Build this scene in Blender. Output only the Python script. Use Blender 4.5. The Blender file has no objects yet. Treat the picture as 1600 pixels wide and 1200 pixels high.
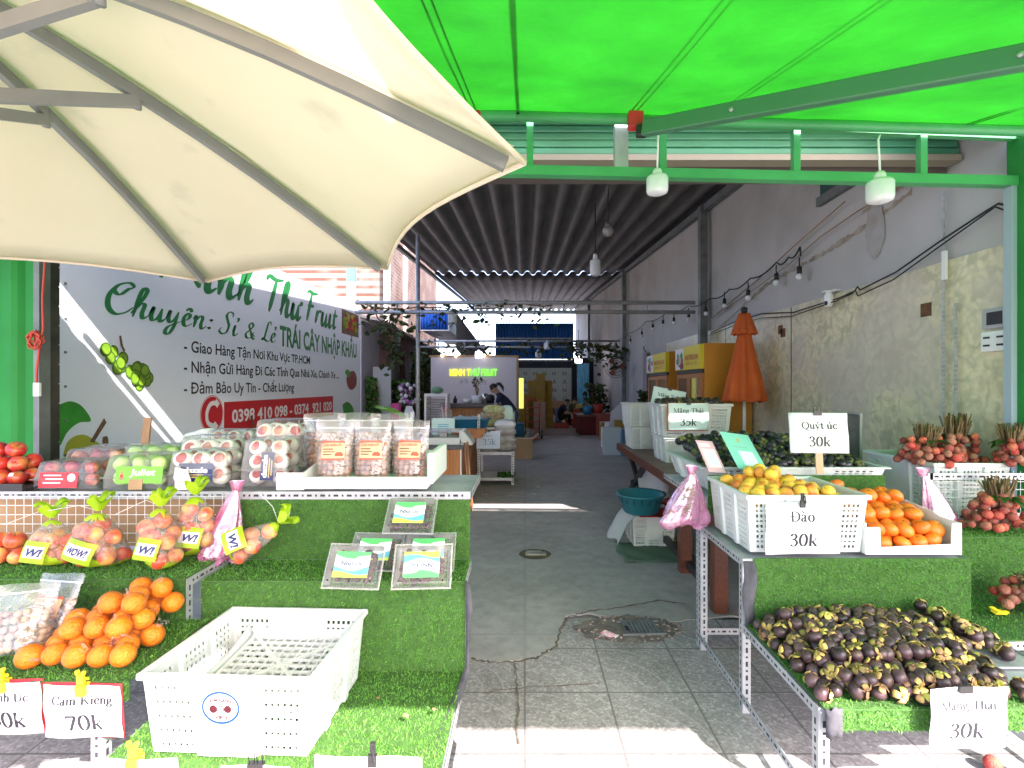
import bpy, bmesh, math, random
from mathutils import Vector, Matrix, Euler, noise as mnoise
random.seed(7)
S = bpy.context.scene
COL = S.collection
R = math.radians
PI = math.pi
rnd = random.uniform

# ---------------------------------------------------------------- camera
FPX, VX, VY, H = 780.0, 820.0, 602.0, 1.55
cam = bpy.data.cameras.new("camera")
cam.sensor_width = 36.0
cam.lens = 36.0 * FPX / 1600.0
cam.shift_x = -(VX - 800.0) / 1600.0
cam.shift_y = (VY - 600.0) / 1600.0
cam.clip_start = 0.05
cam.clip_end = 500.0
camo = bpy.data.objects.new("camera", cam)
COL.objects.link(camo)
camo.location = (0, 0, H)
camo.rotation_euler = (R(90), 0, 0)
S.camera = camo

# ---------------------------------------------------------------- sky, sun, exposure
SUN_DIR = Vector((-0.6, 1.0, -0.956)).normalized()      # the way the light travels
elev = math.asin(-SUN_DIR.z)
w = bpy.data.worlds.new("World"); S.world = w; w.use_nodes = True
nt = w.node_tree
sky = nt.nodes.new("ShaderNodeTexSky"); sky.sky_type = 'NISHITA'; sky.sun_disc = False
sky.sun_elevation = elev
sky.sun_rotation = math.atan2(-SUN_DIR.x, -SUN_DIR.y)
sky.air_density = 1.0; sky.dust_density = 2.5; sky.ozone_density = 1.0
nt.links.new(sky.outputs[0], nt.nodes["Background"].inputs[0])
nt.nodes["Background"].inputs[1].default_value = 0.15
sl = bpy.data.lights.new("sun", 'SUN'); sl.energy = 3.2; sl.angle = R(0.53); sl.color = (1, 0.95, 0.88)
so = bpy.data.objects.new("sun", sl); COL.objects.link(so)
so.rotation_euler = SUN_DIR.to_track_quat('-Z', 'Y').to_euler()
so.location = (6, -10, 12)
S.view_settings.view_transform = 'Standard'
S.view_settings.look = 'None'
S.view_settings.exposure = 2.66
S.view_settings.use_white_balance = True      # the phone's own white balance under a green awning
S.view_settings.white_balance_temperature = 6500
S.view_settings.white_balance_tint = 25
S.view_settings.gamma = 1.0
S.render.engine = 'CYCLES'
S.cycles.max_bounces = 8
S.cycles.diffuse_bounces = 5
S.cycles.glossy_bounces = 3
S.cycles.transmission_bounces = 6
S.cycles.transparent_max_bounces = 20
S.cycles.caustics_reflective = False
S.cycles.caustics_refractive = False
S.cycles.sample_clamp_indirect = 6.0

# ---------------------------------------------------------------- helpers
def at(px, py, Y):
    u = Y / FPX
    return Vector(((px - VX) * u, Y, H - (py - VY) * u))

def atx(px, py, X):                     # a pixel on a side wall at X
    Y = X * FPX / (px - VX)
    return Vector((X, Y, H - (py - VY) * Y / FPX))

def atz(px, py, Z):                     # a pixel on a level sheet at Z
    Y = (H - Z) * FPX / (py - VY)
    return Vector(((px - VX) * Y / FPX, Y, Z))

class MB:
    """collects shapes, then links them as one mesh object"""
    def __init__(s):
        s.v = []; s.f = []; s.m = []; s.sm = []
    def add(s, vs, fs, mi=0, smooth=False, M=None):
        b = len(s.v)
        if M is not None:
            vs = [M @ Vector(p) for p in vs]
        s.v.extend([tuple(p) for p in vs])
        for f in fs:
            s.f.append([b + i for i in f]); s.m.append(mi); s.sm.append(smooth)
        return s
    def box(s, x0, x1, y0, y1, z0, z1, mi=0, M=None):
        vs = [(x0,y0,z0),(x1,y0,z0),(x1,y1,z0),(x0,y1,z0),(x0,y0,z1),(x1,y0,z1),(x1,y1,z1),(x0,y1,z1)]
        fs = [(0,3,2,1),(4,5,6,7),(0,1,5,4),(1,2,6,5),(2,3,7,6),(3,0,4,7)]
        return s.add(vs, fs, mi, False, M)
    def bar(s, a, b, wd, ht, mi=0, up=(0,0,1)):
        a = Vector(a); b = Vector(b); d = (b - a); L = d.length; d.normalize()
        upv = Vector(up)
        if abs(d.dot(upv)) > .98: upv = Vector((0,1,0))
        x = d.cross(upv).normalized(); z = x.cross(d)
        vs = []
        for p in (a, b):
            for sx, sz in ((-1,-1),(1,-1),(1,1),(-1,1)):
                vs.append(p + x*sx*wd/2 + z*sz*ht/2)
        fs = [(3,2,1,0),(4,5,6,7),(0,1,5,4),(1,2,6,5),(2,3,7,6),(3,0,4,7)]
        return s.add(vs, fs, mi)
    def tube(s, pts, r, n=8, mi=0, cap=True, smooth=True):
        pts = [Vector(p) for p in pts]
        rs = r if isinstance(r, (list, tuple)) else [r]*len(pts)
        vs = []; fs = []
        prev = None
        for i, p in enumerate(pts):
            d = (pts[min(i+1,len(pts)-1)] - pts[max(i-1,0)]).normalized()
            ref = Vector((0,0,1)) if abs(d.z) < .9 else Vector((1,0,0))
            if prev is not None and prev.cross(d).length > .05:
                ref = prev
            x = (ref - d*ref.dot(d)).normalized(); y = d.cross(x)
            prev = x
            for k in range(n):
                a = 2*PI*k/n
                vs.append(p + (x*math.cos(a) + y*math.sin(a))*rs[i])
        for i in range(len(pts)-1):
            for k in range(n):
                k2 = (k+1) % n
                fs.append((i*n+k, i*n+k2, (i+1)*n+k2, (i+1)*n+k))
        if cap:
            fs.append(tuple(range(n-1,-1,-1))); fs.append(tuple((len(pts)-1)*n+k for k in range(n)))
        return s.add(vs, fs, mi, smooth)
    def lathe(s, prof, n=16, mi=0, M=None, smooth=True, fn=None):
        vs = []; fs = []
        for (r, z) in prof:
            for k in range(n):
                a = 2*PI*k/n
                rr, zz = (r, z) if fn is None else fn(r, z, a)
                vs.append((rr*math.cos(a), rr*math.sin(a), zz))
        for i in range(len(prof)-1):
            for k in range(n):
                k2 = (k+1) % n
                fs.append((i*n+k, i*n+k2, (i+1)*n+k2, (i+1)*n+k))
        if prof[0][0] > 1e-5: fs.append(tuple(range(n-1,-1,-1)))
        if prof[-1][0] > 1e-5: fs.append(tuple((len(prof)-1)*n+k for k in range(n)))
        return s.add(vs, fs, mi, smooth, M)
    def ball(s, c, r, nu=12, nv=8, mi=0, sq=(1,1,1), jit=0, M=None):
        vs = []; fs = []
        c = Vector(c)
        for i in range(nv+1):
            t = PI*i/nv
            for k in range(nu):
                a = 2*PI*k/nu
                q = 1 + (rnd(-jit, jit) if jit else 0)
                vs.append(c + Vector((r*sq[0]*math.sin(t)*math.cos(a)*q, r*sq[1]*math.sin(t)*math.sin(a)*q, -r*sq[2]*math.cos(t)*q)))
        for i in range(nv):
            for k in range(nu):
                k2 = (k+1) % nu
                fs.append((i*nu+k, i*nu+k2, (i+1)*nu+k2, (i+1)*nu+k))
        return s.add(vs, fs, mi, True, M)
    def quad(s, a, b, c, d, mi=0):
        return s.add([a,b,c,d], [(0,1,2,3)], mi)
    def grid(s, fn, nu, nv, mi=0, smooth=True, M=None):
        vs = [fn(i/nu, j/nv) for j in range(nv+1) for i in range(nu+1)]
        fs = [(j*(nu+1)+i, j*(nu+1)+i+1, (j+1)*(nu+1)+i+1, (j+1)*(nu+1)+i) for j in range(nv) for i in range(nu)]
        return s.add(vs, fs, mi, smooth, M)
    def build(s, name, mats, parent=None, bevel=0, solid=0, loc=None, seg=2, rot=None):
        me = bpy.data.meshes.new(name)
        me.from_pydata(s.v, [], s.f)
        if not isinstance(mats, (list, tuple)): mats = [mats]
        for m in mats: me.materials.append(m)
        me.polygons.foreach_set("material_index", s.m)
        me.polygons.foreach_set("use_smooth", s.sm)
        me.update()
        o = bpy.data.objects.new(name, me); COL.objects.link(o)
        if parent is not None: o.parent = parent
        if loc is not None: o.location = loc
        if rot is not None: o.rotation_euler = rot
        if solid:
            md = o.modifiers.new("solid", 'SOLIDIFY'); md.thickness = solid; md.offset = 0
        if bevel:
            md = o.modifiers.new("bevel", 'BEVEL'); md.width = bevel; md.segments = seg
            md.limit_method = 'ANGLE'; md.angle_limit = R(40)
        return o

def tag(o, label=None, cat=None, group=None, kind=None):
    if label: o['label'] = label
    if cat: o['category'] = cat
    if group: o['group'] = group
    if kind: o['kind'] = kind
    return o

def thing(name, label, cat, loc=(0,0,0), rot=0, group=None):
    o = bpy.data.objects.new(name, None); COL.objects.link(o)
    o.empty_display_size = .1
    o.location = loc
    o.rotation_euler = rot if isinstance(rot, (tuple, list, Euler)) else (0, 0, rot)
    return tag(o, label, cat, group)

KIDS = {}
def dup(root, loc, rot=(0,0,0), label=None, group=None, scale=None):
    def cp(o, par):
        c = o.copy(); COL.objects.link(c)
        if par is not None: c.parent = par
        for ch in o.children:
            cp(ch, c)
        return c
    r = cp(root, None)
    r.location = loc
    r.rotation_euler = rot if isinstance(rot, (tuple, list, Euler)) else (0, 0, rot)
    if scale is not None: r.scale = (scale,)*3 if not isinstance(scale, (tuple, list)) else scale
    if label: r['label'] = label
    if group: r['group'] = group
    return r

# ---------------------------------------------------------------- materials
def mat(name, col, rough=.6, col2=None, nscale=6., ndet=4., lo=.35, hi=.65, bump=0., bscale=60., metal=0., spec=.5,
        rand=0., trans=0., sub=0., coord='Object', stretch=None, island=0., alpha=None, sheen=0., col3=None, n3scale=2., f3=(.5,.62)):
    m = bpy.data.materials.new(name); m.use_nodes = True
    n = m.node_tree.nodes; L = m.node_tree.links
    p = n["Principled BSDF"]
    c4 = lambda c: (c[0], c[1], c[2], 1)
    p.inputs['Base Color'].default_value = c4(col)
    p.inputs['Roughness'].default_value = rough
    p.inputs['Metallic'].default_value = metal
    p.inputs['Specular IOR Level'].default_value = spec
    if sub: p.inputs['Subsurface Weight'].default_value = sub; p.inputs['Subsurface Radius'].default_value = (.02,.01,.006); p.inputs['Subsurface Scale'].default_value = .5
    tc = n.new('ShaderNodeTexCoord')
    src = tc.outputs[coord]
    oi = None
    if rand or True:
        oi = n.new('ShaderNodeObjectInfo')
        if coord == 'Object':
            ad = n.new('ShaderNodeVectorMath'); ad.operation = 'MULTIPLY_ADD'
            cx = n.new('ShaderNodeCombineXYZ')
            for i in range(3): L.new(oi.outputs['Random'], cx.inputs[i])
            L.new(cx.outputs[0], ad.inputs[0]); ad.inputs[1].default_value = (7.3, 3.1, 5.7); L.new(src, ad.inputs[2])
            src = ad.outputs[0]
    if stretch:
        mp = n.new('ShaderNodeMapping'); mp.inputs['Scale'].default_value = stretch
        L.new(src, mp.inputs[0]); src = mp.outputs[0]
    out = None
    def ramp_mix(a_out, a_col, colb, fac):
        mx = n.new('ShaderNodeMix'); mx.data_type = 'RGBA'
        L.new(fac, mx.inputs[0])
        if a_out is not None: L.new(a_out, mx.inputs[6])
        else: mx.inputs[6].default_value = c4(a_col)
        mx.inputs[7].default_value = c4(colb)
        return mx.outputs[2]
    if col2 is not None:
        nz = n.new('ShaderNodeTexNoise'); nz.inputs['Scale'].default_value = nscale; nz.inputs['Detail'].default_value = ndet
        L.new(src, nz.inputs['Vector'])
        mr = n.new('ShaderNodeMapRange'); mr.inputs[1].default_value = lo; mr.inputs[2].default_value = hi
        L.new(nz.outputs[0], mr.inputs[0])
        out = ramp_mix(None, col, col2, mr.outputs[0])
    if col3 is not None:
        nz = n.new('ShaderNodeTexNoise'); nz.inputs['Scale'].default_value = n3scale; nz.inputs['Detail'].default_value = 6
        L.new(src, nz.inputs['Vector'])
        mr = n.new('ShaderNodeMapRange'); mr.inputs[1].default_value = f3[0]; mr.inputs[2].default_value = f3[1]
        L.new(nz.outputs[0], mr.inputs[0])
        out = ramp_mix(out, col, col3, mr.outputs[0])
    if rand or island:
        hs = n.new('ShaderNodeHueSaturation')
        mr = n.new('ShaderNodeMapRange'); amt = rand or island
        mr.inputs[3].default_value = 1-amt; mr.inputs[4].default_value = 1+amt
        if island:
            ge = n.new('ShaderNodeNewGeometry'); L.new(ge.outputs['Random Per Island'], mr.inputs[0])
        else:
            L.new(oi.outputs['Random'], mr.inputs[0])
        L.new(mr.outputs[0], hs.inputs['Value'])
        if out is not None: L.new(out, hs.inputs['Color'])
        else: hs.inputs['Color'].default_value = c4(col)
        out = hs.outputs[0]
    if out is not None: L.new(out, p.inputs['Base Color'])
    if bump:
        nb = n.new('ShaderNodeTexNoise'); nb.inputs['Scale'].default_value = bscale; nb.inputs['Detail'].default_value = 5
        L.new(src, nb.inputs['Vector'])
        bp = n.new('ShaderNodeBump'); bp.inputs['Strength'].default_value = bump; bp.inputs['Distance'].default_value = .01
        L.new(nb.outputs[0], bp.inputs['Height']); L.new(bp.outputs[0], p.inputs['Normal'])
    if trans:
        tr = n.new('ShaderNodeBsdfTranslucent'); mixs = n.new('ShaderNodeMixShader'); mixs.inputs[0].default_value = trans
        if out is not None: L.new(out, tr.inputs[0])
        else: tr.inputs[0].default_value = c4(col)
        L.new(p.outputs[0], mixs.inputs[1]); L.new(tr.outputs[0], mixs.inputs[2])
        L.new(mixs.outputs[0], n['Material Output'].inputs[0])
    return m

def film(name, tint=(1,1,1), body=(.9,.9,.9), fac=.08, rough=.08, edge=.5, bump=.3, bscale=25):
    """thin clear or tinted plastic film"""
    m = bpy.data.materials.new(name); m.use_nodes = True
    n = m.node_tree.nodes; L = m.node_tree.links
    p = n["Principled BSDF"]; p.inputs['Base Color'].default_value = (*body, 1); p.inputs['Roughness'].default_value = rough
    t = n.new('ShaderNodeBsdfTransparent'); t.inputs[0].default_value = (*tint, 1)
    lw = n.new('ShaderNodeLayerWeight'); lw.inputs[0].default_value = .35
    ma = n.new('ShaderNodeMath'); ma.operation = 'MULTIPLY_ADD'; ma.inputs[1].default_value = edge; ma.inputs[2].default_value = fac
    ma.use_clamp = True
    tc = n.new('ShaderNodeTexCoord'); nb = n.new('ShaderNodeTexNoise'); nb.inputs['Scale'].default_value = bscale; nb.inputs['Detail'].default_value = 3
    L.new(tc.outputs['Object'], nb.inputs['Vector'])
    bp = n.new('ShaderNodeBump'); bp.inputs['Strength'].default_value = bump; bp.inputs['Distance'].default_value = .02
    L.new(nb.outputs[0], bp.inputs['Height']); L.new(bp.outputs[0], p.inputs['Normal']); L.new(bp.outputs[0], lw.inputs['Normal'])
    L.new(lw.outputs['Fresnel'], ma.inputs[0])
    gl = n.new('ShaderNodeBsdfGlossy'); gl.inputs['Roughness'].default_value = rough; L.new(bp.outputs[0], gl.inputs['Normal'])
    mx0 = n.new('ShaderNodeMixShader'); mx0.inputs[0].default_value = .5
    L.new(p.outputs[0], mx0.inputs[1]); L.new(gl.outputs[0], mx0.inputs[2])
    mx = n.new('ShaderNodeMixShader'); L.new(ma.outputs[0], mx.inputs[0]); L.new(t.outputs[0], mx.inputs[1]); L.new(mx0.outputs[0], mx.inputs[2])
    L.new(mx.outputs[0], n['Material Output'].inputs[0])
    return m

def glow(name, col, strength):
    m = bpy.data.materials.new(name); m.use_nodes = True
    p = m.node_tree.nodes["Principled BSDF"]
    p.inputs['Base Color'].default_value = (*col, 1)
    p.inputs['Emission Color'].default_value = (*col, 1); p.inputs['Emission Strength'].default_value = strength
    return m

MT = dict(
 steel = mat('galvanised steel', (.5,.52,.53), .45, (.36,.38,.4), 9, metal=.3, bump=.05),
 hole = mat('slot hole', (.03,.03,.035), .9),
 darksteel = mat('grey steel', (.17,.19,.19), .5, (.11,.12,.12), 6),
 greenpaint = mat('green paint', (.07,.42,.16), .35, (.05,.33,.12), 3, bump=.04),
 greendeep = mat('deep green sheet', (.006,.17,.03), .6, (.01,.22,.045), 2, bump=.05, spec=.25),
 armgreen = mat('dark green arm', (.06,.2,.11), .4),
 awn = None,
 canvas = mat('cream canvas', (.94,.86,.74), .85, (.9,.81,.68), 1.6, trans=.5, bump=.25, bscale=10, col3=(.76,.71,.6), n3scale=5, f3=(.62,.75)),
 rib = mat('grey rib', (.2,.225,.215), .4, (.17,.19,.18), 4),
 white = mat('white plastic', (.76,.79,.77), .4, (.69,.73,.7), 5, ndet=6, trans=.12, col3=(.55,.54,.48), n3scale=9, f3=(.6,.78), bump=.08, bscale=18),
 whitepaint = mat('white paint', (.8,.8,.8), .5),
 paper = mat('white paper', (.84,.85,.87), .6, (.79,.8,.84), 5, bump=.25, bscale=9, trans=.2),
 papermint = mat('pale mint paper', (.62,.82,.78), .6, (.58,.78,.75), 5),
 ink = mat('black ink', (.02,.02,.025), .6),
 red = mat('red print', (.62,.03,.04), .5),
 clip = mat('yellow plastic clip', (.9,.66,.02), .35),
 blackclip = mat('black clip', (.02,.02,.02), .4),
 wood = mat('dark red wood', (.16,.045,.022), .4, (.1,.03,.016), 5, stretch=(8,1,8), bump=.1),
 woodtop = mat('worn table top', (.2,.13,.08), .5, (.12,.07,.045), 5, bump=.1),
 plank = mat('orange wood plank', (.5,.2,.06), .45, (.36,.13,.04), 4, stretch=(10,10,.6)),
 black = mat('black plastic', (.02,.02,.022), .5),
 blackcloth = mat('dark grey cloth', (.09,.09,.1), .9, (.05,.05,.06), 12, bump=.5, bscale=40),
 turfbase = mat('turf backing', (.05,.14,.025), .95, (.035,.1,.018), 30),
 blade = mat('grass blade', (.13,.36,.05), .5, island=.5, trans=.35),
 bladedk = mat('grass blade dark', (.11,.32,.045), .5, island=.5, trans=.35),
 foam = mat('white foam', (.88,.9,.89), .7, bump=.1, bscale=120),
 foamin = mat('mint foam', (.6,.84,.75), .7),
 card = mat('brown card', (.42,.27,.14), .8, (.36,.22,.11), 5),
 whitecard = mat('white card', (.8,.8,.79), .6),
 filmc = film('clear film', fac=.07, edge=.35),
 clam = film('clear clamshell', fac=.08, rough=.05, edge=.6, bump=.12, bscale=12),
 pouch = film('clear pouch', body=(.92,.92,.93), fac=.13, rough=.12, edge=.55, bump=.6, bscale=16),
 wrap = film('cling film', fac=-.03, rough=.03, edge=.3, bump=1.0, bscale=45),
 pink = film('pink bag', tint=(1,.6,.78), body=(.82,.24,.5), fac=.5, rough=.2, edge=.35, bump=.7, bscale=11),
 lime = mat('lime film', (.5,.75,.03), .3, (.42,.66,.02), 8, trans=.4, bump=.3, bscale=40),
 teal = mat('teal plastic', (.02,.19,.24), .35, trans=.1),
 bluebasin = mat('blue plastic', (.02,.2,.4), .35),
 orange = mat('orange peel', (1.0,.3,.012), .36, (.95,.24,.01), 6, bump=.6, bscale=170, rand=.1, sub=.1),
 mandarin = mat('mandarin peel', (.9,.17,.012), .36, (.86,.24,.02), 7, bump=.3, bscale=120, rand=.12, sub=.1),
 peach = mat('yellow peach skin', (.9,.48,.05), .5, (.74,.14,.03), 13, 2, .49, .64, rand=.1, sub=.1, col3=(.86,.56,.06), n3scale=7, f3=(.48,.7)),
 apple = mat('red apple skin', (.5,.035,.025), .28, (.72,.3,.08), 16, 5, .5, .75, rand=.2, stretch=(1,1,.35)),
 appleyel = mat('blushed apple skin', (.78,.42,.12), .3, (.62,.08,.04), 15, 4, .38, .58, rand=.15, stretch=(1,1,.4)),
 applegrn = mat('green apple skin', (.4,.62,.12), .3, (.5,.68,.2), 14, rand=.1),
 mango = mat('mangosteen rind', (.045,.024,.028), .36, (.095,.05,.05), 22, 5, .4, .7, rand=.5, bump=.1, bscale=50, col3=(.12,.07,.05), n3scale=16, f3=(.58,.68)),
 mangodk = mat('dark mangosteen rind', (.025,.024,.028), .3, (.05,.035,.04), 18, rand=.5),
 calyx = mat('mangosteen calyx', (.46,.38,.08), .6, (.36,.19,.09), 24, 3, .42, .62, rand=.6),
 calyxg = mat('green calyx', (.16,.17,.04), .6, (.1,.07,.03), 24, rand=.5),
 lychee = mat('lychee skin', (.56,.07,.055), .6, (.6,.2,.09), 16, 4, .42, .7, bump=.9, bscale=190, island=.3),
 stem = mat('dry stems', (.22,.13,.06), .85, (.13,.08,.035), 20, island=.45),
 leaf = mat('green leaf', (.05,.17,.025), .45, (.035,.12,.018), 8, island=.35, trans=.25),
 leafdk = mat('dark leaf', (.045,.075,.02), .55, island=.5, trans=.2),
 longan = mat('longan skin', (.42,.2,.11), .65, (.5,.27,.16), 14, island=.3),
 nut = mat('brown pods', (.3,.17,.09), .7, island=.35),
 grape = mat('dark grapes', (.06,.02,.035), .3, island=.4),
 foamnet = mat('foam net', (.8,.76,.7), .8),
 label_o = mat('orange label', (.8,.42,.22), .5),
 label_g = mat('label green', (.08,.5,.14), .5),
 label_w = mat('label white', (.82,.88,.9), .5),
 label_b = mat('label blue', (.1,.45,.62), .5),
 label_y = mat('label lime', (.55,.75,.08), .5),
 navy = mat('navy print', (.02,.03,.12), .5),
 gold = mat('gold print', (.6,.42,.12), .5),
 banner = mat('banner vinyl', (.76,.85,.92), .5, (.73,.82,.89), 1.2),
 bgreen = mat('banner green ink', (.012,.2,.05), .5),
 bblack = mat('banner black ink', (.015,.016,.03), .5),
 bred = mat('banner red ink', (.55,.015,.02), .5),
 bwhite = mat('banner white ink', (.78,.78,.78), .5),
 bgrape = mat('banner grape ink', (.22,.4,.02), .5, (.14,.3,.015), 12),
 bpear = mat('banner pear ink', (.42,.42,.03), .5, (.34,.4,.03), 4),
 bleaf = mat('banner leaf ink', (.02,.24,.02), .5, (.03,.33,.03), 5),
 bbrown = mat('banner twig ink', (.12,.06,.035), .5, (.2,.11,.06), 20),
 bcherry = mat('banner cherry ink', (.3,.02,.03), .5, (.16,.01,.02), 10),
 roof = mat('roof sheet', (.13,.122,.115), .65, (.085,.08,.076), 5, stretch=(1,.25,1), bump=.1),
 plaster = mat('grey plaster', (.49,.475,.46), .85, (.42,.405,.39), 1.1, 8, bump=.4, bscale=9, col3=(.33,.31,.29), n3scale=.9, f3=(.54,.72)),
 graywall = mat('grey painted wall', (.34,.34,.4), .8, (.28,.28,.34), 1.3, 7, bump=.1),
 mauve = mat('mauve pillar', (.2,.11,.11), .8, (.16,.09,.09), 3),
 facade = mat('facade sheet', (.3,.32,.32), .7, (.24,.25,.25), 2),
 bluesheet = mat('blue sheet', (.02,.17,.55), .45, (.016,.14,.46), 2),
 orangecloth = mat('orange cloth', (.75,.15,.03), .85, (.66,.125,.025), 4, bump=.2, bscale=12, trans=.15),
 fridge = mat('fridge orange panel', (.62,.25,.02), .5, (.55,.22,.018), 2),
 fridgeframe = mat('fridge frame', (.4,.14,.04), .4),
 yellow = mat('yellow sign', (.75,.6,.02), .5),
 conc = None, pave = None,
 counter = mat('counter top', (.09,.09,.1), .35, (.06,.06,.07), 6),
 chrome = mat('scale metal', (.55,.56,.57), .25, metal=.8),
 bulb = mat('white bulb', (.86,.88,.9), .3, trans=.15),
 lit = glow('lit bulb', (1,.97,.92), 3),
 lettergreen = glow('lit green letters', (.12,.6,.04), .35),
 letteryel = glow('lit yellow letters', (.6,.62,.04), .35),
 spot = glow('warm spot', (1,.8,.45), 1.5),
 cool = glow('fridge light', (.75,.88,1), .28),
 glass = film('glass pane', tint=(.85,.9,.9), body=(.3,.34,.35), fac=.06, rough=.03, edge=.4, bump=0),
 panelwhite = mat('white slat panel', (.62,.6,.66), .5),
 backpanel = mat('pale green sheet', (.5,.56,.5), .5, (.44,.5,.45), 1.5),
 bluebanner = mat('blue roll banner', (.03,.22,.4), .5, (.1,.42,.6), 3, stretch=(6,1,1)),
 yelcarton = mat('yellow carton', (.4,.26,.05), .8, (.34,.21,.04), 3),
 redplastic = mat('red plastic', (.4,.03,.02), .4),
 dkteal = mat('dark teal plastic', (.01,.07,.08), .4),
 pinkpaper = mat('pink card', (.7,.42,.5), .6),
 skin = mat('skin', (.5,.29,.2), .55, (.46,.26,.18), 8),
 hair = mat('black hair', (.012,.01,.01), .5),
 shirt = mat('navy shirt', (.015,.018,.06), .85),
 jeans = mat('blue jeans', (.05,.12,.2), .85, (.04,.1,.17), 12),
 shirtdk = mat('dark shirt', (.014,.015,.022), .85),
 shirtol = mat('olive shirt', (.07,.08,.03), .85),
 brick = None,
 cream = mat('cream shutter edge', (.3,.27,.2), .7),
 slat = mat('green shutter slat', (.06,.3,.16), .4, (.05,.25,.13), 3),
 rust = mat('rust', (.12,.05,.025), .9, (.2,.1,.05), 14),
 cable = mat('black cable', (.015,.015,.015), .6),
 redcord = mat('red cord', (.5,.05,.03), .6),
 dark = mat('dark void', (.012,.012,.013), .9),
 ducttape = mat('dusty floor patch', (.1,.13,.09), .9, (.07,.09,.06), 8),
)

def node_mat(name, rough=.85):
    m = bpy.data.materials.new(name); m.use_nodes = True
    return m, m.node_tree.nodes, m.node_tree.links, m.node_tree.nodes['Principled BSDF']

def ramp(n, L, src, stops):
    r = n.new('ShaderNodeValToRGB'); e = r.color_ramp.elements
    while len(e) < len(stops): e.new(.5)
    for i, (p, c) in enumerate(stops):
        e[i].position = p; e[i].color = (*c, 1)
    L.new(src, r.inputs[0]); return r.outputs[0]

def mixrgb(n, L, fac, a, b, mode='MIX'):
    mx = n.new('ShaderNodeMix'); mx.data_type = 'RGBA'; mx.blend_type = mode
    for s, v in ((0, fac), (6, a), (7, b)):
        if isinstance(v, (int, float)): mx.inputs[s].default_value = v
        elif isinstance(v, tuple): mx.inputs[s].default_value = (*v, 1)
        else: L.new(v, mx.inputs[s])
    return mx.outputs[2]

def noise_tex(n, L, src, scale, det=6, rough=.55):
    z = n.new('ShaderNodeTexNoise'); z.inputs['Scale'].default_value = scale; z.inputs['Detail'].default_value = det; z.inputs['Roughness'].default_value = rough
    L.new(src, z.inputs['Vector']); return z.outputs[0]

# concrete floor of the shop: greenish grey, blotched, worn, with slab joints and scuffs
m, n, L, p = node_mat('shop concrete')
tc = n.new('ShaderNodeTexCoord').outputs['Object']
c = ramp(n, L, noise_tex(n, L, tc, 1.1, 9, .62), [(.3,(.29,.28,.255)),(.55,(.39,.38,.345)),(.75,(.47,.455,.42))])
c = mixrgb(n, L, ramp(n, L, noise_tex(n, L, tc, 9, 8, .7), [(.42,(0,0,0)),(.7,(.55,.55,.55))]), c, (.17,.18,.165))
c = mixrgb(n, L, ramp(n, L, noise_tex(n, L, tc, 70, 3), [(.6,(0,0,0)),(.72,(.4,.4,.4))]), c, (.3,.3,.28))
br = n.new('ShaderNodeTexBrick'); br.inputs['Scale'].default_value = 1; br.inputs['Mortar Size'].default_value = .012
br.inputs['Brick Width'].default_value = 2.6; br.inputs['Row Height'].default_value = 3.1; br.offset = 0
br.inputs['Color1'].default_value = (0,0,0,1); br.inputs['Color2'].default_value = (0,0,0,1); br.inputs['Mortar'].default_value = (.6,.6,.6,1)
L.new(tc, br.inputs['Vector'])
c = mixrgb(n, L, br.outputs['Color'], c, (.28,.28,.26))
L.new(c, p.inputs['Base Color']); 
rr = n.new('ShaderNodeMapRange'); rr.inputs[3].default_value = .35; rr.inputs[4].default_value = .8; L.new(noise_tex(n, L, tc, 3), rr.inputs[0]); L.new(rr.outputs[0], p.inputs['Roughness'])
bp = n.new('ShaderNodeBump'); bp.inputs['Strength'].default_value = .25; bp.inputs['Distance'].default_value = .01
L.new(noise_tex(n, L, tc, 30, 8), bp.inputs['Height']); L.new(bp.outputs[0], p.inputs['Normal'])
MT['conc'] = m

# pavement: speckled terrazzo tiles with fan grooves and joints
m, n, L, p = node_mat('terrazzo pavers')
tc = n.new('ShaderNodeTexCoord').outputs['Object']
vo = n.new('ShaderNodeTexVoronoi'); vo.inputs['Scale'].default_value = 85; L.new(tc, vo.inputs['Vector'])
spk = n.new('ShaderNodeSeparateColor'); L.new(vo.outputs['Color'], spk.inputs[0])
c = ramp(n, L, spk.outputs[0], [(.0,(.27,.26,.245)),(.5,(.35,.335,.32)),(.8,(.4,.385,.37)),(.97,(.52,.5,.48))])
c = mixrgb(n, L, .75, c, ramp(n, L, noise_tex(n, L, tc, 2.2, 8), [(.3,(.45,.45,.44)),(.7,(1,1,1))]), 'MULTIPLY')
br = n.new('ShaderNodeTexBrick'); br.offset = 0; br.inputs['Scale'].default_value = 1; br.inputs['Mortar Size'].default_value = .006; br.inputs['Mortar Smooth'].default_value = .3
br.inputs['Brick Width'].default_value = .42; br.inputs['Row Height'].default_value = .42
br.inputs['Color1'].default_value = (0,0,0,1); br.inputs['Color2'].default_value = (0,0,0,1); br.inputs['Mortar'].default_value = (1,1,1,1)
L.new(tc, br.inputs['Vector'])
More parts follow.
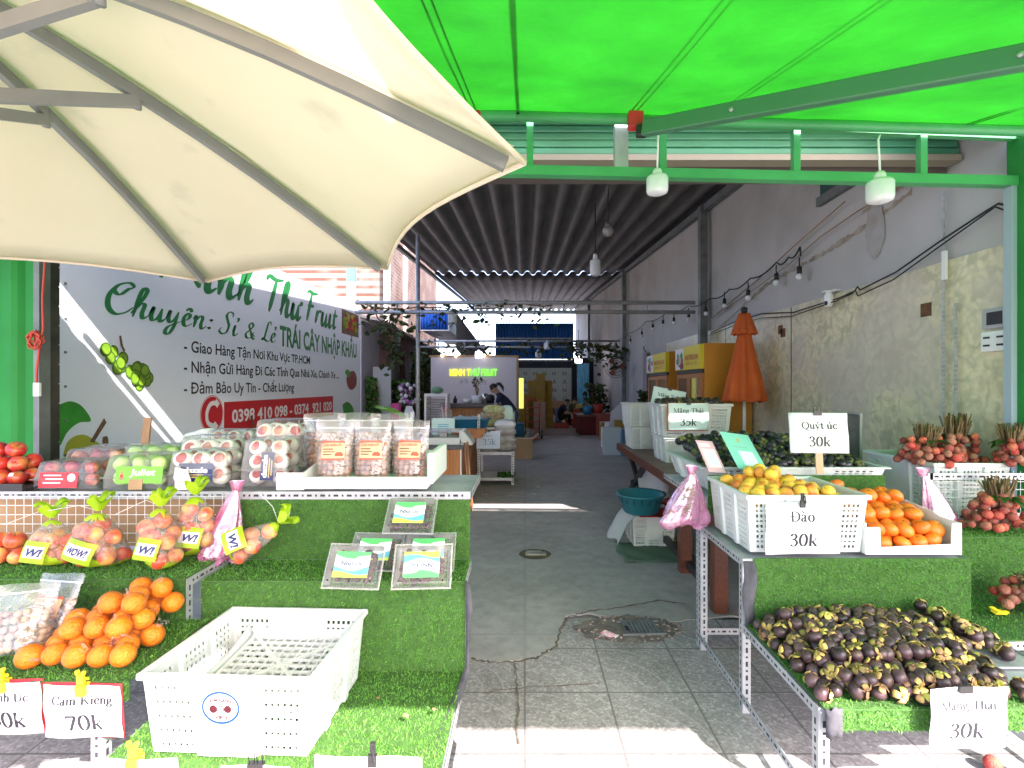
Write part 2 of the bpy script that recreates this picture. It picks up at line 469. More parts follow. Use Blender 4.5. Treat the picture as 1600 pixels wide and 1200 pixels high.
# fan arcs: rings about each tile corner
fr = n.new('ShaderNodeVectorMath'); fr.operation = 'MODULO'
ab = n.new('ShaderNodeVectorMath'); ab.operation = 'ADD'; ab.inputs[1].default_value = (42, 42, 0); L.new(tc, ab.inputs[0])
fr.inputs[1].default_value = (.42, .42, 10); L.new(ab.outputs[0], fr.inputs[0])
sp = n.new('ShaderNodeSeparateXYZ'); L.new(fr.outputs[0], sp.inputs[0])
cb = n.new('ShaderNodeCombineXYZ'); L.new(sp.outputs[0], cb.inputs[0]); L.new(sp.outputs[1], cb.inputs[1])
ln = n.new('ShaderNodeVectorMath'); ln.operation = 'LENGTH'; L.new(cb.outputs[0], ln.inputs[0])
md = n.new('ShaderNodeMath'); md.operation = 'PINGPONG'; md.inputs[1].default_value = .052; L.new(ln.outputs['Value'], md.inputs[0])
lt = n.new('ShaderNodeMath'); lt.operation = 'LESS_THAN'; lt.inputs[1].default_value = .0045; L.new(md.outputs[0], lt.inputs[0])
mm = n.new('ShaderNodeMath'); mm.operation = 'MAXIMUM'; L.new(lt.outputs[0], mm.inputs[0]); L.new(br.outputs['Fac'], mm.inputs[1])
m2 = n.new('ShaderNodeMath'); m2.operation = 'MULTIPLY'; L.new(lt.outputs[0], m2.inputs[0]); m2.inputs[1].default_value = .42
c = mixrgb(n, L, m2.outputs[0], c, (.42,.41,.39))
m3 = n.new('ShaderNodeMath'); m3.operation = 'MULTIPLY'; L.new(br.outputs['Fac'], m3.inputs[0]); m3.inputs[1].default_value = .8
c = mixrgb(n, L, m3.outputs[0], c, (.12,.115,.11))
L.new(c, p.inputs['Base Color']); p.inputs['Roughness'].default_value = .75
bp = n.new('ShaderNodeBump'); bp.inputs['Strength'].default_value = .4; bp.inputs['Distance'].default_value = .004; bp.invert = True
L.new(mm.outputs[0], bp.inputs['Height']); L.new(bp.outputs[0], p.inputs['Normal'])
MT['pave'] = m

# bricks of the neighbour's wall
m, n, L, p = node_mat('old brick')
tc = n.new('ShaderNodeTexCoord').outputs['Object']
mp = n.new('ShaderNodeMapping'); mp.inputs['Rotation'].default_value = (0, R(90), R(90)); L.new(tc, mp.inputs[0])
br = n.new('ShaderNodeTexBrick'); br.inputs['Scale'].default_value = 1; br.inputs['Brick Width'].default_value = .3; br.inputs['Row Height'].default_value = .12; br.inputs['Mortar Size'].default_value = .015
br.inputs['Color1'].default_value = (.09,.04,.026,1); br.inputs['Color2'].default_value = (.09,.04,.026,1); br.inputs['Mortar'].default_value = (.15,.13,.11,1)
L.new(mp.outputs[0], br.inputs['Vector'])
c = mixrgb(n, L, ramp(n, L, noise_tex(n, L, tc, 1.5, 8), [(.45,(0,0,0)),(.62,(.8,.8,.8))]), br.outputs['Color'], (.17,.145,.12))
L.new(c, p.inputs['Base Color']); p.inputs['Roughness'].default_value = .9
MT['brick'] = m

# marbled wall tile
m, n, L, p = node_mat('marbled wall tile')
tc = n.new('ShaderNodeTexCoord').outputs['Object']
vo = n.new('ShaderNodeTexVoronoi'); vo.inputs['Scale'].default_value = 15; vo.feature = 'SMOOTH_F1'
wob = n.new('ShaderNodeVectorMath'); wob.operation = 'MULTIPLY_ADD'; nz = n.new('ShaderNodeTexNoise'); nz.inputs['Scale'].default_value = 7; nz.inputs['Detail'].default_value = 4; L.new(tc, nz.inputs['Vector'])
L.new(nz.outputs['Color'], wob.inputs[0]); wob.inputs[1].default_value = (.3,.3,.3); L.new(tc, wob.inputs[2]); L.new(wob.outputs[0], vo.inputs['Vector'])
c = ramp(n, L, vo.outputs[0], [(.1,(.78,.69,.47)),(.38,(.66,.61,.4)),(.65,(.48,.46,.3))])
c = mixrgb(n, L, ramp(n, L, noise_tex(n, L, tc, 1.6, 8, .65), [(.45,(0,0,0)),(.7,(.75,.75,.75))]), c, (.48,.38,.25))
c = mixrgb(n, L, ramp(n, L, noise_tex(n, L, tc, .8, 5), [(.5,(0,0,0)),(.6,(.45,.45,.45))]), c, (.58,.54,.5))
L.new(c, p.inputs['Base Color']); p.inputs['Roughness'].default_value = .28; p.inputs['Specular IOR Level'].default_value = .4
MT['tile'] = m

# awning canvas: bright green cloth the sun shines through
m, n, L, p = node_mat('green awning canvas')
tc = n.new('ShaderNodeTexCoord').outputs['Object']
c = ramp(n, L, noise_tex(n, L, tc, 2.5, 4), [(.3,(.003,.27,.012)),(.5,(.005,.36,.014)),(.72,(.008,.46,.018))])
L.new(c, p.inputs['Base Color']); p.inputs['Roughness'].default_value = .6
tr = n.new('ShaderNodeBsdfTranslucent'); L.new(c, tr.inputs[0])
ms = n.new('ShaderNodeMixShader'); ms.inputs[0].default_value = .17; L.new(p.outputs[0], ms.inputs[1]); L.new(tr.outputs[0], ms.inputs[2]); L.new(ms.outputs[0], n['Material Output'].inputs[0])
nb=noise_tex(n, L, tc, 1.3, 6, .6); bp = n.new('ShaderNodeBump'); bp.inputs['Strength'].default_value=.5; bp.inputs['Distance'].default_value=.06; L.new(nb,bp.inputs['Height']); L.new(bp.outputs[0],p.inputs['Normal']); L.new(bp.outputs[0],tr.inputs['Normal'])
MT['awn'] = m

# ---------------------------------------------------------------- lettering
def font_mesh(txt, bold=0.0):
    cu = bpy.data.curves.new('lettering', 'FONT'); cu.body = txt; cu.size = 1; cu.offset = bold; cu.fill_mode = 'FRONT'; cu.resolution_u = 3
    o = bpy.data.objects.new('lettering', cu); COL.objects.link(o)
    dg = bpy.context.evaluated_depsgraph_get(); ev = o.evaluated_get(dg); me = ev.to_mesh()
    vs = [v.co.copy() for v in me.vertices]; fs = [list(p.vertices) for p in me.polygons]
    ev.to_mesh_clear(); bpy.data.objects.remove(o); bpy.data.curves.remove(cu)
    return vs, fs

def fit(vs, w=None, h=None, shear=0, cap=.73):
    """scale flat letters: w = total width, h = capital height; origin at baseline left"""
    if not vs: return vs
    x0 = min(v.x for v in vs); x1 = max(v.x for v in vs)
    sy = (h / cap) if h else w / (x1 - x0)
    sx = w / (x1 - x0) if w else sy
    return [Vector(((v.x - x0)*sx + shear*v.y*sy, v.y*sy, 0)) for v in vs]

def catmull(pts, k=6):
    out = []
    P = [pts[0]] + list(pts) + [pts[-1]]
    for i in range(1, len(P)-2):
        p0, p1, p2, p3 = [Vector((q[0], q[1])) for q in P[i-1:i+3]]
        for j in range(k):
            t = j / k
            out.append(.5*((2*p1) + (-p0+p2)*t + (2*p0-5*p1+4*p2-p3)*t*t + (-p0+3*p1-3*p2+p3)*t**3))
    out.append(Vector((P[-2][0], P[-2][1])))
    return out

def ribbon(pts, thin, thick, curve, z, ang=0.0, taper=False, force=None):
    pts = catmull(pts) if curve else [Vector((q[0], q[1])) for q in pts]
    vs = []; fs = []
    N = len(pts)
    for i, p in enumerate(pts):
        d = pts[min(i+1, N-1)] - pts[max(i-1, 0)]
        if d.length < 1e-6: d = Vector((1, 0))
        d.normalize()
        a = math.atan2(d.y, d.x) - ang
        wd = thin + (thick-thin)*abs(math.sin(a))**1.5
        if force: wd = force
        if taper: wd *= min(1, .35 + 3*min(i, N-1-i)/N)
        nrm = Vector((-d.y, d.x))
        vs += [(p.x + nrm.x*wd/2, p.y + nrm.y*wd/2, z), (p.x - nrm.x*wd/2, p.y - nrm.y*wd/2, z)]
    for i in range(N-1):
        fs.append((2*i, 2*i+1, 2*i+3, 2*i+2))
    return vs, fs

# serif letters drawn with a broad pen.  (kind, points): c curve, l line, h hairline, s serif at a point
def ell(cx, cy, rx, ry, a0=0, a1=360, n=14):
    return [(cx + rx*math.cos(R(a0+(a1-a0)*i/n)), cy + ry*math.sin(R(a0+(a1-a0)*i/n))) for i in range(n+1)]
SER = {
 '0': (.5, [('c', ell(.25,.34,.185,.335))]),
 '1': (.5, [('l', [(.26,0),(.26,.67)]), ('h', [(.26,.66),(.12,.58)]), ('s', (.26,0))]),
 '3': (.5, [('c', [(.07,.55),(.13,.66),(.26,.67),(.36,.55),(.3,.42),(.17,.37),(.3,.34),(.41,.2),(.32,.03),(.16,0),(.05,.09)])]),
 '5': (.5, [('t', [(.15,.635),(.42,.635)]), ('h', [(.15,.66),(.1,.37)]), ('c', [(.1,.37),(.24,.42),(.39,.34),(.41,.17),(.3,.03),(.15,0),(.05,.07)])]),
 '7': (.5, [('t', [(.06,.63),(.45,.63)]), ('l', [(.43,.63),(.2,0)]), ('h', [(.07,.66),(.05,.52)])]),
 'k': (.56, [('l', [(.13,0),(.13,.7)]), ('h', [(.42,.42),(.15,.2)]), ('l', [(.24,.27),(.44,.01)]), ('s', (.13,0)), ('s', (.44,0)), ('s', (.4,.43))]),
 'M': (.9, [('h', [(.13,0),(.13,.67)]), ('l', [(.15,.67),(.45,.03)]), ('h', [(.45,.03),(.73,.67)]), ('l', [(.75,0),(.75,.67)]), ('s', (.13,0)), ('s', (.75,0)), ('s',(.11,.66)), ('s',(.78,.66))]),
 'a': (.46, [('c', [(.08,.36),(.13,.43),(.24,.44),(.3,.36),(.3,.2),(.3,.04),(.36,.01),(.42,.04)]), ('c', [(.3,.27),(.16,.22),(.07,.13),(.12,.01),(.22,.02),(.3,.12)])]),
 'n': (.54, [('l', [(.12,0),(.12,.44)]), ('c', [(.13,.32),(.22,.43),(.34,.42),(.39,.33)]), ('l', [(.4,.34),(.4,0)]), ('s', (.12,0)), ('s', (.4,0)), ('h',[(.03,.42),(.12,.44)])]),
 'g': (.5, [('c', ell(.22,.3,.13,.135)), ('h', [(.32,.38),(.46,.43)]), ('c', [(.15,.19),(.09,.1),(.18,.05),(.36,.03),(.42,-.08),(.3,-.18),(.12,-.17),(.05,-.08),(.13,.03)])]),
 'T': (.64, [('l', [(.32,0),(.32,.66)]), ('h', [(.04,.655),(.6,.655)]), ('s', (.32,0)), ('h', [(.05,.66),(.03,.5)]), ('h', [(.59,.66),(.61,.5)])]),
 'h': (.54, [('l', [(.12,0),(.12,.7)]), ('c', [(.13,.32),(.22,.43),(.34,.42),(.39,.33)]), ('l', [(.4,.34),(.4,0)]), ('s', (.12,0)), ('s', (.4,0))]),
 'i': (.28, [('l', [(.14,0),(.14,.44)]), ('s', (.14,0)), ('h',[(.05,.42),(.14,.44)]), ('d', (.14,.6))]),
 'Q': (.76, [('c', ell(.37,.33,.3,.335)), ('c', [(.36,.02),(.5,-.12),(.7,-.16)])]),
 'u': (.54, [('l', [(.12,.44),(.12,.12)]), ('c', [(.12,.14),(.16,.02),(.28,.01),(.38,.12)]), ('l', [(.4,.44),(.4,0)]), ('h',[(.03,.43),(.12,.43)]), ('h',[(.31,.43),(.4,.43)]), ('h',[(.4,.01),(.49,.01)])]),
 'y': (.5, [('l', [(.09,.43),(.26,.02)]), ('h', [(.42,.43),(.25,-.02),(.18,-.17),(.07,-.15)]), ('s',(.09,.43)), ('s',(.41,.43))]),
 't': (.33, [('l', [(.16,.08),(.16,.57)]), ('h', [(.03,.43),(.3,.43)]), ('c', [(.16,.1),(.2,.01),(.31,.06)])]),
 'c': (.44, [('c', [(.38,.35),(.32,.43),(.2,.43),(.08,.3),(.08,.15),(.19,.01),(.31,.02),(.4,.1)])]),
 'D': (.72, [('l', [(.15,0),(.15,.66)]), ('c', [(.1,.65),(.36,.65),(.58,.52),(.62,.33),(.57,.13),(.36,.01),(.1,.01)]), ('h', [(.03,.34),(.32,.34)])]),
 'o': (.5, [('c', ell(.25,.215,.17,.22))]),
 'C': (.68, [('c', [(.58,.5),(.5,.63),(.35,.67),(.16,.57),(.08,.34),(.16,.1),(.35,0),(.5,.03),(.61,.15)]), ('h', [(.58,.66),(.58,.47)])]),
 'm': (.8, [('l', [(.12,0),(.12,.44)]), ('c', [(.13,.32),(.22,.43),(.33,.42),(.38,.33)]), ('l', [(.39,.34),(.39,0)]), ('c', [(.4,.32),(.49,.43),(.6,.42),(.65,.33)]), ('l', [(.66,.34),(.66,0)]), ('s', (.12,0)), ('s', (.39,0)), ('s', (.66,0))]),
 'K': (.74, [('l', [(.16,0),(.16,.66)]), ('h', [(.6,.65),(.18,.26)]), ('l', [(.3,.38),(.63,.01)]), ('s', (.16,0)), ('s', (.16,.65)), ('s', (.63,0)), ('s', (.59,.65))]),
 'e': (.46, [('h', [(.09,.24),(.36,.26)]), ('c', [(.37,.26),(.33,.41),(.21,.44),(.09,.32),(.08,.16),(.18,.01),(.3,.02),(.39,.1)])]),
 'U': (.72, [('l', [(.15,.66),(.15,.2)]), ('c', [(.15,.22),(.22,.03),(.4,.01),(.55,.12),(.58,.3)]), ('h', [(.58,.2),(.58,.66)]), ('s', (.15,.65)), ('s', (.58,.65))]),
 'S': (.54, [('c', [(.44,.5),(.38,.64),(.24,.67),(.1,.57),(.13,.43),(.28,.35),(.43,.25),(.43,.1),(.29,0),(.14,.03),(.06,.17)])]),
 'l': (.28, [('l', [(.14,0),(.14,.7)]), ('s', (.14,0)), ('h',[(.05,.68),(.14,.7)])]),
}
MARK = {'ă': ('a', 'breve'), 'á': ('a', 'acute'), 'à': ('a', 'grave'), 'ý': ('y', 'acute'), 'ú': ('u', 'acute'), 'ế': ('e', 'hatacute'), 'Đ': ('D', None), 'Ú': ('U', 'Acute')}
def mark_strokes(k, cx):
    y = .53 if k and k[0].islower() else .74
    if k in ('acute', 'Acute'): return [('t3', [(cx-.03, y), (cx+.12, y+.16)])]
    if k == 'grave': return [('t3', [(cx-.12, y+.16), (cx+.03, y)])]
    if k == 'breve': return [('c', [(cx-.12, y+.12), (cx-.07, y+.02), (cx, y), (cx+.07, y+.02), (cx+.12, y+.12)])]
    if k == 'hatacute': return [('t2', [(cx-.12, y-.01), (cx, y+.1)]), ('t2', [(cx, y+.1), (cx+.12, y-.01)]), ('t2', [(cx+.13, y+.1), (cx+.2, y+.22)])]
    return []
def serif_text(txt, h, thin=.05, thick=.135):
    """flat letters with capital height h, origin at baseline left -> list of (verts, faces), width"""
    x = 0; out = []; z = 0; s = h/.67
    for ch in txt:
        if ch == ' ': x += .28; continue
        base, mk = MARK.get(ch, (ch, None))
        adv, st = SER[base]
        st = list(st) + mark_strokes(mk, adv*.47)
        for k, pts in st:
            z += .00004
            if k == 's': r = ribbon([(pts[0]-.1, pts[1]+.012), (pts[0]+.1, pts[1]+.012)], .03, .03, False, z, force=.032)
            elif k == 'd': r = ribbon([(pts[0]-.055, pts[1]), (pts[0]+.055, pts[1])], .1, .1, False, z, force=.11)
            elif k == 'h': r = ribbon(pts, thin, thin, False, z, force=thin)
            elif k == 't': r = ribbon(pts, .08, .08, False, z, force=.085)
            elif k == 't3': r = ribbon(pts, .075, .075, False, z, force=.085)
            elif k == 't2': r = ribbon(pts, .05, .05, False, z, force=.05)
            else: r = ribbon(pts, thin, thick, k == 'c', z)
            out.append(([Vector(((v[0]+x)*s, v[1]*s, v[2])) for v in r[0]], r[1]))
        x += adv
    return out, x*s

# cursive brush letters for the banner
CUR = {
 'C': (.62, [[(.5,.86),(.56,.97),(.44,1.05),(.22,.9),(.08,.55),(.12,.18),(.3,.0),(.52,.1),(.66,.3)], [(.22,.9),(.16,.7),(.3,.62),(.46,.86),(.5,.86)]]),
 'h': (.44, [[(.02,.1),(.2,.55),(.28,.92),(.2,1.0),(.14,.8),(.1,.3),(.08,0)], [(.09,.2),(.2,.46),(.3,.44),(.28,.15),(.34,.0),(.46,.14)]]),
 'u': (.46, [[(.02,.14),(.1,.46),(.08,.15),(.14,.0),(.26,.12),(.33,.44)], [(.33,.46),(.31,.14),(.36,.0),(.48,.14)]]),
 'y': (.46, [[(.02,.14),(.1,.46),(.09,.18),(.16,.04),(.28,.18),(.35,.46)], [(.35,.46),(.3,-.05),(.2,-.36),(.08,-.34),(.14,-.12),(.48,.14)]]),
 'e': (.36, [[(.02,.14),(.2,.26),(.26,.4),(.17,.47),(.08,.3),(.1,.08),(.2,0),(.38,.14)]]),
 'ê': (.36, [[(.02,.14),(.2,.26),(.26,.4),(.17,.47),(.08,.3),(.1,.08),(.2,0),(.38,.14)], [(.1,.56),(.2,.7)], [(.2,.7),(.3,.56)]]),
 'n': (.48, [[(.02,.3),(.09,.46),(.1,.3),(.08,0)], [(.09,.2),(.22,.46),(.32,.42),(.3,.15),(.36,.0),(.5,.14)]]),
 ':': (.26, [[(.1,.06),(.13,.06),(.13,.09),(.1,.09),(.1,.06)], [(.13,.38),(.16,.38),(.16,.41),(.13,.41),(.13,.38)]]),
 'S': (.58, [[(.5,.8),(.5,.97),(.34,1.0),(.24,.82),(.32,.6),(.4,.38),(.34,.1),(.18,0),(.04,.1),(.1,.26)]]),
 'i': (.26, [[(.02,.14),(.1,.46),(.08,.12),(.14,.0),(.28,.14)]]),
 'ỉ': (.26, [[(.02,.14),(.1,.46),(.08,.12),(.14,.0),(.28,.14)], [(.12,.78),(.2,.8),(.2,.7),(.14,.62)]]),
 '&': (.62, [[(.56,.1),(.3,.36),(.2,.6),(.3,.74),(.4,.62),(.28,.4),(.1,.2),(.16,.02),(.34,.04),(.5,.34)], [(.3,.36),(.46,.02),(.6,.02)]]),
 'L': (.5, [[(.44,.84),(.4,1.0),(.28,.92),(.22,.5),(.16,.12),(.06,.04),(.1,.14),(.26,.04),(.42,.0),(.54,.14)]]),
 'ẻ': (.36, [[(.02,.14),(.2,.26),(.26,.4),(.17,.47),(.08,.3),(.1,.08),(.2,0),(.38,.14)], [(.16,.78),(.24,.8),(.24,.7),(.18,.62)]]),
 'M': (.8, [[(.04,.0),(.14,.5),(.2,.98)], [(.2,.98),(.3,.5),(.36,.3)], [(.36,.3),(.5,.7),(.62,.98)], [(.62,.98),(.62,.4),(.72,.02)]]),
 'T': (.62, [[(.06,.84),(.14,.98),(.4,.94),(.68,1.02)], [(.42,.95),(.34,.5),(.26,.0)]]),
 'ư': (.5, [[(.02,.14),(.1,.46),(.08,.15),(.14,.0),(.26,.12),(.33,.44)], [(.33,.46),(.31,.14),(.36,.0),(.48,.14)], [(.34,.46),(.44,.5),(.44,.6)]]),
 'F': (.56, [[(.06,.88),(.16,.98),(.4,.95),(.66,1.02)], [(.32,.96),(.24,.5),(.16,.0)], [(.14,.5),(.3,.52),(.48,.54)]]),
 'r': (.34, [[(.06,.0),(.1,.25),(.12,.46)], [(.1,.25),(.2,.42),(.36,.46)]]),
 't': (.3, [[(.16,.72),(.1,.3),(.14,.02),(.28,.1)], [(.02,.46),(.16,.48),(.32,.5)]]),
}
def cursive_text(txt, h, thin, thick, shear=.18, ang=.5, gap=0):
    x = 0; out = []; z = 0
    for ch in txt:
        if ch == ' ': x += .3; continue
        adv, st = CUR[ch]
        for pts in st:
            z += .00006
            r = ribbon(pts, thin, thick, True, z, ang, True)
            out.append(([Vector(((v[0] + x + shear*v[1])*h, v[1]*h, v[2])) for v in r[0]], r[1]))
        x += adv + gap
    return out, x*h
# ================================================================= SETTING
XL, XR = -3.75, 3.0          # side walls of the lot
def wallM(X, Y, Z):          # flat work on the long wall at X<0, reading away from the street
    return Matrix(((0,0,1,X),(1,0,0,Y),(0,1,0,Z),(0,0,0,1)))
def wallMR(X, Y, Z):         # flat work on the opposite wall, facing -X
    return Matrix(((0,0,-1,X),(-1,0,0,Y),(0,1,0,Z),(0,0,0,1)))

# ground reaches far behind the camera and past the lot
b = MB(); b.quad((-120,-120,-.03),(120,-120,-.03),(120,120,-.03),(-120,120,-.03))
tag(b.build('ground', mat('street concrete', (.42,.41,.39), .9, (.34,.33,.31), 3)), kind='structure')
b = MB(); b.box(-14, 14, -5.5, 3.3, -.02, 0)
tag(b.build('pavement', MT['pave']), kind='structure')
# concrete slab with a broken edge towards the pavement
edge_px = [(560,1045),(650,1036),(735,1029),(790,1033),(835,1028),(868,1010),(874,985),(884,962),(920,957),(960,966),(1000,976),(1040,972),(1088,966),(1160,962),(1300,955)]
pts = [atz(px, py, .004) for px, py in edge_px]
pts = [Vector((-14, pts[0].y, .004))] + pts + [Vector((14, pts[-1].y, .004))]
fine = []
for i in range(len(pts)-1):
    a, c = pts[i], pts[i+1]
    k = max(1, min(10, int((c-a).length/.03)))
    for j in range(k):
        q = a.lerp(c, j/k); fine.append(Vector((q.x, q.y + rnd(-.012,.012), .004)))
fine.append(pts[-1])
b = MB(); n0 = len(fine)
vs = fine + [Vector((p.x, 40, .004)) for p in fine] + [Vector((p.x, p.y, -.01)) for p in fine]
b.add(vs, [(i, i+1, n0+i+1, n0+i) for i in range(n0-1)] + [(2*n0+i, 2*n0+i+1, i+1, i) for i in range(n0-1)])
tag(b.build('shop_floor', MT['conc']), kind='structure')
b = MB(); b.box(-3.7, 2.98, 15.3, 29, .0, .012)
tag(b.build('back_floor', mat('brown floor tile', (.3,.23,.19), .6, (.24,.18,.145), 1.4)), kind='structure')

# crack lines and broken drain
b = MB()
b.box(-.28,.28,-.17,.17,.003,.012)
M_ = MT['ducttape']
t = thing('floor_drain', 'broken drain cover set in rubble between pavers and concrete', 'drain', (atz(980,984,0).x, atz(980,984,0).y, .004), .05)
b = MB()
rim = [(.33*math.cos(a)*(1+.18*mnoise.noise((math.cos(a)*2,math.sin(a)*2,1))), .17*math.sin(a)*(1+.3*mnoise.noise((math.cos(a)*3,math.sin(a)*3,5)))) for a in [2*PI*k/40 for k in range(40)]]
b.add([(x,y,.004) for x,y in rim]+[(0,0,.006)], [(i,(i+1)%40,40) for i in range(40)])
b.build('rubble_bed', mat('crumbled mortar', (.2,.18,.15), .95, (.12,.1,.085), 12, bump=1, bscale=25), t)
b = MB()
for k in range(9): b.box(-.02+.024*k-.003, -.006+.024*k, -.09, .07, .008, .02)
b.box(-.05,.22,-.1,-.088,.008,.02); b.box(-.05,.22,.068,.08,.008,.02)
b.build('grate', MT['darksteel'], t)
b = MB(); b.box(-.021,.005,-.06,.0,.0205,.0215); b.build('drain_hole', MT['dark'], t)
b = MB()
for k in range(130):
    a=rnd(0,2*PI); q=rnd(.6,1.08); s_=rnd(.003,.011)
    b.ball((.33*q*math.cos(a), .17*q*math.sin(a), .005+s_*.2), s_, 5, 4, jit=.35, sq=(1.3,1,.5))
tag(b.build('rubble', mat('rubble stone', (.26,.2,.16), .95, island=.4), t), kind='stuff')
b = MB(); b.grid(lambda u,v: (-.2+.12*u+.01*math.sin(9*v), -.13+.07*v, .012+.012*math.sin(7*u+5*v)), 8, 5)
tag(b.build('crushed_packet', mat('red packet', (.55,.05,.06), .4, (.75,.7,.7), 14), None, loc=t.location), 'crushed red and white packet lying in the broken drain', 'packet')
t = thing('sunken_cover', 'round broken cover sunk in the green concrete floor', 'floor cover', atz(836,866,.004))
b = MB(); rim = [(.15*math.cos(a)*(1+.25*mnoise.noise((math.cos(a)*2,math.sin(a)*2,8))), .14*math.sin(a)) for a in [2*PI*k/30 for k in range(30)]]
b.add([(x,y,.003) for x,y in rim]+[(0,0,.004)], [(i,(i+1)%30,30) for i in range(30)]); b.build('rim', mat('dark rust', (.08,.07,.035), .9, (.15,.12,.06), 14), t)
b = MB(); b.box(-.09,.1,-.05,.02,.004,.018); b.box(-.08,.06,.04,.07,.004,.015); b.build('lid', mat('cover concrete', (.33,.33,.28), .9, (.2,.2,.16), 9), t, bevel=.004)
b = MB()
P = [atz(px,py,.008) for px,py in [(735,1029),(765,1034),(800,1034),(838,1028),(868,1010),(876,985),(886,964),(920,955),(960,950),(1030,938),(1080,945)]]
def crackline(P, wd):
    vs=[]; 
    pp=[]
    for i in range(len(P)-1):
        for j in range(8): pp.append(P[i].lerp(P[i+1], j/8)+Vector((rnd(-.008,.008),rnd(-.008,.008),0)))
    for i,p in enumerate(pp):
        d=(pp[min(i+1,len(pp)-1)]-pp[max(i-1,0)]).normalized(); nn=Vector((-d.y,d.x,0)); q=wd*rnd(.3,1.2)
        vs+=[p+nn*q,p-nn*q]
    return vs,[(2*i,2*i+1,2*i+3,2*i+2) for i in range(len(pp)-1)]
b.add(*crackline(P,.009)); b.add(*crackline([atz(804,1035,.008),atz(808,1075,.008),atz(812,1180,.008)],.006)); b.add(*crackline([atz(735,1084,.008),atz(840,1072,.008),atz(950,1066,.008)],.005))
tag(b.build('crack', mat('dirt in crack', (.09,.075,.06), .95, (.2,.15,.11), 20)), kind='structure')

# ---------------- the long side wall with marbled tile
t = thing('side_wall', 'tall grey plastered side wall with a band of marbled tiles', 'wall', (XR, 0, 0)); tag(t, kind='thing')
b = MB(); b.box(0,.25,3.05,29.5,0,6.6); b.build('plaster', MT['plaster'], t)
b = MB(); b.box(-.018,-.001,3.05,10.5,0.005,2.43); b.build('tile_cladding', MT['tile'], t)
b = MB(); b.box(-.022,-.0185,5.58,5.59,.0,2.42)
for y in (7.4,): b.box(-.022,-.0185,y,y+.006,0,2.42)
b.build('tile_joint', MT['dark'], t)
b = MB()      # torn plaster and stains, real patches
for (px,py,rx,rz,s) in [(1362,315,.05,.75,3),(1368,360,.12,.5,4)]:
    c = atx(px,py,XR); k=24
    b.add([(-.004-.004*(rz<.7), c.y+rx*math.cos(a)*(1+.4*mnoise.noise((math.cos(a)*s,math.sin(a)*s,c.y))), c.z+rz*math.sin(a)*.5*(1+.3*mnoise.noise((math.cos(a)*s,math.sin(a)*s,3)))) for a in [2*PI*i/k for i in range(k)]]+[(-.004-.004*(rz<.7),c.y,c.z)],[(i,(i+1)%k,k) for i in range(k)])
b.build('water_stain', mat('water stain', (.36,.33,.29), .9, (.42,.41,.41), 6), t)
b = MB()
for P in ([(1425,300),(1380,335),(1330,370),(1290,395),(1262,410)],[(1262,410),(1225,430),(1200,445),(1160,480),(1118,520)],[(1420,285),(1380,310),(1345,335)]):
    pp=[atx(px,py,XR) for px,py in P]
    vs=[]
    for i in range(len(pp)-1):
        for j in range(10):
            q=pp[i].lerp(pp[i+1],j/10); h=rnd(.012,.045); vs+=[(-.005,q.y,q.z+h),(-.005,q.y,q.z-h*.6)]
    b.add(vs,[(2*i,2*i+1,2*i+3,2*i+2) for i in range(len(vs)//2-1)])
b.build('broken_ledge', mat('broken plaster', (.42,.36,.29), .95, (.25,.21,.17), 10), t)
b = MB()
for px,py in [(1451,484),(1222,515),(1226,520)]:
    c=atx(px,py,XR); b.box(-.021,-.0185,c.y-.05,c.y+.05,c.z-.05,c.z+.05)
b.build('rust_patch', MT['rust'], t)
# long vertical chain marks
t2 = thing('hanging_chain', 'pair of thin metal chains hanging down the tiled wall', 'chain', atx(1474,300,XR-.05))
b = MB(); a0 = atx(1474,300,XR-.05)
for dy in (0,-.1):
    z = 0
    for k in range(70):
        z=-k*.032
        if dy and k<25: continue
        b.box(-.006,.006,dy-.008,dy+.008,z-.026,z)
b.build('links', MT['steel'], t2)
b = MB(); b.box(-.01,.01,-.025,.005,-.62,-.42); b.build('bright_tag', MT['whitepaint'], t2)

# green window high in the wall
c0=atx(1286,312,XR); c1=atx(1372,290,XR)
t = thing('wall_window', 'small dark green shuttered window high in the grey wall', 'window', (XR, c0.y, c0.z))
b=MB(); b.box(-.03,-.002,-(c0.y-c1.y),0,.03,.5); b.build('shutter', mat('dark green shutter',(.01,.07,.06),.5), t)
b=MB(); b.box(-.05,-.001,-(c0.y-c1.y)-.03,.04,-.06,.028); b.build('sill', MT['darksteel'], t)
# conduit along the wall foot
t = thing('wall_conduit', 'grey plastic conduit clipped low along the tiled wall', 'pipe')
b=MB(); b.tube([(XR-.05,3.6,.62),(XR-.05,5.2,.62),(XR-.05,6.4,.66)],.022,8); b.build('pipe', mat('grey pipe',(.34,.36,.38),.5), t)
b=MB()
for y in (3.9,4.8,5.7): b.box(XR-.08,XR-.018,y,y+.03,.585,.655)
b.build('bracket', MT['darksteel'], t)
# camera on the wall
c=atx(1308,462,XR)
t = thing('security_camera', 'small white security camera fixed under the edge of grey plaster', 'camera', c)
b=MB(); b.lathe([(.001,0),(.055,0),(.06,.012),(.03,.02),(.001,.02)],14,M=Matrix.Translation((-.08,0,.03))); b.box(-.06,0,-.05,.05,.04,.055); b.build('mount', MT['whitepaint'], t)
b=MB(); b.lathe([(.001,-.11),(.03,-.105),(.042,-.08),(.042,-.01),(.03,.03)],14,M=Matrix.Translation((-.08,0,0))); b.build('camera_body', MT['whitepaint'], t)
b=MB(); b.lathe([(.001,0),(.02,0),(.02,.012),(.001,.014)],12,M=Matrix.Translation((-.115,-.02,-.075))@Matrix.Rotation(R(90),4,'Y')@Matrix.Rotation(R(180),4,'X')); b.build('lens', MT['black'], t)
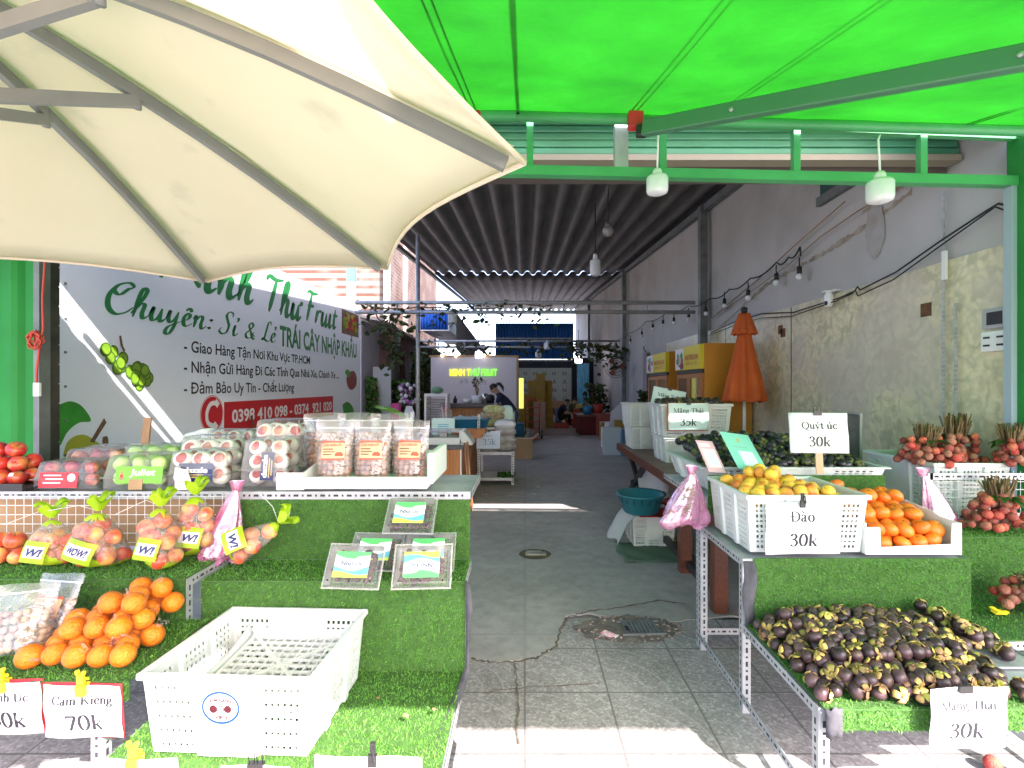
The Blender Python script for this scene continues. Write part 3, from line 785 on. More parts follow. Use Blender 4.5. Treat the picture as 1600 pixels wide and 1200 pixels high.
# switch plates
for (px,py,lab,nm) in [(1562,533,'white double switch plate on the tiled wall near the green post','switch_plate'),(1564,497,'grey breaker box with torn cover above the switch plate','breaker_box')]:
    c=atx(px,py,XR)
    t=thing(nm,lab,'electrical box',c)
    b=MB(); b.box(-.04,-.02,-.09,.09,-.065,.065); b.build('plate', MT['whitepaint'] if nm=='switch_plate' else mat('grey box',(.4,.4,.42),.5), t, bevel=.006)
    for y,z,hw,hh in ([(y,z,.02,.006) for y in (-.045,.045) for z in (-.025,.025)] if nm=='switch_plate' else [(0,0,.05,.04)]):
        b=MB(); b.box(-.046,-.0405,y-hw,y+hw,z-hh,z+hh); b.build('socket', MT['black'], t)

# steel posts against the wall
for px,lab in [(1098,'green grey steel post against the wall behind the fridge'),(975,'thinner steel post further down the grey wall beside the fan'),(920,'last steel post near the blue sheet cladding')]:
    Y=(XR-.12)*FPX/(px-VX)
    zt = 4.5+.07*(Y-7.1)-.12
    t=thing('steel_post',lab,'post',(XR-.12,Y,0),group='steel posts along the side wall')
    b=MB(); b.box(-.06,.06,-.06,.06,0,zt); b.build('shaft', MT['darksteel'], t)
    b=MB(); b.box(-.11,.1,-.1,.1,0.004,.02); b.build('base_plate', MT['darksteel'], t)

# ---------------- roof
t = thing('corrugated_roof', 'dark corrugated sheet roof running back over the whole shop', 'roof', (0,0,0)); tag(t,kind='thing')
def roofsheet(y0,y1,dz,nm):
    b=MB(); per=.352; x0,x1=-2.82,2.99; nx=int((x1-x0)/per*10); ny=10
    def fn(u,v):
        x=x0+(x1-x0)*u; y=y0+(y1-y0)*v
        s_=math.sin(2*PI*(x-x0)/per); s_=math.copysign(abs(s_)**.6,s_)
        return (x,y,4.5+.07*(y-7.1)+dz+.062*s_)
    b.grid(fn,nx,ny); return b.build(nm, MT['roof'], t, solid=.012)
roofsheet(3.32,15.75,0,'near_sheet'); roofsheet(15.6,29.5,-.05,'far_sheet')
b=MB()
for y in (5.2,):
    b.box(-2.8,2.95,y,y+.08,4.5+.07*(y-7.1)-.2,4.5+.07*(y-7.1)-.08)
b.box(2.88,2.97,3.4,29.4,0,.1,M=Matrix(((1,0,0,0),(0,1,0,0),(0,.07,1,4.5-.07*7.1-.2),(0,0,0,1))))
b.box(-2.86,-2.78,3.4,29.4,0,.1,M=Matrix(((1,0,0,0),(0,1,0,0),(0,.07,1,4.5-.07*7.1-.2),(0,0,0,1))))
b.build('purlin', MT['darksteel'], t)

# ---------------- front: posts, facade, shutter box, header truss
t = thing('front_facade','grey sheet facade above the green shutter header','facade',(0,3.0,0)); tag(t,kind='thing')
b=MB(); b.box(-6,6,.06,.2,3.30,4.6); b.build('sheet', MT['facade'], t)
b=MB(); b.box(XR+.02,6,.07,.25,0,3.299); b.box(2.55,XR+.019,.06,.1,3.1,3.299); b.build('side_sheet_and_sun_stop', MT['greendeep'], t)  # side wall, plus a low strip added to stop sun entering the slot
t = thing('green_post','green sheet clad post at the front beside the marbled wall','post',(XR,3.0,0))
b=MB(); b.box(-.06,.2,-.12,.05,0,3.05); b.build('shaft', MT['greendeep'], t, bevel=.008)
b=MB(); b.box(-.095,-.0605,-.02,.03,0,2.78); b.build('guide_rail', mat('pale blue rail',(.33,.42,.5),.4), t)
# corrugated green sheet beside the banner
t = thing('green_side_panel','green corrugated metal side panel beside the fruit banner','panel',(-2.9,3.0,0))
b=MB(); nx=64
def fn(u,v):
    x=-3.1*u; q=(x/.155)%1.0
    y=-.035 if q<.16 else (-.035+.035*(q-.16)/.1 if q<.26 else (0 if q<.86 else -.035*(q-.86)/.14))
    return (x,y,3.1*v)
b.grid(fn,124,1,smooth=False); b.build('sheet', MT['greendeep'], t, solid=.004)
b=MB(); b.box(-.004,.03,-.05,.02,0,3.1); b.build('edge_rail', MT['darksteel'], t)
b=MB()
for z in [k*.12 for k in range(25)]: b.box(-.01,.012,.021,.1,z+.003,z+.117)
b.box(-.009,.008,.022,.098,0.001,3.0)
b.build('jamb_brick', mat('sooty jamb',(.06,.055,.045),.9,(.035,.03,.028),9,bump=.6,bscale=14), t)
c=at(68,545,3.0-.06)
t = thing('knotted_red_cable','knotted red cord with a white plug hanging on the dark jamb','cord',c)
b=MB()
b.tube([(0.02,0,.75),(.018,-.01,.5),(-.006,0,.3),(-.002,0,.12),(-.015,-.01,0),(-.03,-.01,-.12),(-.03,-.01,-.2)],.006,6)
for k in range(5):
    a=k*1.2; b.tube([(-.03+.05*math.cos(a+q)*(.6+.4*math.sin(3*q)),-.02+.012*math.sin(2*q+k),.05+.05*math.sin(a+q)*rnd(.6,1.2)) for q in [i*.5 for i in range(14)]],.005,5)
b.build('cable', MT['redcord'], t)
b=MB(); b.box(-.045,-.01,-.02,.0,-.28,-.2); b.build('plug', MT['whitepaint'], t, bevel=.004)

t = thing('shutter_box','green roller shutter slats under a beige edge across the front','shutter',(0,3.43,.05)); tag(t,kind='thing')
b=MB(); 
for k in range(5):
    z=3.08+k*.055; b.box(-3.7,XR-.02,-.012*math.cos(k),.06,z,z+.05)
b.build('slat', MT['slat'], t, bevel=.012)
b=MB(); b.box(-3.7,XR-.02,-.03,.08,3.035,3.075); b.build('edge', MT['cream'], t)
b=MB(); b.box(-3.7,XR-.02,.1,.22,2.97,3.05); b.build('back_beam', mat('sooty beam',(.11,.09,.08),.9), t)

t = thing('header_truss','bright green steel ladder truss spanning the shop front','truss',(0,3.0,0)); tag(t,kind='thing')
tl=lambda x: -.022*max(x,0)
b=MB(); b.add([(x,y,2.835+tl(x)+z) for x in (-3.0,0,XR-.06) for y,z in ((-.03,-.028),(.03,-.028),(.03,.028),(-.03,.028))],
   [(0,1,5,4),(1,2,6,5),(2,3,7,6),(3,0,4,7),(4,5,9,8),(5,6,10,9),(6,7,11,10),(7,4,8,11),(0,3,2,1),(8,9,10,11)]); b.build('lower_rail', MT['greenpaint'], t)
b=MB(); b.add([(x,y,3.17+1.9*tl(x)+z) for x in (-3.0,0,XR-.06) for y,z in ((-.02,-.025),(.02,-.025),(.02,.025),(-.02,.025))],
   [(0,1,5,4),(1,2,6,5),(2,3,7,6),(3,0,4,7),(4,5,9,8),(5,6,10,9),(6,7,11,10),(7,4,8,11),(0,3,2,1),(8,9,10,11)]); b.build('upper_rail', MT['greenpaint'], t)
for px in (300,560,828,1035,1243,1440):
    x=(px-VX)*3.0/FPX
    b=MB(); b.box(x-.02,x+.02,-.02,.02,2.835+.0285+tl(x),3.17-.0255+1.9*tl(x)); b.build('strut', MT['greenpaint'], t)
x=(970-VX)*3/FPX
b=MB(); b.box(x-.04,x+.04,-.025,.025,2.8635+tl(x),3.144+1.9*tl(x)); b.build('bracket_plate', MT['steel'], t)

# ---------------- awnings
MT['seam']=mat('seam green',(.01,.3,.02),.6,trans=.3)
def awning(nm,lab,x0,x1,yf,seams,droop):
    t=thing(nm,lab,'awning',(0,0,0),group='green awnings over the shop front')
    zz=lambda x,y: 3.15-.28*(2.93-y)-.03*max(x,0)*(y/2.93 if y>0 else 0)
    b=MB(); b.grid(lambda u,v:(x0+(x1-x0)*u, 2.93+(yf-2.93)*v, zz(x0+(x1-x0)*u, 2.93+(yf-2.93)*v)-.03*math.sin(PI*v)*math.sin(PI*u*3)**2+.012*mnoise.noise((u*9,v*2.5,1))+.006*mnoise.noise((u*30,v*4,2))),70,24); b.build('canvas', MT['awn'], t)
    for xb,xf in seams:
        b=MB()
        for k in (0,1):
            b.bar((xb+k*.03,2.9,zz(xb,2.9)-.006),(xf+k*.03,yf+.02,zz(xf,yf)-.006),.006,.004)
        b.build('seam', MT['seam'], t)
    b=MB(); b.tube([(x0,2.9,zz(x0,2.93)-.035),(x1,2.9,zz(x1,2.93)-.035)],.03,14); b.build('roller', MT['greenpaint'], t)
    b=MB(); b.tube([(x0,yf,zz(x0,yf)),(x1,yf,zz(x1,yf))],.035,10); b.build('front_bar', MT['greenpaint'], t)
    b=MB(); b.grid(lambda u,v:(x0+(x1-x0)*u, yf-.03, zz(x0,yf)-.07*v-.012*abs(math.sin(u*PI*14))*v),56,2); b.build('valance', MT['awn'], t)
    return t,zz
ta,zz=awning('awning','bright green canvas awning above the mangosteen stall, pulled right out',-.05,5.2,-.06,[(.6,.62),(1.07,1.1),(2.55,2.4)],0)
tb,_=awning('awning','green canvas awning cut short to let sun onto the big parasol',-3.7,-.03,.8,[(-.31,-.33),(-1.0,-1.0),(-2.2,-2.2)],0)  # canopy split and shortened out of view so sun strikes the parasol
for tt,x,dirx,ext in ((ta,.62,1,1.35),(tb,-.3,1,.55)):
    b=MB(); b.box(x-.035,x+.05,2.8,2.86,3.0,3.1); b.build('red_bracket', MT['red'], tt, bevel=.01)
    b=MB(); b.box(x-.0,x+.06,2.76,2.799,2.93,3.0); b.build('shoulder_joint', MT['black'], tt, bevel=.01)
a=Vector((.66,2.77,2.975)); e=Vector((1.84,1.62,2.655)); f=Vector((1.05,-.08,2.27))
b=MB(); b.bar(a,e,.05,.085); b.build('upper_arm', MT['armgreen'], ta, bevel=.008)
b=MB(); b.bar(e+Vector((0,-.03,-.02)),f,.05,.07); b.build('forearm', MT['armgreen'], ta, bevel=.008)
b=MB()
for q in (.3,.9,.93): 
    p=a.lerp(e,q); d=(e-a).normalized(); nn=d.cross(Vector((0,0,1))).normalized()
    b.tube([p+nn*.027,p+nn*.033],.011,10)
    b.tube([p-nn*.027,p-nn*.033],.011,10)
b.build('rivet', MT['steel'], ta)
a=Vector((-.26,2.77,2.975)); e=Vector((-.9,1.9,2.72)); f=Vector((-.3,.86,2.5))
b=MB(); b.bar(a,e,.05,.085); b.build('upper_arm', MT['armgreen'], tb, bevel=.008)
b=MB(); b.bar(e+Vector((0,-.03,-.02)),f,.05,.07); b.build('forearm', MT['armgreen'], tb, bevel=.008)

# ---------------- big cream parasol
k_=.8
def up(px,py): 
    u=.6*k_/(VY-py); return ((px-VX)*u, u*FPX)
cx_,cy_=-1.683*k_,1.164*k_; Zr=1.55+.6*k_; Za=1.55+1.187*k_; RR=1.69*k_
tips=[up(820,250),up(605,418),up(325,438)]+[(cx_+RR*math.cos(R(a)),cy_+RR*math.sin(R(a))) for a in (139,184,229,274,320)]
MT['stitch']=mat('stitching',(.5,.44,.34),.9)
t=thing('parasol','large open cream market parasol with grey ribs over the fruit racks','parasol',(cx_,cy_,0))
b=MB(); NS,NR=12,12
C0=Vector((0,0,Za))
vs=[]; fs=[]
for s_ in range(8):
    p=Vector((tips[s_][0]-cx_,tips[s_][1]-cy_,Zr)); q=Vector((tips[(s_+1)%8][0]-cx_,tips[(s_+1)%8][1]-cy_,Zr))
    def fn(u,v):
        e_=p.lerp(q,u); pull=1-.055*math.sin(PI*u)*v**2
        r=v
        x=e_.x*r*pull; y=e_.y*r*pull
        z=Za+(Zr-Za)*r + .05*math.sin(PI*r)*1.0 - .035*math.sin(PI*u)*math.sin(PI*min(1,r*1.0))*1 + .02*math.sin(PI*u)*r*r
        z+=.004*mnoise.noise((x*6,y*6,s_))
        return (x,y,z)
    b.grid(fn,NS,NR)
canopy=b.build('canopy', MT['canvas'], t, solid=.003)
b=MB()
for s_ in range(8):
    p=Vector((tips[s_][0]-cx_,tips[s_][1]-cy_,Zr)); q=Vector((tips[(s_+1)%8][0]-cx_,tips[(s_+1)%8][1]-cy_,Zr))
    P=[]
    for i in range(13):
        u=i/12; e_=p.lerp(q,u); pull=1-.055*math.sin(PI*u); P.append((e_.x*pull,e_.y*pull,Zr+.02*math.sin(PI*u)-.006))
    b.tube(P,.006,5)
b.build('hem', MT['canvas'], t)
for s_ in range(8):
    p=Vector((tips[s_][0]-cx_,tips[s_][1]-cy_,Zr))
    b=MB(); P=[C0.lerp(p,r)+Vector((0,0,.05*math.sin(PI*r)-.03)) for r in [i/8*.95+.02 for i in range(9)]]
    for i in range(8): b.bar(P[i],P[i+1],.019,.03)
    b.build('rib', MT['rib'], t)
    sdv=Vector((-p.y,p.x,0)).normalized()
    for q in (-1,1):
        b=MB(); b.tube([C0.lerp(p,r)+sdv*q*(.022+.02*r)+Vector((0,0,.05*math.sin(PI*r)-.0045-.012*r*(1-r))) for r in [i/10*.9+.08 for i in range(11)]],.0013,4); b.build('stitching', MT['stitch'], t)
    b=MB(); j=C0.lerp(p,.38)+Vector((0,0,.05*math.sin(PI*.38)-.05)); b.bar((p.normalized()*.05).to_3d()*Vector((1,1,0))+Vector((0,0,1.55+.70*k_)) if False else Vector((p.x*.03,p.y*.03,1.55+.715*k_)),j,.02,.03)
    b.tube([j+Vector((0,0,-.02)),j+Vector((0,0,.03))],.01,8)
    b.build('strut', MT['rib'], t)
b=MB(); b.tube([(0,0,.05),(0,0,Za-.01)],.028,14); b.build('pole', MT['rib'], t)
b=MB(); b.lathe([(.06,1.55+.67*k_),(.065,1.55+.7*k_),(.06,1.55+.75*k_),(.03,1.55+.76*k_)],14); b.build('runner', MT['rib'], t)
b=MB(); b.lathe([(.001,.0),(.27,.0),(.28,.05),(.22,.075),(.05,.09),(.05,.26),(.001,.26)],24); b.build('base', MT['darksteel'], t)

# ---------------- hanging lamps at the front
def bulb_lamp(name,lab,px,py,Y,r,h,topz,lit=False,mtl=None,group=None,cordmat=None):
    c=at(px,py,Y)
    t=thing(name,lab,'lamp',c,group=group)
    b=MB(); b.lathe([(.001,-h),(r*.6,-h*.985),(r*.93,-h*.9),(r,-h*.75),(r,-h*.12),(r*.9,0),(r*.45,h*.06)],18); b.build('bulb', mtl or (MT['lit'] if lit else MT['bulb']), t)
    b=MB(); b.lathe([(r*.46,h*.06),(r*.42,h*.3),(r*.3,h*.42),(.004,h*.45)],14); b.build('cap', MT['whitepaint'], t)
    b=MB(); b.tube([(0,0,h*.45),(rnd(-.01,.01),0,(topz-c.z)*.5+.1),(0,0,topz-c.z)],.006 if Y<4 else .01,6); b.build('cord', cordmat or MT['whitepaint'], t)
    return t
bulb_lamp('hanging_lamp','white lamp bulb hanging from the truss beside the dark roof',1027,276,2.9,.062,.105,3.06)
bulb_lamp('hanging_lamp','white lamp bulb hanging from the truss before the green window',1375,283,2.75,.068,.12,2.93)
bulb_lamp('hanging_lamp','white cylinder lamp hanging lower under the dark roof on a black cord',930,407,8.0,.085,.25,4.45,cordmat=MT['cable'])
c=at(950,361,7.2); t=thing('globe_lamp','dusty round glass globe lamp on a cord under the dark roof','lamp',c)
b=MB(); b.ball((0,0,0),.078,16,10); b.build('globe', mat('dusty glass',(.42,.4,.36),.3,(.3,.28,.25),12), t)
b=MB(); b.lathe([(.045,.06),(.04,.12),(.01,.13)],12); b.build('cap', MT['darksteel'], t)
b=MB(); b.tube([(0,0,.12),(.0,0,.5),(.02,0,4.48-c.z)],.008,6); b.build('cord', MT['cable'], t)

# ---------------- the big banner
YB0,YB1=4.02,11.38
t=thing('fruit_banner','long pale blue grey banner wall with green lettering and printed fruit','banner',(XL,0,0)); tag(t,kind='thing')
b=MB(); b.box(-.05,0,YB0,YB1,.55,3.31); b.build('panel', MT['banner'], t)
X0=.003
def emit(b,parts,M,mi=0):
    for vs,fs in parts: b.add(vs,fs,mi,False,M)
def pM(px,py,dx=X0):
    p=atx(px,py,XL); return wallM(dx,p.y,p.z)
def wy(px): return XL*FPX/(px-VX)
def line_font(b,txt,px0,px1,Z,h,bold=.012,mi=0,dx=X0,shear=0):
    vs,fs=font_mesh(txt.replace('Đ','D'),bold); w0=max(v.x for v in vs)-min(v.x for v in vs); mn=min(v.x for v in vs)
    sx=(wy(px1)-wy(px0))/w0; vs=fit(vs,wy(px1)-wy(px0),h,shear); M_=wallM(dx,wy(px0),Z); b.add(vs,fs,mi,False,M_)
    for i,ch in enumerate(txt):
        if ch=='Đ':
            pre=font_mesh(txt[:i].replace('Đ','D')+'D',bold)[0]; xr=max(v.x for v in pre)-mn
            xl=xr-.62; b.add([(( xl-.07)*sx,h*.44,.0006),((xl+.26)*sx,h*.44,.0006),((xl+.26)*sx,h*.56,.0006),((xl-.07)*sx,h*.56,.0006)],[(0,1,2,3)],mi,False,M_)
b=MB()
line_font(b,'- Giao Hàng Tận Nơi Khu Vực TP.HCM',287,484,1.922,.135)
line_font(b,'- Nhận Gửi Hàng Đi Các Tỉnh Qua Nhà Xe, Chành Xe ...',287,529,1.692,.135)
line_font(b,'- Đảm Bảo Uy Tín - Chất Lượng',287,459,1.455,.135)
b.build('delivery_lettering', MT['bblack'], t)
b=MB()
pr,w_=cursive_text('Chuyên:',.30,.05,.13)
sx=(wy(331)-wy(157))/w_; emit(b,[([Vector((v.x*sx,v.y,v.z)) for v in a],f) for a,f in pr],wallM(X0,wy(157),2.205))
pr,w_=cursive_text('Sỉ & Lẻ',.29,.045,.12)
sx=(wy(430)-wy(340))/w_; emit(b,[([Vector((v.x*sx,v.y,v.z)) for v in a],f) for a,f in pr],wallM(X0,wy(340),2.19))
line_font(b,'TRÁI CÂY NHẬP KHẨU',437,557,2.165,.31,bold=.03)
pr,w_=cursive_text('Minh',.52,.08,.17,.15,.6); sx=1.75/w_
emit(b,[([Vector((v.x*sx,v.y,v.z)) for v in a],f) for a,f in pr],wallM(X0,5.1,2.66))
pr,w_=cursive_text('Thư',.54,.08,.17,.15,.6); sx=(wy(470)-wy(408))/w_
emit(b,[([Vector((v.x*sx,v.y,v.z)) for v in a],f) for a,f in pr],wallM(X0,wy(408),2.63))
pr,w_=cursive_text('Fruit',.54,.08,.17,.15,.6); sx=(wy(525)-wy(474))/w_
emit(b,[([Vector((v.x*sx,v.y,v.z)) for v in a],f) for a,f in pr],wallM(X0,wy(474),2.66))
b.build('green_lettering', MT['bgreen'], t)
# phone bar
b=MB(); b.box(0,.003,wy(350),wy(520),.972,1.34,0)
k=40; yc,zc,r=wy(331),1.205,.225
b.add([(.0045,yc+r*math.cos(2*PI*i/k),zc+r*math.sin(2*PI*i/k)) for i in range(k)],[tuple(range(k))],0)
b.add([(.0052,yc+rr*math.cos(2*PI*i/k),zc+rr*math.sin(2*PI*i/k)) for rr in (r*.97,r*.93) for i in range(k)],[(i,(i+1)%k,k+(i+1)%k,k+i) for i in range(k)],1)
vs,fs=ribbon([(.08,.13),(-.03,.12),(-.1,.02),(-.08,-.1),(.05,-.15)],.045,.045,True,0,force=.055)
b.add(vs,fs,1,False,wallM(.0056,yc,zc)); 
for q in ((.09,.125),(.06,-.145)):
    vs,fs=ribbon([(q[0]-.035,q[1]+.03),(q[0]+.03,q[1]-.03)],.1,.1,False,0.0001,force=.075); b.add(vs,fs,1,False,wallM(.0056,yc,zc))
line_font(b,'0398 410 098 - 0374  921 020',362,518,1.075,.165,bold=.03,mi=1,dx=.0045)
b.build('phone_bar', [MT['bred'],MT['bwhite']], t)
# printed fruit
def disc(b,y,z,ry,rz,dx,mi=0,k=20): b.add([(dx,y+ry*math.cos(2*PI*i/k),z+rz*math.sin(2*PI*i/k)) for i in range(k)],[tuple(range(k))],mi)
b=MB(); d=.002
for i in range(26):
    q=rnd(0,1); px=170+60*q+rnd(-12,10); py=552+ q*48+rnd(-14,14)
    p=atx(px,py,XL); rr=rnd(.058,.066); d+=.0004; disc(b,p.y,p.z,rr*.95,rr,d,0); d+=.0003; disc(b,p.y-.0,p.z,rr*.72,rr*.78,d,1)
p=atx(187,540,XL); vs,fs=ribbon([(-.02,.09),(0,0),(.03,-.05)],.03,.03,True,0,force=.025); b.add(vs,fs,2,False,wallM(d+.001,p.y,p.z))
b.build('grape_picture', [mat('grape edge ink',(.05,.13,.008),.5),MT['bgrape'],MT['bbrown']], t)
def blob(b,pts,dx,mi):
    P=[atx(px,py,XL) for px,py in pts]; cc=sum(P,Vector())/len(P)
    b.add([(dx,p.y,p.z) for p in P]+[(dx,cc.y,cc.z)],[(i,(i+1)%len(P),len(P)) for i in range(len(P))],mi)
def cl(pts): 
    q=catmull(list(pts)+[pts[0]],5); return [(a.x,a.y) for a in q]
b=MB(); blob(b,cl([(93,632),(110,627),(128,635),(142,657),(125,660),(112,668),(100,682),(93,694)]),.002,0)
blob(b,cl([(98,712),(104,692),(118,681),(134,680),(150,690),(165,700),(172,716),(130,730)]),.0026,1)
vs=[atx(*q,XL) for q in [(140,690),(146,692),(166,660),(162,653)]]; b.add([(.0032,v.y,v.z) for v in vs],[(0,1,2,3)],2)
blob(b,cl([(160,683),(168,683),(168,705),(159,705)]),.0032,2)
b.build('pear_picture', [MT['bleaf'],MT['bpear'],MT['bbrown']], t)
b=MB(); blob(b,cl([(541,590),(546,582),(553,580),(557,590),(556,603),(549,609),(543,603)]),.002,0); blob(b,cl([(539,582),(542,577),(547,582),(544,590)]),.0026,1)
blob(b,cl([(535,632),(543,628),(551,636),(553,650),(545,655),(538,652)]),.002,1)
b.build('strawberry_picture', [MT['bcherry'],MT['bleaf']], t); b=MB()
for i in range(7):
    px=395+i*16; p=atx(px,676+rnd(-4,4)-i*2.2,XL); disc(b,p.y,p.z,.16,.15,.002+.0004*i,0)
p=atx(392,672,XL); vs,fs=ribbon([(0,.2),(.05,0),(.0,-.12)],.06,.06,True,0,force=.06); b.add(vs,fs,2,False,wallM(.006,p.y,p.z))
b.build('cherry_picture', [MT['bcherry'],MT['bleaf'],MT['bbrown']], t)
b=MB(); y0,y1=wy(534),wy(560); z0,z1=2.62,3.12
b.box(0,.002,y0,y1,z0,z1,0)
for i in range(46):
    disc(b,rnd(y0+.1,y1-.1),rnd(z0+.12,z1-.06),rnd(.05,.12),rnd(.04,.07),.0024+.00012*i,1+i%4,10)
b.build('fruit_photo', [MT['bbrown'],MT['bred'],MT['bgrape'],MT['bpear'],MT['bcherry']], t)
b=MB()
for z in [k*.28+.7 for k in range(10)]: b.ball((.004,YB0+.05,z),.012,6,4)
b.build('nail', MT['darksteel'], t)
# ================================================================= BACK OF THE SHOP
# left side beyond the banner
t=thing('low_side_wall','grey painted side wall with mauve pillars beyond the banner','wall',(XL,0,0)); tag(t,kind='thing')
b=MB(); b.box(-.2,0,11.45,21,0,3.05); b.build('plaster', MT['graywall'], t)
for Y in (12.9,15.0,18.2):
    b=MB(); b.box(.001,.16,Y,Y+.5,0,3.0); b.build('pillar', MT['mauve'], t)
b=MB(); b.box(-.4,.5,11.4,21,0,.06,M=Matrix(((1,0,0,0),(0,1,0,0),(-.2,-.03,1,3.45),(0,0,0,1)))); b.build('lean_to_roof', mat('pale eave',(.4,.36,.34),.8), t)
t=thing('brick_building','sunlit old brick building rising behind the grey side wall','building',(-4.3,0,0)); tag(t,kind='thing')
b=MB(); b.box(-5,0,15.6,17.6,0,9.5); b.box(-5,.05,17.9,24,0,8.0); b.build('brick_wall', MT['brick'], t)
b=MB(); b.box(.0,.12,15.2,15.55,0,9.4); b.box(.0,.1,17.62,17.88,0,8); b.build('concrete_column', mat('pale render',(.34,.31,.28),.85,(.28,.26,.23),2), t)
t=thing('neighbour_house','pale rendered house far behind the banner under the sky','house',(-8,0,0)); tag(t,kind='thing')
b=MB(); b.box(-6,0,14,30,0,4.6); b.build('wall', mat('pale house wall',(.3,.28,.26),.9,(.24,.22,.2),1), t)
b=MB(); b.add([(-6.3,13.7,4.6),(.3,13.7,4.6),(.3,30,4.6),(-6.3,30,4.6),(-3,13.7,6.0),(-3,30,6.0)],[(0,1,4),(1,2,5,4),(2,3,5),(3,0,4,5)]); b.build('roof', mat('tile roof',(.25,.15,.12),.8), t)
c=at(549,430,13); t=thing('blue_downpipe','bright blue pipe stub above the banner end','pipe',(c.x,c.y,0))
b=MB(); b.box(-.11,.11,-.06,.06,4.25,5.1); b.build('blue_section', mat('bright blue pipe',(.05,.45,.65),.4), t)
b=MB(); b.box(-.1,.1,-.05,.05,0,4.245); b.build('post', MT['whitepaint'], t)

# pipe frames across the shop with creeper
def pframe(Y,z0,z1,x0,x1,lab):
    t=thing('pipe_frame',lab,'pipe frame',(0,Y,0),group='pipe frames across the shop')
    b=MB()
    for z in (z0,z1): b.tube([(x0,0,z),(x1,0,z)],.032,8)
    b.build('cross_pipe', MT['steel'], t)
    b=MB(); b.tube([(-1.82,.1,0),(-1.82,.1,4.1 if Y<10 else z1)],.036,10); b.build('upright', MT['steel'], t)
    b=MB()
    k=int((x1-x0)/1.4)
    for i in range(k): b.tube([(x0+.7+i*1.4,0,z0),(x0+.7+i*1.4,0,z1)],.018,6)
    b.build('spacer', MT['steel'], t)
pframe(8.4,2.78,2.94,-2.85,2.86,'front frame of two galvanised pipes with creeper across the shop')
pframe(15.0,2.7,2.88,-3.3,2.86,'rear frame of two galvanised pipes before the blue cladding')
def vine(name,lab,path,nleaf,size,spread,group='creepers on the pipe frames',drop=.25):
    t=thing(name,lab,'creeper',path[0],group=group); o=Vector(path[0])
    b=MB(); P=[Vector(p)-o for p in path]
    pp=[]
    for i in range(len(P)-1):
        for j in range(5):
            q=P[i].lerp(P[i+1],j/5); pp.append(q+Vector((rnd(-1,1),rnd(-1,1),rnd(-1,1)))*.04)
    b.tube(pp,.012,5); b.build('stem', MT['stem'], t)
    b=MB()
    for i in range(nleaf):
        q=pp[random.randrange(len(pp))]+Vector((rnd(-spread,spread),rnd(-spread,spread),-abs(random.gauss(0,drop))+.06))
        leafquad(b,q,size*rnd(.6,1.3))
    b.build('leaves', MT['leafdk'], t)
    return t
def leafquad(b,q,s,mi=0,Mr=None):
    r=Euler((rnd(-1.2,1.2),rnd(-1.2,1.2),rnd(0,6.28))).to_matrix()
    P=[(0,-.5,0),(.3,-.1,.06),(.2,.3,.03),(0,.55,-.06),(-.2,.3,.03),(-.3,-.1,.06)]
    b.add([q+r@(Vector(p)*s) for p in P],[(0,1,2,3),(0,3,4,5)],mi)
vine('creeper','sparse creeper hanging from the front pipes over the blue awning',[(-2.75,8.4,2.9),(-1.8,8.42,2.85),(-1.1,8.4,2.8),(-.2,8.42,2.92),(.6,8.4,2.9)],150,.12,.16)
vine('creeper','creeper massed on the corner post left bare brick behind',[(-2.6,8.5,2.9),(-2.3,8.5,2.4),(-2.2,8.5,2.1),(-2.3,8.45,2.7),(-2.0,8.5,2.85)],110,.13,.14)
vine('creeper','creeper strung along the rear pipes before the blue cladding',[(-3.2,15,2.85),(-1.5,15,2.7),(0,15,2.75),(1.6,15,2.8),(2.8,14.6,2.7)],220,.17,.2)
vine('creeper','thick creeper trailing near the lit bulb on the far wall',[(1.2,15,2.85),(2.0,14.9,2.7),(2.7,14.6,2.5),(2.8,14.2,2.6)],140,.17,.22)
# dark bushy greenery beside the white panel
def bush(name,lab,c,rx,ry,h,n,size,mt,cat='plant',pot=True):
    t=thing(name,lab,cat,c)
    b=MB(); 
    for k in range(6):
        a=rnd(0,6.28); b.tube([(0,0,.1),(rx*.3*math.cos(a),ry*.3*math.sin(a),h*.5),(rx*.6*math.cos(a),ry*.6*math.sin(a),h*.9)],[.025,.018,.008],5)
    b.build('stem', MT['stem'], t)
    b=MB()
    for i in range(n):
        a=rnd(0,6.28); zq=rnd(.15,1); r=math.sqrt(rnd(0,1))*(.6+.5*math.sin(zq*5+a*2)*.4+.3)
        leafquad(b,Vector((rx*r*math.cos(a),ry*r*math.sin(a),h*zq)),size*rnd(.6,1.4))
    b.build('leaves', mt, t)
    if pot:
        b=MB(); b.lathe([(.12,0),(.16,.02),(.2,.3),(.17,.3),(.16,.26),(.001,.25)],14); b.build('pot', mat('dark pot',(.08,.05,.04),.7), t)
    return t
bush('climbing_shrub','dark leafy shrub climbing beside the white slat panel',(-3.0,14.6,0),.42,.5,2.5,900,.16,MT['leafdk'],pot=False)
c=at(577,640,11.9); bush('potted_shrub','tall green shrub at the end of the banner',(c.x,11.9,0),.26,.25,1.75,650,.12,MT['leaf'])
c=at(622,640,12.6); bush('potted_shrub','loose green potted plant behind the pale door leaf',(c.x,12.9,0),.3,.3,1.7,420,.14,MT['leaf'])
c=at(1047,600,10.4); bush('potted_shrub','olive green bush beside the second fridge',(2.55,10.2,0),.3,.35,1.45,520,.13,MT['leafdk'])
c=at(930,590,18); bush('potted_shrub','low dark bush by the far wall under the fan',(2.5,17.6,0),.5,.4,1.6,420,.16,MT['leafdk'])
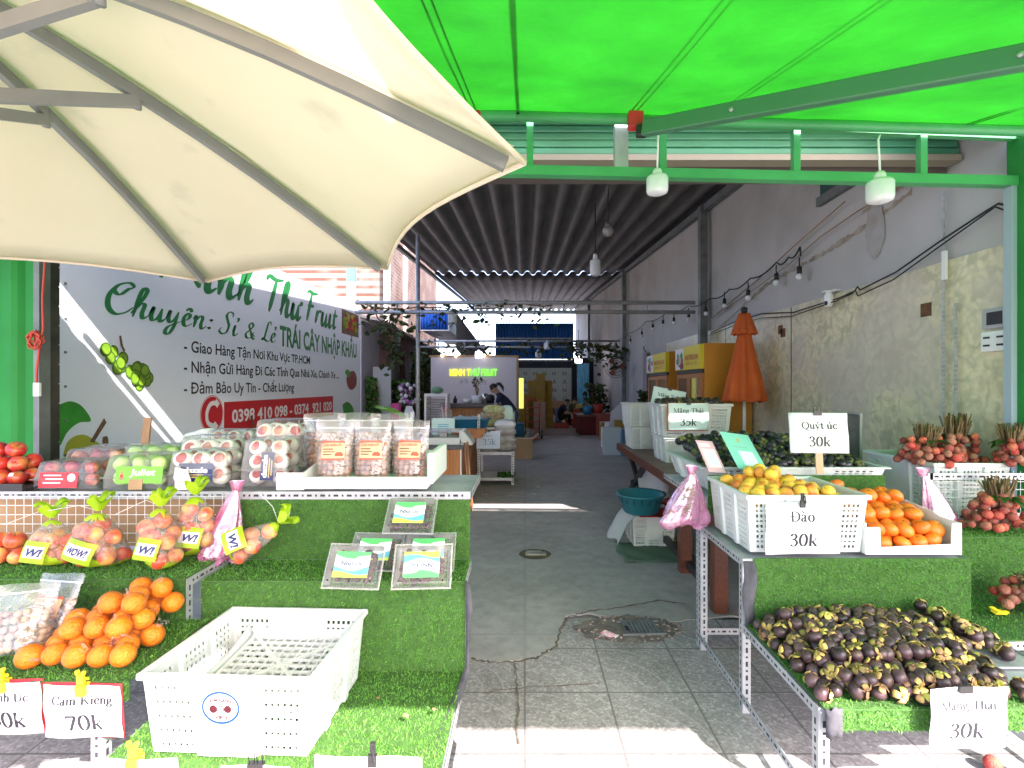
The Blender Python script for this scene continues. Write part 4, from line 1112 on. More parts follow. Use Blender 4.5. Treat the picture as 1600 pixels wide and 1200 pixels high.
# pale door leaf
c=at(597,620,12.2); t=thing('door_leaf','pale grey door leaf standing open beyond the banner','door',(c.x,12.2,0))
b=MB(); b.box(-.22,.22,-.02,.02,.05,2.0); b.build('leaf', mat('pale door',(.36,.42,.46),.5,(.3,.36,.4),2), t)
b=MB(); b.tube([(.17,-.05,1.0),(.17,-.05,1.15)],.012,6); b.build('handle', MT['steel'], t)
# shelving with odds and ends and a cluttered table
c=at(640,600,12.4)
t=thing('clutter_table','dark table with bags and pink flowers against the shrub','table',(c.x,11.6,0))
b=MB(); b.box(-.5,.55,-.3,.3,.66,.71); b.build('table_top', MT['wood'], t)
for x in (-.45,.5):
    for y in (-.25,.25):
        b=MB(); b.box(x-.03,x+.03,y-.03,y+.03,0,.66); b.build('leg', MT['wood'], t)
ox,oy=c.x,11.6
b=MB(); b.grid(lambda u,v:((.13+.02*math.sin(5*v))*math.cos(2*PI*u)*(1-.35*v*v), .09*math.sin(2*PI*u)*(1-.6*v), .36*v),16,6)
tag(b.build('white_bag', MT['paper'], None, loc=(ox+.2,oy-.1,.712)),'white carrier bag standing on the cluttered table','bag')
b=MB(); b.grid(lambda u,v:((.14)*math.cos(2*PI*u)*(1-.3*v*v), .1*math.sin(2*PI*u)*(1-.5*v), .42*v),16,6)
tag(b.build('pink_bag', mat('magenta bag',(.45,.04,.2),.4), None, loc=(ox-.12,oy-.05,.712)),'magenta bag standing beside the white carrier bag','bag')
t=thing('flower_bunch','bunch of purple and white flowers above the bags','flowers',(ox+.15,oy+.18,.712))
b=MB()
for i in range(40): b.ball((rnd(-.26,.26),rnd(-.1,.1),rnd(.4,.85)),rnd(.035,.06),6,4,i%2,jit=.2)
b.build('blossoms',[mat('purple petals',(.35,.16,.4),.7),mat('white petals',(.62,.6,.66),.7)],t)
b=MB()
for i in range(9): b.tube([(rnd(-.05,.05),0,0),(rnd(-.2,.2),0,.5)],.008,4)
b.build('stem', MT['leafdk'], t)
t=thing('wheel_chair_frame','chrome framed trolley wheel standing before the cluttered table','trolley',(at(628,645,10.9).x,10.9,0))
b=MB(); P=[(.0+.04*math.cos(a),.05*math.cos(a)*2,.62+.3*math.sin(a)) for a in [2*PI*i/24 for i in range(25)]]; b.tube(P,.014,6); b.build('rim', MT['chrome'], t)
b=MB(); b.tube([(0,0,0),(0,0,.95),(.1,.25,.95),(.1,.25,0)],.014,6); b.build('frame', MT['chrome'], t)
t=thing('green_hose_reel','bright green coil of hose lying on a dark box','hose',at(610,655,9.6))
b=MB()
for k in range(6):
    b.tube([((.28-.025*k)*math.cos(a),.14*math.sin(a),(.24-.022*k)*abs(math.sin(a*.5))+.02*k) for a in [2*PI*i/28 for i in range(29)]],.017,6)
b.build('coil', mat('green hose',(.16,.42,.04),.4), t)
b=MB(); b.box(-.45,.55,-.3,.3,0,at(610,655,9.6).z-.02); tag(b.build('dark_chest', MT['dark'], None, loc=(at(610,655,9.6).x,9.6,0), bevel=.02),'dark chest under the green hose coil','chest')

# white slat panel with lit name
Yp=14.0; x0=at(673,0,Yp).x; x1=at(807,0,Yp).x; zt=at(0,558,Yp).z
t=thing('name_panel','tall white slatted panel carrying the lit green shop name','sign panel',(0,Yp,0)); tag(t,kind='thing')
b=MB(); n_=46; wd=(x1-x0)/n_
b.box(x0,x1,.02,.08,.05,zt)
for i in range(n_): b.box(x0+i*wd+.006,x0+(i+1)*wd-.006,0,.0195,.05,zt)
b.build('slats', MT['panelwhite'], t)
b=MB(); b.box(x0-.04,x1+.06,-.02,.1,zt+.002,zt+.05); b.box(x1+.004,x1+.06,-.02,.1,0,zt); b.build('timber_edge', mat('pine edge',(.35,.22,.09),.6), t)
b=MB(); vs,fs=font_mesh('MINH THƯ FRUIT',.03); W=at(805-40,0,Yp).x
xa,xb=at(703,0,Yp).x,at(777,0,Yp).x
vs=fit(vs,xb-xa,.19)
F=Matrix(((1,0,0,xa),(0,0,-1,-.03),(0,1,0,at(0,587,Yp).z),(0,0,0,1)))
g=[f for f in fs if sum(vs[i].x for i in f)/len(f)>(xb-xa)*.44]; y_=[f for f in fs if sum(vs[i].x for i in f)/len(f)<=(xb-xa)*.44]
b.add(vs,y_,1,False,F); b.add(vs,g,0,False,F)
b.build('lettering',[MT['lettergreen'],MT['letteryel']],t,solid=.02)
b=MB(); pr=[]
xx=at(718,0,Yp).x
vs,fs=font_mesh('Uy Tín - Chất Lượng',0.0); vs=fit(vs,at(760,0,Yp).x-xx,.13,.25); b.add(vs,fs,0,False,Matrix(((1,0,0,xx),(0,0,-1,-.006),(0,1,0,at(0,599,Yp).z),(0,0,0,1))))
b.build('motto', MT['darksteel'], t)
b=MB()
for px in (692,713,757): b.ball(at(px,557,Yp)-Vector((0,Yp+.1,0))+Vector((0,0,.02)),.045,8,6)
b.build('spot_lamp', MT['spot'], t)
b=MB(); b.box(x1+.07,x1+.2,-.02,.04,.9,1.75); b.build('side_light', [glow('yellow green light',(.5,.6,.1),.3)], t)

# bar counter in front of it
Yb=12.6
t=thing('bar_counter','wood fronted bar counter with dark top before the name panel','counter',(at(740,0,Yb).x,Yb,0))
xa,xb=at(690,0,Yb).x-t.location.x,at(786,0,Yb).x-t.location.x
b=MB(); b.box(xa,xb,0,.55,0,.98); b.build('front', MT['plank'], t, bevel=.01)
b=MB(); b.box(xa-.05,xb+.05,-.05,.6,.985,1.09); b.build('top', MT['counter'], t, bevel=.01)
zc=1.0915
def bar_item(px,name,lab,cat,prof,mt,dz=0,sub=None,Yo=.25):
    c=at(px,620,Yb); t=thing(name,lab,cat,(c.x,Yb+Yo,zc+dz)); b=MB(); b.lathe(prof,14); b.build('body',mt,t); return t
tp=bar_item(744,'flower_pot','white pot with a small bare plant on the bar counter','pot',[(.001,0),(.13,0),(.15,.2),(.13,.2),(.12,.17),(.001,.17)],MT['whitepaint'])
b=MB()
for k in range(7): b.tube([(0,0,.15),(rnd(-.06,.06),rnd(-.05,.05),.35),(rnd(-.14,.14),rnd(-.1,.1),.55)],.009,5)
b.build('stem', MT['stem'], tp)
b=MB()
for k in range(30): leafquad(b,Vector((rnd(-.15,.15),rnd(-.1,.1),rnd(.42,.66))),.08)
b.build('leaves', MT['leafdk'], tp)
bar_item(756,'steel_jug','steel jug standing beside the white flower pot','jug',[(.001,0),(.1,0),(.11,.18),(.08,.24),(.06,.25)],MT['chrome'])
bar_item(765,'dark_jar','dark round jar next to the steel jug on the bar','jar',[(.001,0),(.09,0),(.12,.1),(.1,.2),(.05,.22),(.001,.23)],MT['black'])
bar_item(728,'glass_bowl','pale glass bowl on the bar counter','bowl',[(.001,0),(.07,0),(.13,.11),(.125,.11),(.06,.02)],MT['bulb'])
bar_item(709,'small_bottle','small black bottle alone on the bar counter','bottle',[(.001,0),(.05,0),(.05,.1),(.02,.15),(.02,.19),(.001,.19)],MT['black'])
# louvred console
c=at(682,640,11.2); t=thing('louvre_console','white framed console with louvred front beside the bar','cabinet',(c.x,11.2,0))
b=MB(); b.box(-.27,.25,-.03,.4,1.3,1.36); b.box(-.27,-.22,-.03,.4,0,1.298); b.box(.2,.25,-.03,.4,0,1.298); b.build('frame', MT['whitepaint'], t)
b=MB()
for k in range(22): b.box(-.219,.199,-.02,.03,.05+k*.055,.085+k*.055)
b.build('louvre', mat('weathered louvre',(.3,.28,.26),.7), t)
b=MB(); b.ball((0,0,.07),.14,14,8,sq=(1,1,.6)); tag(b.build('green_bowl', mat('pale green bowl',(.12,.3,.16),.5), None, loc=(c.x,11.3,1.37)),'upturned pale green bowl on the louvred console','bowl')

# orange plank counter near the entrance
t=thing('sales_counter','orange wood plank counter with a dark top near the entrance','counter',(-.83,6.5,0))
b=MB()
for i in range(14): b.box(-2.1+i*.15,-2.1+i*.15+.145,0,.03,.03,.715)
for i in range(18): b.box(-.03,0,.031+i*.15,.031+i*.15+.145,.03,.715)
b.box(-2.05,-.04,.05,2.6,.05,.7)
b.build('plank_front', MT['plank'], t)
b=MB(); b.box(-2.15,.03,-.03,2.75,.716,.76); b.build('top', MT['counter'], t, bevel=.006)
b=MB(); b.box(-.012,.006,-.006,.012,.0,.714); b.build('corner_trim', MT['whitepaint'], t)
Zc=.762
# copper sticks leaning on the corner
for k,(a_,b_) in enumerate([((726,692),(736,800)),((730,690),(738,792))]):
    t=thing('copper_rod','thin copper coloured rod leaning on the counter corner','rod',atz(b_[0],b_[1],.01),group='copper rods on the counter corner')
    top=at(a_[0],a_[1],6.46)-t.location; b=MB(); b.tube([(0,0,0),top],.014,8); b.build('shaft', mat('copper rod',(.6,.27,.13),.35,metal=.5), t)
# weighing scale
c=atz(694,697,Zc); t=thing('weighing_scale','white electronic weighing scale with a steel plate on the counter','scale',(c.x,6.75,Zc))
b=MB(); b.box(-.28,.22,-.2,.2,.0,.1); b.add([(.18,-.2,.0),(.36,-.2,.0),(.36,-.2,.03),(.24,-.2,.19),(.18,-.2,.19),(.18,.2,.0),(.36,.2,.0),(.36,.2,.03),(.24,.2,.19),(.18,.2,.19)],[(4,3,2,1,0),(5,6,7,8,9),(0,1,6,5),(1,2,7,6),(2,3,8,7),(3,4,9,8),(4,0,5,9)]); b.build('housing', mat('scale grey',(.6,.62,.62),.35), t, bevel=.012)
b=MB(); b.box(-.33,.18,-.23,.23,.17,.185); b.build('weighing_plate', MT['chrome'], t, bevel=.006)
b=MB(); b.box(-.1,0,-.05,.05,.1005,.169); b.build('column', MT['steel'], t)
c=atz(694,660,Zc); t=thing('card_stand','small white price card leaning on a glass jar','card',(at(692,660,7.4).x,7.4,Zc))
b=MB(); b.box(-.17,.17,-.01,.0,0,.3,M=Matrix.Rotation(R(-10),4,'X')); b.build('card', MT['papermint'], t)
b=MB()
for k in range(6): b.box(-.08,.08,-.0125,-.0112,.05+.03*k,.062+.03*k,M=Matrix.Rotation(R(-10),4,'X'))
b.build('print', MT['label_b'], t)
t=thing('straw_jar','glass jar with straws behind the white price card','jar',(at(694,650,7.6).x,7.65,Zc))
b=MB(); b.lathe([(.001,0),(.12,0),(.13,.3),(.11,.36),(.115,.4)],16); b.build('glass', MT['clam'], t)
b=MB(); b.tube([(0,0,.02),(.03,0,.52)],.01,5); b.tube([(0.02,0,.02),(-.05,0,.48)],.01,5); b.build('straw', MT['pinkpaper'], t)
c=at(729,656,8.1); t=thing('blue_basin','round blue plastic basin on the counter holding plastic bags','basin',(c.x,8.1,Zc))
b=MB(); b.lathe([(.001,.01),(.29,.01),(.30,.03),(.385,.24),(.42,.25),(.42,.262),(.375,.25),(.285,.03),(.001,.025)],28); b.build('basin', MT['bluebasin'], t)
b=MB(); b.grid(lambda u,v:(.36*(2*u-1)*(1-.1*v),.3*(2*v-1),.25+.06*mnoise.noise((u*5,v*5,1))+.03*mnoise.noise((u*13,v*13,3))),18,14); b.build('plastic_bags', mat('bags',(.45,.6,.6),.3,bump=.6), t)
for k in range(2):
    c=at(727,664,7.5); t=thing('brown_tray',['lower brown wooden tray beside the blue basin','upper brown wooden tray holding a paper roll'][k],'tray',(c.x+.06*k,7.55,Zc+.062*k))
    b=MB(); b.box(-.25,.25,-.17,.17,.002,.02); b.box(-.25,.25,-.17,-.15,.0205,.06); b.box(-.25,.25,.15,.17,.0205,.06); b.box(-.25,-.235,-.149,.149,.0205,.06); b.box(.235,.25,-.149,.149,.0205,.06); b.build('tray', MT['plank'], t)
# perforated white shelf with bags
def angle_post(b,x,y,z0,z1,mi=0,sx=1,sy=1,w_=.04):
    b.box(x,x+sx*w_,y,y+sy*.003,z0,z1,mi) if sx*sy>0 else b.box(min(x,x+sx*w_),max(x,x+sx*w_),min(y,y+sy*.003),max(y,y+sy*.003),z0,z1,mi)
    b.box(min(x,x+sx*.003),max(x,x+sx*.003),min(y+sy*.0031,y+sy*w_),max(y+sy*.0031,y+sy*w_),z0,z1,mi)
    z=z0+.03
    while z<z1-.03:
        b.box(min(x+sx*.013,x+sx*.027),max(x+sx*.013,x+sx*.027),y-.0006 if sy>0 else y+.0001,y-.0001 if sy>0 else y+.0006,z,z+.022,1)
        b.box(x-.0006 if sx>0 else x+.0001,x-.0001 if sx>0 else x+.0006,min(y+sy*.013,y+sy*.027),max(y+sy*.013,y+sy*.027),z,z+.022,1)
        z+=.04
SM=[MT['steel'],MT['hole']]
t=thing('bag_shelf','galvanised perforated shelf stacked with bagged goods beside the counter','shelf',(at(775,0,7.75).x,7.75,0))
xl,xr=at(746,0,7.75).x-t.location.x,at(803,0,7.75).x-t.location.x
for x,y,zz_ in ((xl,0,1.1),(xr,0,.52),(xl,.6,1.1),(xr,.6,1.1)):
    b=MB(); angle_post(b,x,y,0,zz_,0,1 if x<0 else -1,1 if y<.3 else -1); b.build('upright',SM,t)
for z,y0_,y1_ in ((.1,0,.6),(.5,0,.6),(.86,.3,.6)):
    b=MB(); b.box(xl+.004,xr-.004,y0_+.004,y1_-.004,z,z+.012); b.box(xl+.045,xr-.045,y0_-.0025,y0_+.0015,z-.03,z+.014); b.build('shelf_board', MT['steel'], t)
ox=t.location.x
def pillow_bag(name,lab,cat,loc,w_,d_,h_,mt,rot=0,label=None,group=None):
    t=thing(name,lab,cat,loc,rot,group)
    b=MB(); b.grid(lambda u,v:(w_/2*(2*u-1),d_/2*(2*v-1),h_*(.5+.5*(max(0,1-(2*u-1)**4)*max(0,1-(2*v-1)**4))**.5)+.012*mnoise.noise((u*7,v*7,loc[0]*9))),16,12)
    b.grid(lambda u,v:(w_/2*(1-2*u),d_/2*(2*v-1),h_*(.5-.48*(max(0,1-(2*u-1)**4)*max(0,1-(2*v-1)**4))**.5)),16,12)
    b.build('bag', mt, t)
    if label:
        b=MB(); b.grid(lambda u,v:(w_*.3*(2*u-1),-d_/2*.98-.004+.0*v,h_*(.2+.6*v)),2,2); b.build('label', label, t)
    return t
greyb=mat('bagged goods',(.5,.47,.45),.35,(.3,.26,.25),14,bump=.6,bscale=30)
for k in range(4):
    pillow_bag('goods_bag',['bottom grey goods bag on the perforated shelf','second grey goods bag from the shelf board','third grey goods bag, below the white one','white goods bag topmost of the stack on the shelf'][k],'bag',(ox+.14,7.95,.514+k*.115),.34,.36,.14,greyb if k<3 else MT['paper'],rnd(-.1,.1),group='bagged goods stacked on the shelf')
gold=mat('yellow green packs',(.42,.44,.12),.3,(.55,.6,.4),22,lo=.45,hi=.55,bump=.5)
for k in range(3):
    pillow_bag('snack_bag',['yellow green snack pack, lowest behind the price sheet','brown snack pack in the middle behind the price sheet','bright yellow green snack pack on top'][k],'bag',(ox-.06,8.2,.874+k*.11),.36,.3,.13,gold if k!=1 else mat('brown packs',(.25,.17,.08),.4,(.45,.4,.3),20),.05,group='snack packs on the shelf')
t=pillow_bag('clear_bag','grey plastic bag upright behind the snack packs','bag',(ox+.15,8.3,.874),.22,.2,.34,MT['papermint'],0)
t=thing('price_sheet','pale blue price sheet hanging on the perforated shelf','sign',(at(764,688,7.7).x,7.7,at(764,701,7.7).z),(R(90),0,0))
b=MB(); b.box(-.19,.17,0,.27,-.003,0); b.build('sheet', mat('pale blue paper',(.55,.66,.82),.6,bump=.2,bscale=12), t)
b=MB()
for vs,fs in serif_text('35k',.09)[0]: b.add([v+Vector((-.1,.06,.002)) for v in vs],fs)
b.box(-.11,.05,.19,.2,.0005,.0012); b.build('lettering', mat('faded blue ink',(.22,.3,.5),.6), t)
b=MB(); b.box(-.02,.02,.255,.29,-.008,.006); b.build('binder_clip', MT['blackclip'], t)
# green grassy litter at the foot
b=MB()
for i in range(160): leafquad(b,Vector((rnd(-.13,.13),rnd(-.08,.08),rnd(.01,.07))),.06)
tag(b.build('green_trimmings', MT['leaf'], None, loc=(ox+.16,7.82,.115)),'heap of green trimmings on the lowest shelf board','trimmings')
# paper scraps on the floor
for k,(px,py) in enumerate([(812,702),(840,761),(835,772),(800,775),(757,773)]):
    if k==0: continue
    c=atz(px,py,.009); b=MB(); b.grid(lambda u,v:(.1*(u-.5),.02*(v-.5),.004+.004*math.sin(6*u)),5,2)
    tag(b.build('paper_scrap', MT['paper'], None, loc=c, rot=(0,0,rnd(-1,1))),'thin white paper scrap on the concrete floor','litter',group='paper scraps on the concrete floor')
# cardboard boxes
def carton(name,lab,cat,loc,w_,d_,h_,mt,rot=0,flap=True,group=None,tape=True):
    t=thing(name,lab,cat,loc,rot,group)
    b=MB(); b.box(-w_/2,w_/2,-d_/2,d_/2,0,h_); b.build('body',mt,t,bevel=.006)
    if tape:
        b=MB(); b.box(-w_/2-.001,w_/2+.001,-.03,.03,h_*.86,h_+.001); b.build('tape', mat('tape',(.5,.42,.3),.3), t)
    if flap:
        b=MB(); b.add([(w_/2,-d_/2,h_),(w_/2,d_/2,h_),(w_/2+.14,d_/2,h_+.1),(w_/2+.14,-d_/2,h_+.1)],[(0,1,2,3)]); b.build('flap',mt,t,solid=.005)
    return t
c=atz(818,706,.005); carton('cardboard_box','brown cardboard box with a raised flap on the floor past the shelf','carton',(c.x-.02,10.6,.004),.42,.35,.42,MT['card'])
c=atz(805,690,.005); carton('cardboard_box','plain brown carton behind the flapped box','carton',(at(800,0,11.4).x,11.4,.004),.5,.4,.34,MT['card'],.2,False)
# yellow cartons stacked by the back panel
Yk=18.0
stacks=[(822,5),(836,7),(848,8),(861,7)]
for si,(px,nst) in enumerate(stacks):
    for k in range(nst):
        c=at(px-4,0,Yk)
        t=carton('yellow_carton','yellow fruit carton in the tall stack before the pale back panel','carton',(c.x+rnd(-.015,.015),Yk+rnd(-.02,.02)+(.3 if si%2 else 0),.013+k*.245),.31,.42,.24,MT['yelcarton'],rnd(-.03,.03),False,'yellow cartons stacked at the back')
# hand truck
c=at(832,650,14.2); t=thing('hand_truck','red two wheeled hand truck standing on the brown floor','hand truck',(c.x,14.2,.012))
b=MB()
for x in (-.2,.2): b.tube([(x,0,.12),(x,.06,1.0),(x*.8,.1,1.12)],.018,8)
b.tube([(-.16,.1,1.12),(.16,.1,1.12)],.018,8)
for z in (.3,.5,.7,.9): b.tube([(-.2,.01+.06*z,z),(.2,.01+.06*z,z)],.012,6)
b.box(-.22,.22,-.22,0,.02,.035); b.build('frame', MT['redplastic'], t)
for x in (-.26,.26):
    b=MB(); b.lathe([(.001,-.03),(.11,-.03),(.13,-.015),(.13,.015),(.11,.03),(.001,.03)],18,M=Matrix.Translation((x,.05,.13))@Matrix.Rotation(R(90),4,'Y')); b.build('wheel', MT['black'], t)
carton('cardboard_box','pinkish carton standing upright behind the red hand truck','carton',(at(843,0,15.6).x,15.6,.013),.36,.3,1.0,mat('pink carton',(.4,.27,.24),.8),0,False)
b=MB(); b.lathe([(.001,0),(.2,0),(.23,.5),(.24,.52),(.21,.5),(.001,.45)],16); tag(b.build('blue_bin', MT['bluebasin'], None, loc=(at(806,0,13.4).x,13.5,.006)),'blue bin beside the bending woman','bin')
b=MB(); b.lathe([(.001,0),(.16,0),(.18,.3),(.16,.3),(.001,.25)],16); tag(b.build('pale_bucket', MT['papermint'], None, loc=(at(818,0,14).x,14.4,.006)),'pale green bucket beside the blue bin','bucket')
# back panel with lettering, blue cladding
Yq=22.0; t=thing('lettered_sheeting','pale green back wall panel with dark block lettering','wall panel',(0,Yq,0)); tag(t,kind='thing')
xa,xb=at(811,0,Yq).x,at(893,0,Yq).x
b=MB(); b.box(xa,xb,0,.05,.05,at(0,575,Yq).z); b.build('sheet', MT['backpanel'], t)
b=MB()
for px in (821,836,851,866,882):
    for k,py in enumerate((583,596,609,622)):
        c=at(px,py,Yq)
        vs,fs=font_mesh('HÀNG'[k%4],.02); b.add(fit(vs,None,.18),fs,0,False,Matrix(((1,0,0,c.x-.08),(0,0,-1,-.004),(0,1,0,c.z-.1),(0,0,0,1))))
b.build('lettering', MT['darksteel'], t)
b=MB()
for i in range(12): b.box(xa+.1+i*.18,xa+.104+i*.18,-.003,-.0005,.06,at(0,577,Yq).z)
b.build('joint', MT['darksteel'], t)
Yr=22.6; t=thing('blue_cladding','wide dark blue corrugated cladding high at the back of the shop','cladding',(0,Yr,0)); tag(t,kind='thing')
xa,xb=at(774,0,Yr).x,at(896,0,Yr).x; z0_,z1_=at(0,561,Yr).z,at(0,505,Yr).z
b=MB(); b.grid(lambda u,v:(xa+(xb-xa)*u,.04*math.sin(u*2*PI*26),z0_+(z1_-z0_)*v),208,1); b.build('sheet', MT['bluesheet'], t, solid=.01)
b=MB(); b.box(xa,xb,-.08,-.05,z0_-.1,z0_-.03); b.box(xa,xb,-.08,-.05,z0_+.9,z0_+.96); b.build('rail', MT['steel'], t)
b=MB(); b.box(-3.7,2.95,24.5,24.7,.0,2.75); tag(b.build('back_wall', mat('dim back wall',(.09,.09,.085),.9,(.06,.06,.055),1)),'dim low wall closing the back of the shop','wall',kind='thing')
b=MB(); b.box(2.0,2.9,21.0,21.1,0,2.7); tag(b.build('dark_doorway', MT['dark']),'dark opening beside the blue roll banner','doorway',kind='thing')
# blue box awning on the left building
t=thing('blue_box_awning','bright blue corrugated box awning with a dark underside by the brick building','awning',(0,0,0))
xa,xb=at(657,0,17).x,at(701,0,17).x; z0_,z1_=at(0,516,17).z,at(0,484,17).z
b=MB(); b.grid(lambda u,v:(xa+(xb-xa)*u,17+.03*math.sin(u*2*PI*9),z0_+(z1_-z0_)*v),72,1); b.build('front_sheet', mat('bright blue sheet',(.015,.14,.6),.45,(.01,.11,.5),3), t, solid=.01)
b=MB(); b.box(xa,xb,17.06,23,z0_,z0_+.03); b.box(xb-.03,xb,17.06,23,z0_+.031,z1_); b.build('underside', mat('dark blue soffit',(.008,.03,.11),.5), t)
b=MB(); b.box(xa-.02,xb+.02,16.93,16.96,z0_-.03,z0_+.01); b.box(xb-.01,xb+.03,16.93,16.96,z0_+.011,z1_+.02); b.build('edge_trim', MT['steel'], t)
# striped grey lean-to under it
b=MB(); b.grid(lambda u,v:(-2.4+1.6*u,17.5+7*u,4.1-2.4*u+ -1.3*v+.03*math.sin(v*40)),6,40)
tag(b.build('grey_leanto_sheet', mat('grey sheet',(.3,.3,.33),.6), None, solid=.01),'sloping grey corrugated sheet beside the blue box awning','sheet')
# right of back: blue roll banner, fan
c=at(911,600,20.5); t=thing('roll_banner','tall narrow blue roll banner standing at the back','banner',(c.x,20.5,.012))
b=MB(); b.box(-.25,.25,-.01,.0,.06,at(0,568,20.5).z); b.build('cloth', MT['bluebanner'], t)
b=MB(); b.box(-.28,.28,-.08,.08,0,.055); b.build('foot', MT['darksteel'], t)
c=atx(1000,573,2.55); c=at(962,573,13.6); t=thing('wall_fan','black caged wall fan with brown blades on the post','fan',(c.x,c.y,c.z))
b=MB()
for r_ in (.08,.16,.24,.3):
    b.tube([(r_*math.cos(a),-.03-.06*(1-r_/.3),r_*math.sin(a)) for a in [2*PI*i/28 for i in range(29)]],.006,5)
for i in range(16):
    a=2*PI*i/16; b.tube([(.05*math.cos(a),-.09,.05*math.sin(a)),(.3*math.cos(a),-.03,.3*math.sin(a))],.004,4)
b.build('cage', MT['black'], t)
for k in range(3):
    b=MB(); a0=2*PI*k/3; b.add([(0.04*math.cos(a0),0,.04*math.sin(a0)),(.25*math.cos(a0-.35),.02,.25*math.sin(a0-.35)),(.27*math.cos(a0+.1),0,.27*math.sin(a0+.1)),(.22*math.cos(a0+.5),-.02,.22*math.sin(a0+.5))],[(0,1,2,3)]); b.build('blade', mat('brown fan blade',(.3,.12,.07),.4), t, solid=.004)
b=MB(); b.tube([(0,-.02,0),(0,.14,0),(.32,.2,-.02)],.035,8); b.build('mount', MT['black'], t)
# right back clutter: red crates, white sacks, fan of stuff
def basket(name,lab,loc,w_,d_,h_,mt,group,rot=0):
    t=thing(name,lab,'basket',loc,rot,group)
    b=MB()
    for k in range(3):
        z=.02+k*(h_-.03)/2
        b.box(-w_/2,w_/2,-d_/2,-d_/2+.012,z,z+h_*.24); b.box(-w_/2,w_/2,d_/2-.012,d_/2,z,z+h_*.24)
        b.box(-w_/2,-w_/2+.012,-d_/2+.0125,d_/2-.0125,z,z+h_*.24); b.box(w_/2-.012,w_/2,-d_/2+.0125,d_/2-.0125,z,z+h_*.24)
    for x in [(-w_/2+.003)+i*(w_-.012)/8 for i in range(9)]:
        b.box(x,x+.012,-d_/2-.003,-d_/2-.0005,.0,h_); b.box(x,x+.012,d_/2+.0005,d_/2+.003,0,h_)
    b.box(-w_/2+.02,w_/2-.02,-d_/2+.02,d_/2-.02,.0,.012)
    b.build('shell',mt,t); return t
for k in range(4):
    c=at(909,0,18.2); basket('red_basket',['bottom red basket of the stack before the seated workers','second red basket up in the workers stack','third red basket up in the workers stack','top red basket of the workers stack'][k],(c.x+rnd(-.03,.03),18.2,.013+k*.17),.62,.45,.165,MT['redplastic'],'red baskets around the workers')
c=at(877,0,18.0); basket('red_basket','flat red basket alone beside the seated man on the floor',(c.x,18.0,.013),.5,.4,.15,MT['redplastic'],'red baskets around the workers')
c=at(920,0,17.6); basket('teal_basket','dark teal basket on the floor against the red stack',(c.x,17.5,.013),.52,.42,.17,MT['dkteal'],'dark baskets on the brown floor')
c=at(936,0,16.9); basket('navy_basket','low navy basket next to the teal one',(c.x,17.0,.013),.36,.34,.12,MT['navy'],'dark baskets on the brown floor')
c=at(909,0,18.2); carton('yellow_tray','yellow lined tray lying on the top red basket','tray',(c.x-.0,18.2,.013+4*.17),.42,.34,.17,mat('yellow lined',(.5,.42,.12),.6),0,False,None,False)
for k,(px,py,lab) in enumerate([(952,681,'plump white sack on the brown floor'),(973,681,'greenish printed sack beside the plump white one')]):
    c=atz(px,py,.013); pillow_bag('sack',lab,'sack',(c.x,16.2,.013),.5,.4,.42,mat('white sack',(.5,.52,.47),.6,bump=.4) if k==0 else mat('green sack',(.3,.36,.2),.6,(.45,.48,.38),6),0,None,'sacks by the wall')
# dark red table at the wall with buckets
c=at(955,650,19.2); t=thing('wall_table','dark red low table against the far wall','table',(2.35,15.9,.012))
b=MB(); b.box(-.7,.6,-.5,.7,.56,.62); b.build('table_top', MT['wood'], t)
b=MB(); b.box(-.66,.56,-.44,.64,.0,.555); b.build('skirt', mat('dark red cloth',(.12,.015,.015),.9), t)
for (dx,mt,lab,nm,hh) in [(-.35,MT['bluebasin'],'blue bucket on the dark red table','blue_bucket',.26),(-.02,MT['redplastic'],'red bucket on the dark red table','red_bucket',.32)]:
    b=MB(); b.lathe([(.001,0),(.13,0),(.16,hh),(.14,hh),(.12,.05),(.001,.05)],16); tag(b.build(nm,mt,None,loc=(2.35+dx,15.9,.634)),lab,'bucket')
t=thing('draped_sheeting','grey plastic sheeting draped over goods at the wall','sheeting',(2.6,12.9,.006))  # plastic sheeting heaped over goods
b=MB(); b.grid(lambda u,v:(.5*(2*u-1)*(1-.25*v),.35*math.sin(u*PI)*-1+.05*math.sin(v*7),1.15*v*(.75+.25*math.sin(u*PI))+.05*mnoise.noise((u*5,v*5,2))),16,12); b.build('sheet', mat('grey sheeting',(.36,.36,.36),.5,bump=.5,bscale=8), t)
carton('white_carton','stack end white carton between the sheeting and the table','carton',(2.1,12.4,.006),.35,.3,.5,MT['whitecard'],.1,False)
carton('blue_white_carton','pale blue carton on the floor behind the white crate','carton',(1.95,11.2,.006),.4,.3,.6,mat('pale blue carton',(.5,.58,.62),.7),-.1,False)
# lamps at the back
for (px,py,Y,l,lab) in [(748,553,13.2,1,'lit white bulb above the name panel'),(904,560,18.5,1,'lit white bulb beside the blue roll banner')]:
    bulb_lamp('hanging_lamp',lab,px,py-3,Y,.09 if Y<15 else .13,.17 if Y<15 else .25,2.75 if Y<15 else 3.6,True,cordmat=MT['cable'])
for (px,py,Y,lab) in [(707,491,8.5,'unlit white lamp before the blue box awning'),(855,536,15,'unlit white lamp on the rear pipes before the blue cladding'),(841,550,16.5,'smaller unlit lamp below the rear pipes')]:
    bulb_lamp('hanging_lamp',lab,px,py,Y,.075 if Y<10 else .1,.16 if Y<10 else .2,2.8,cordmat=MT['cable'])
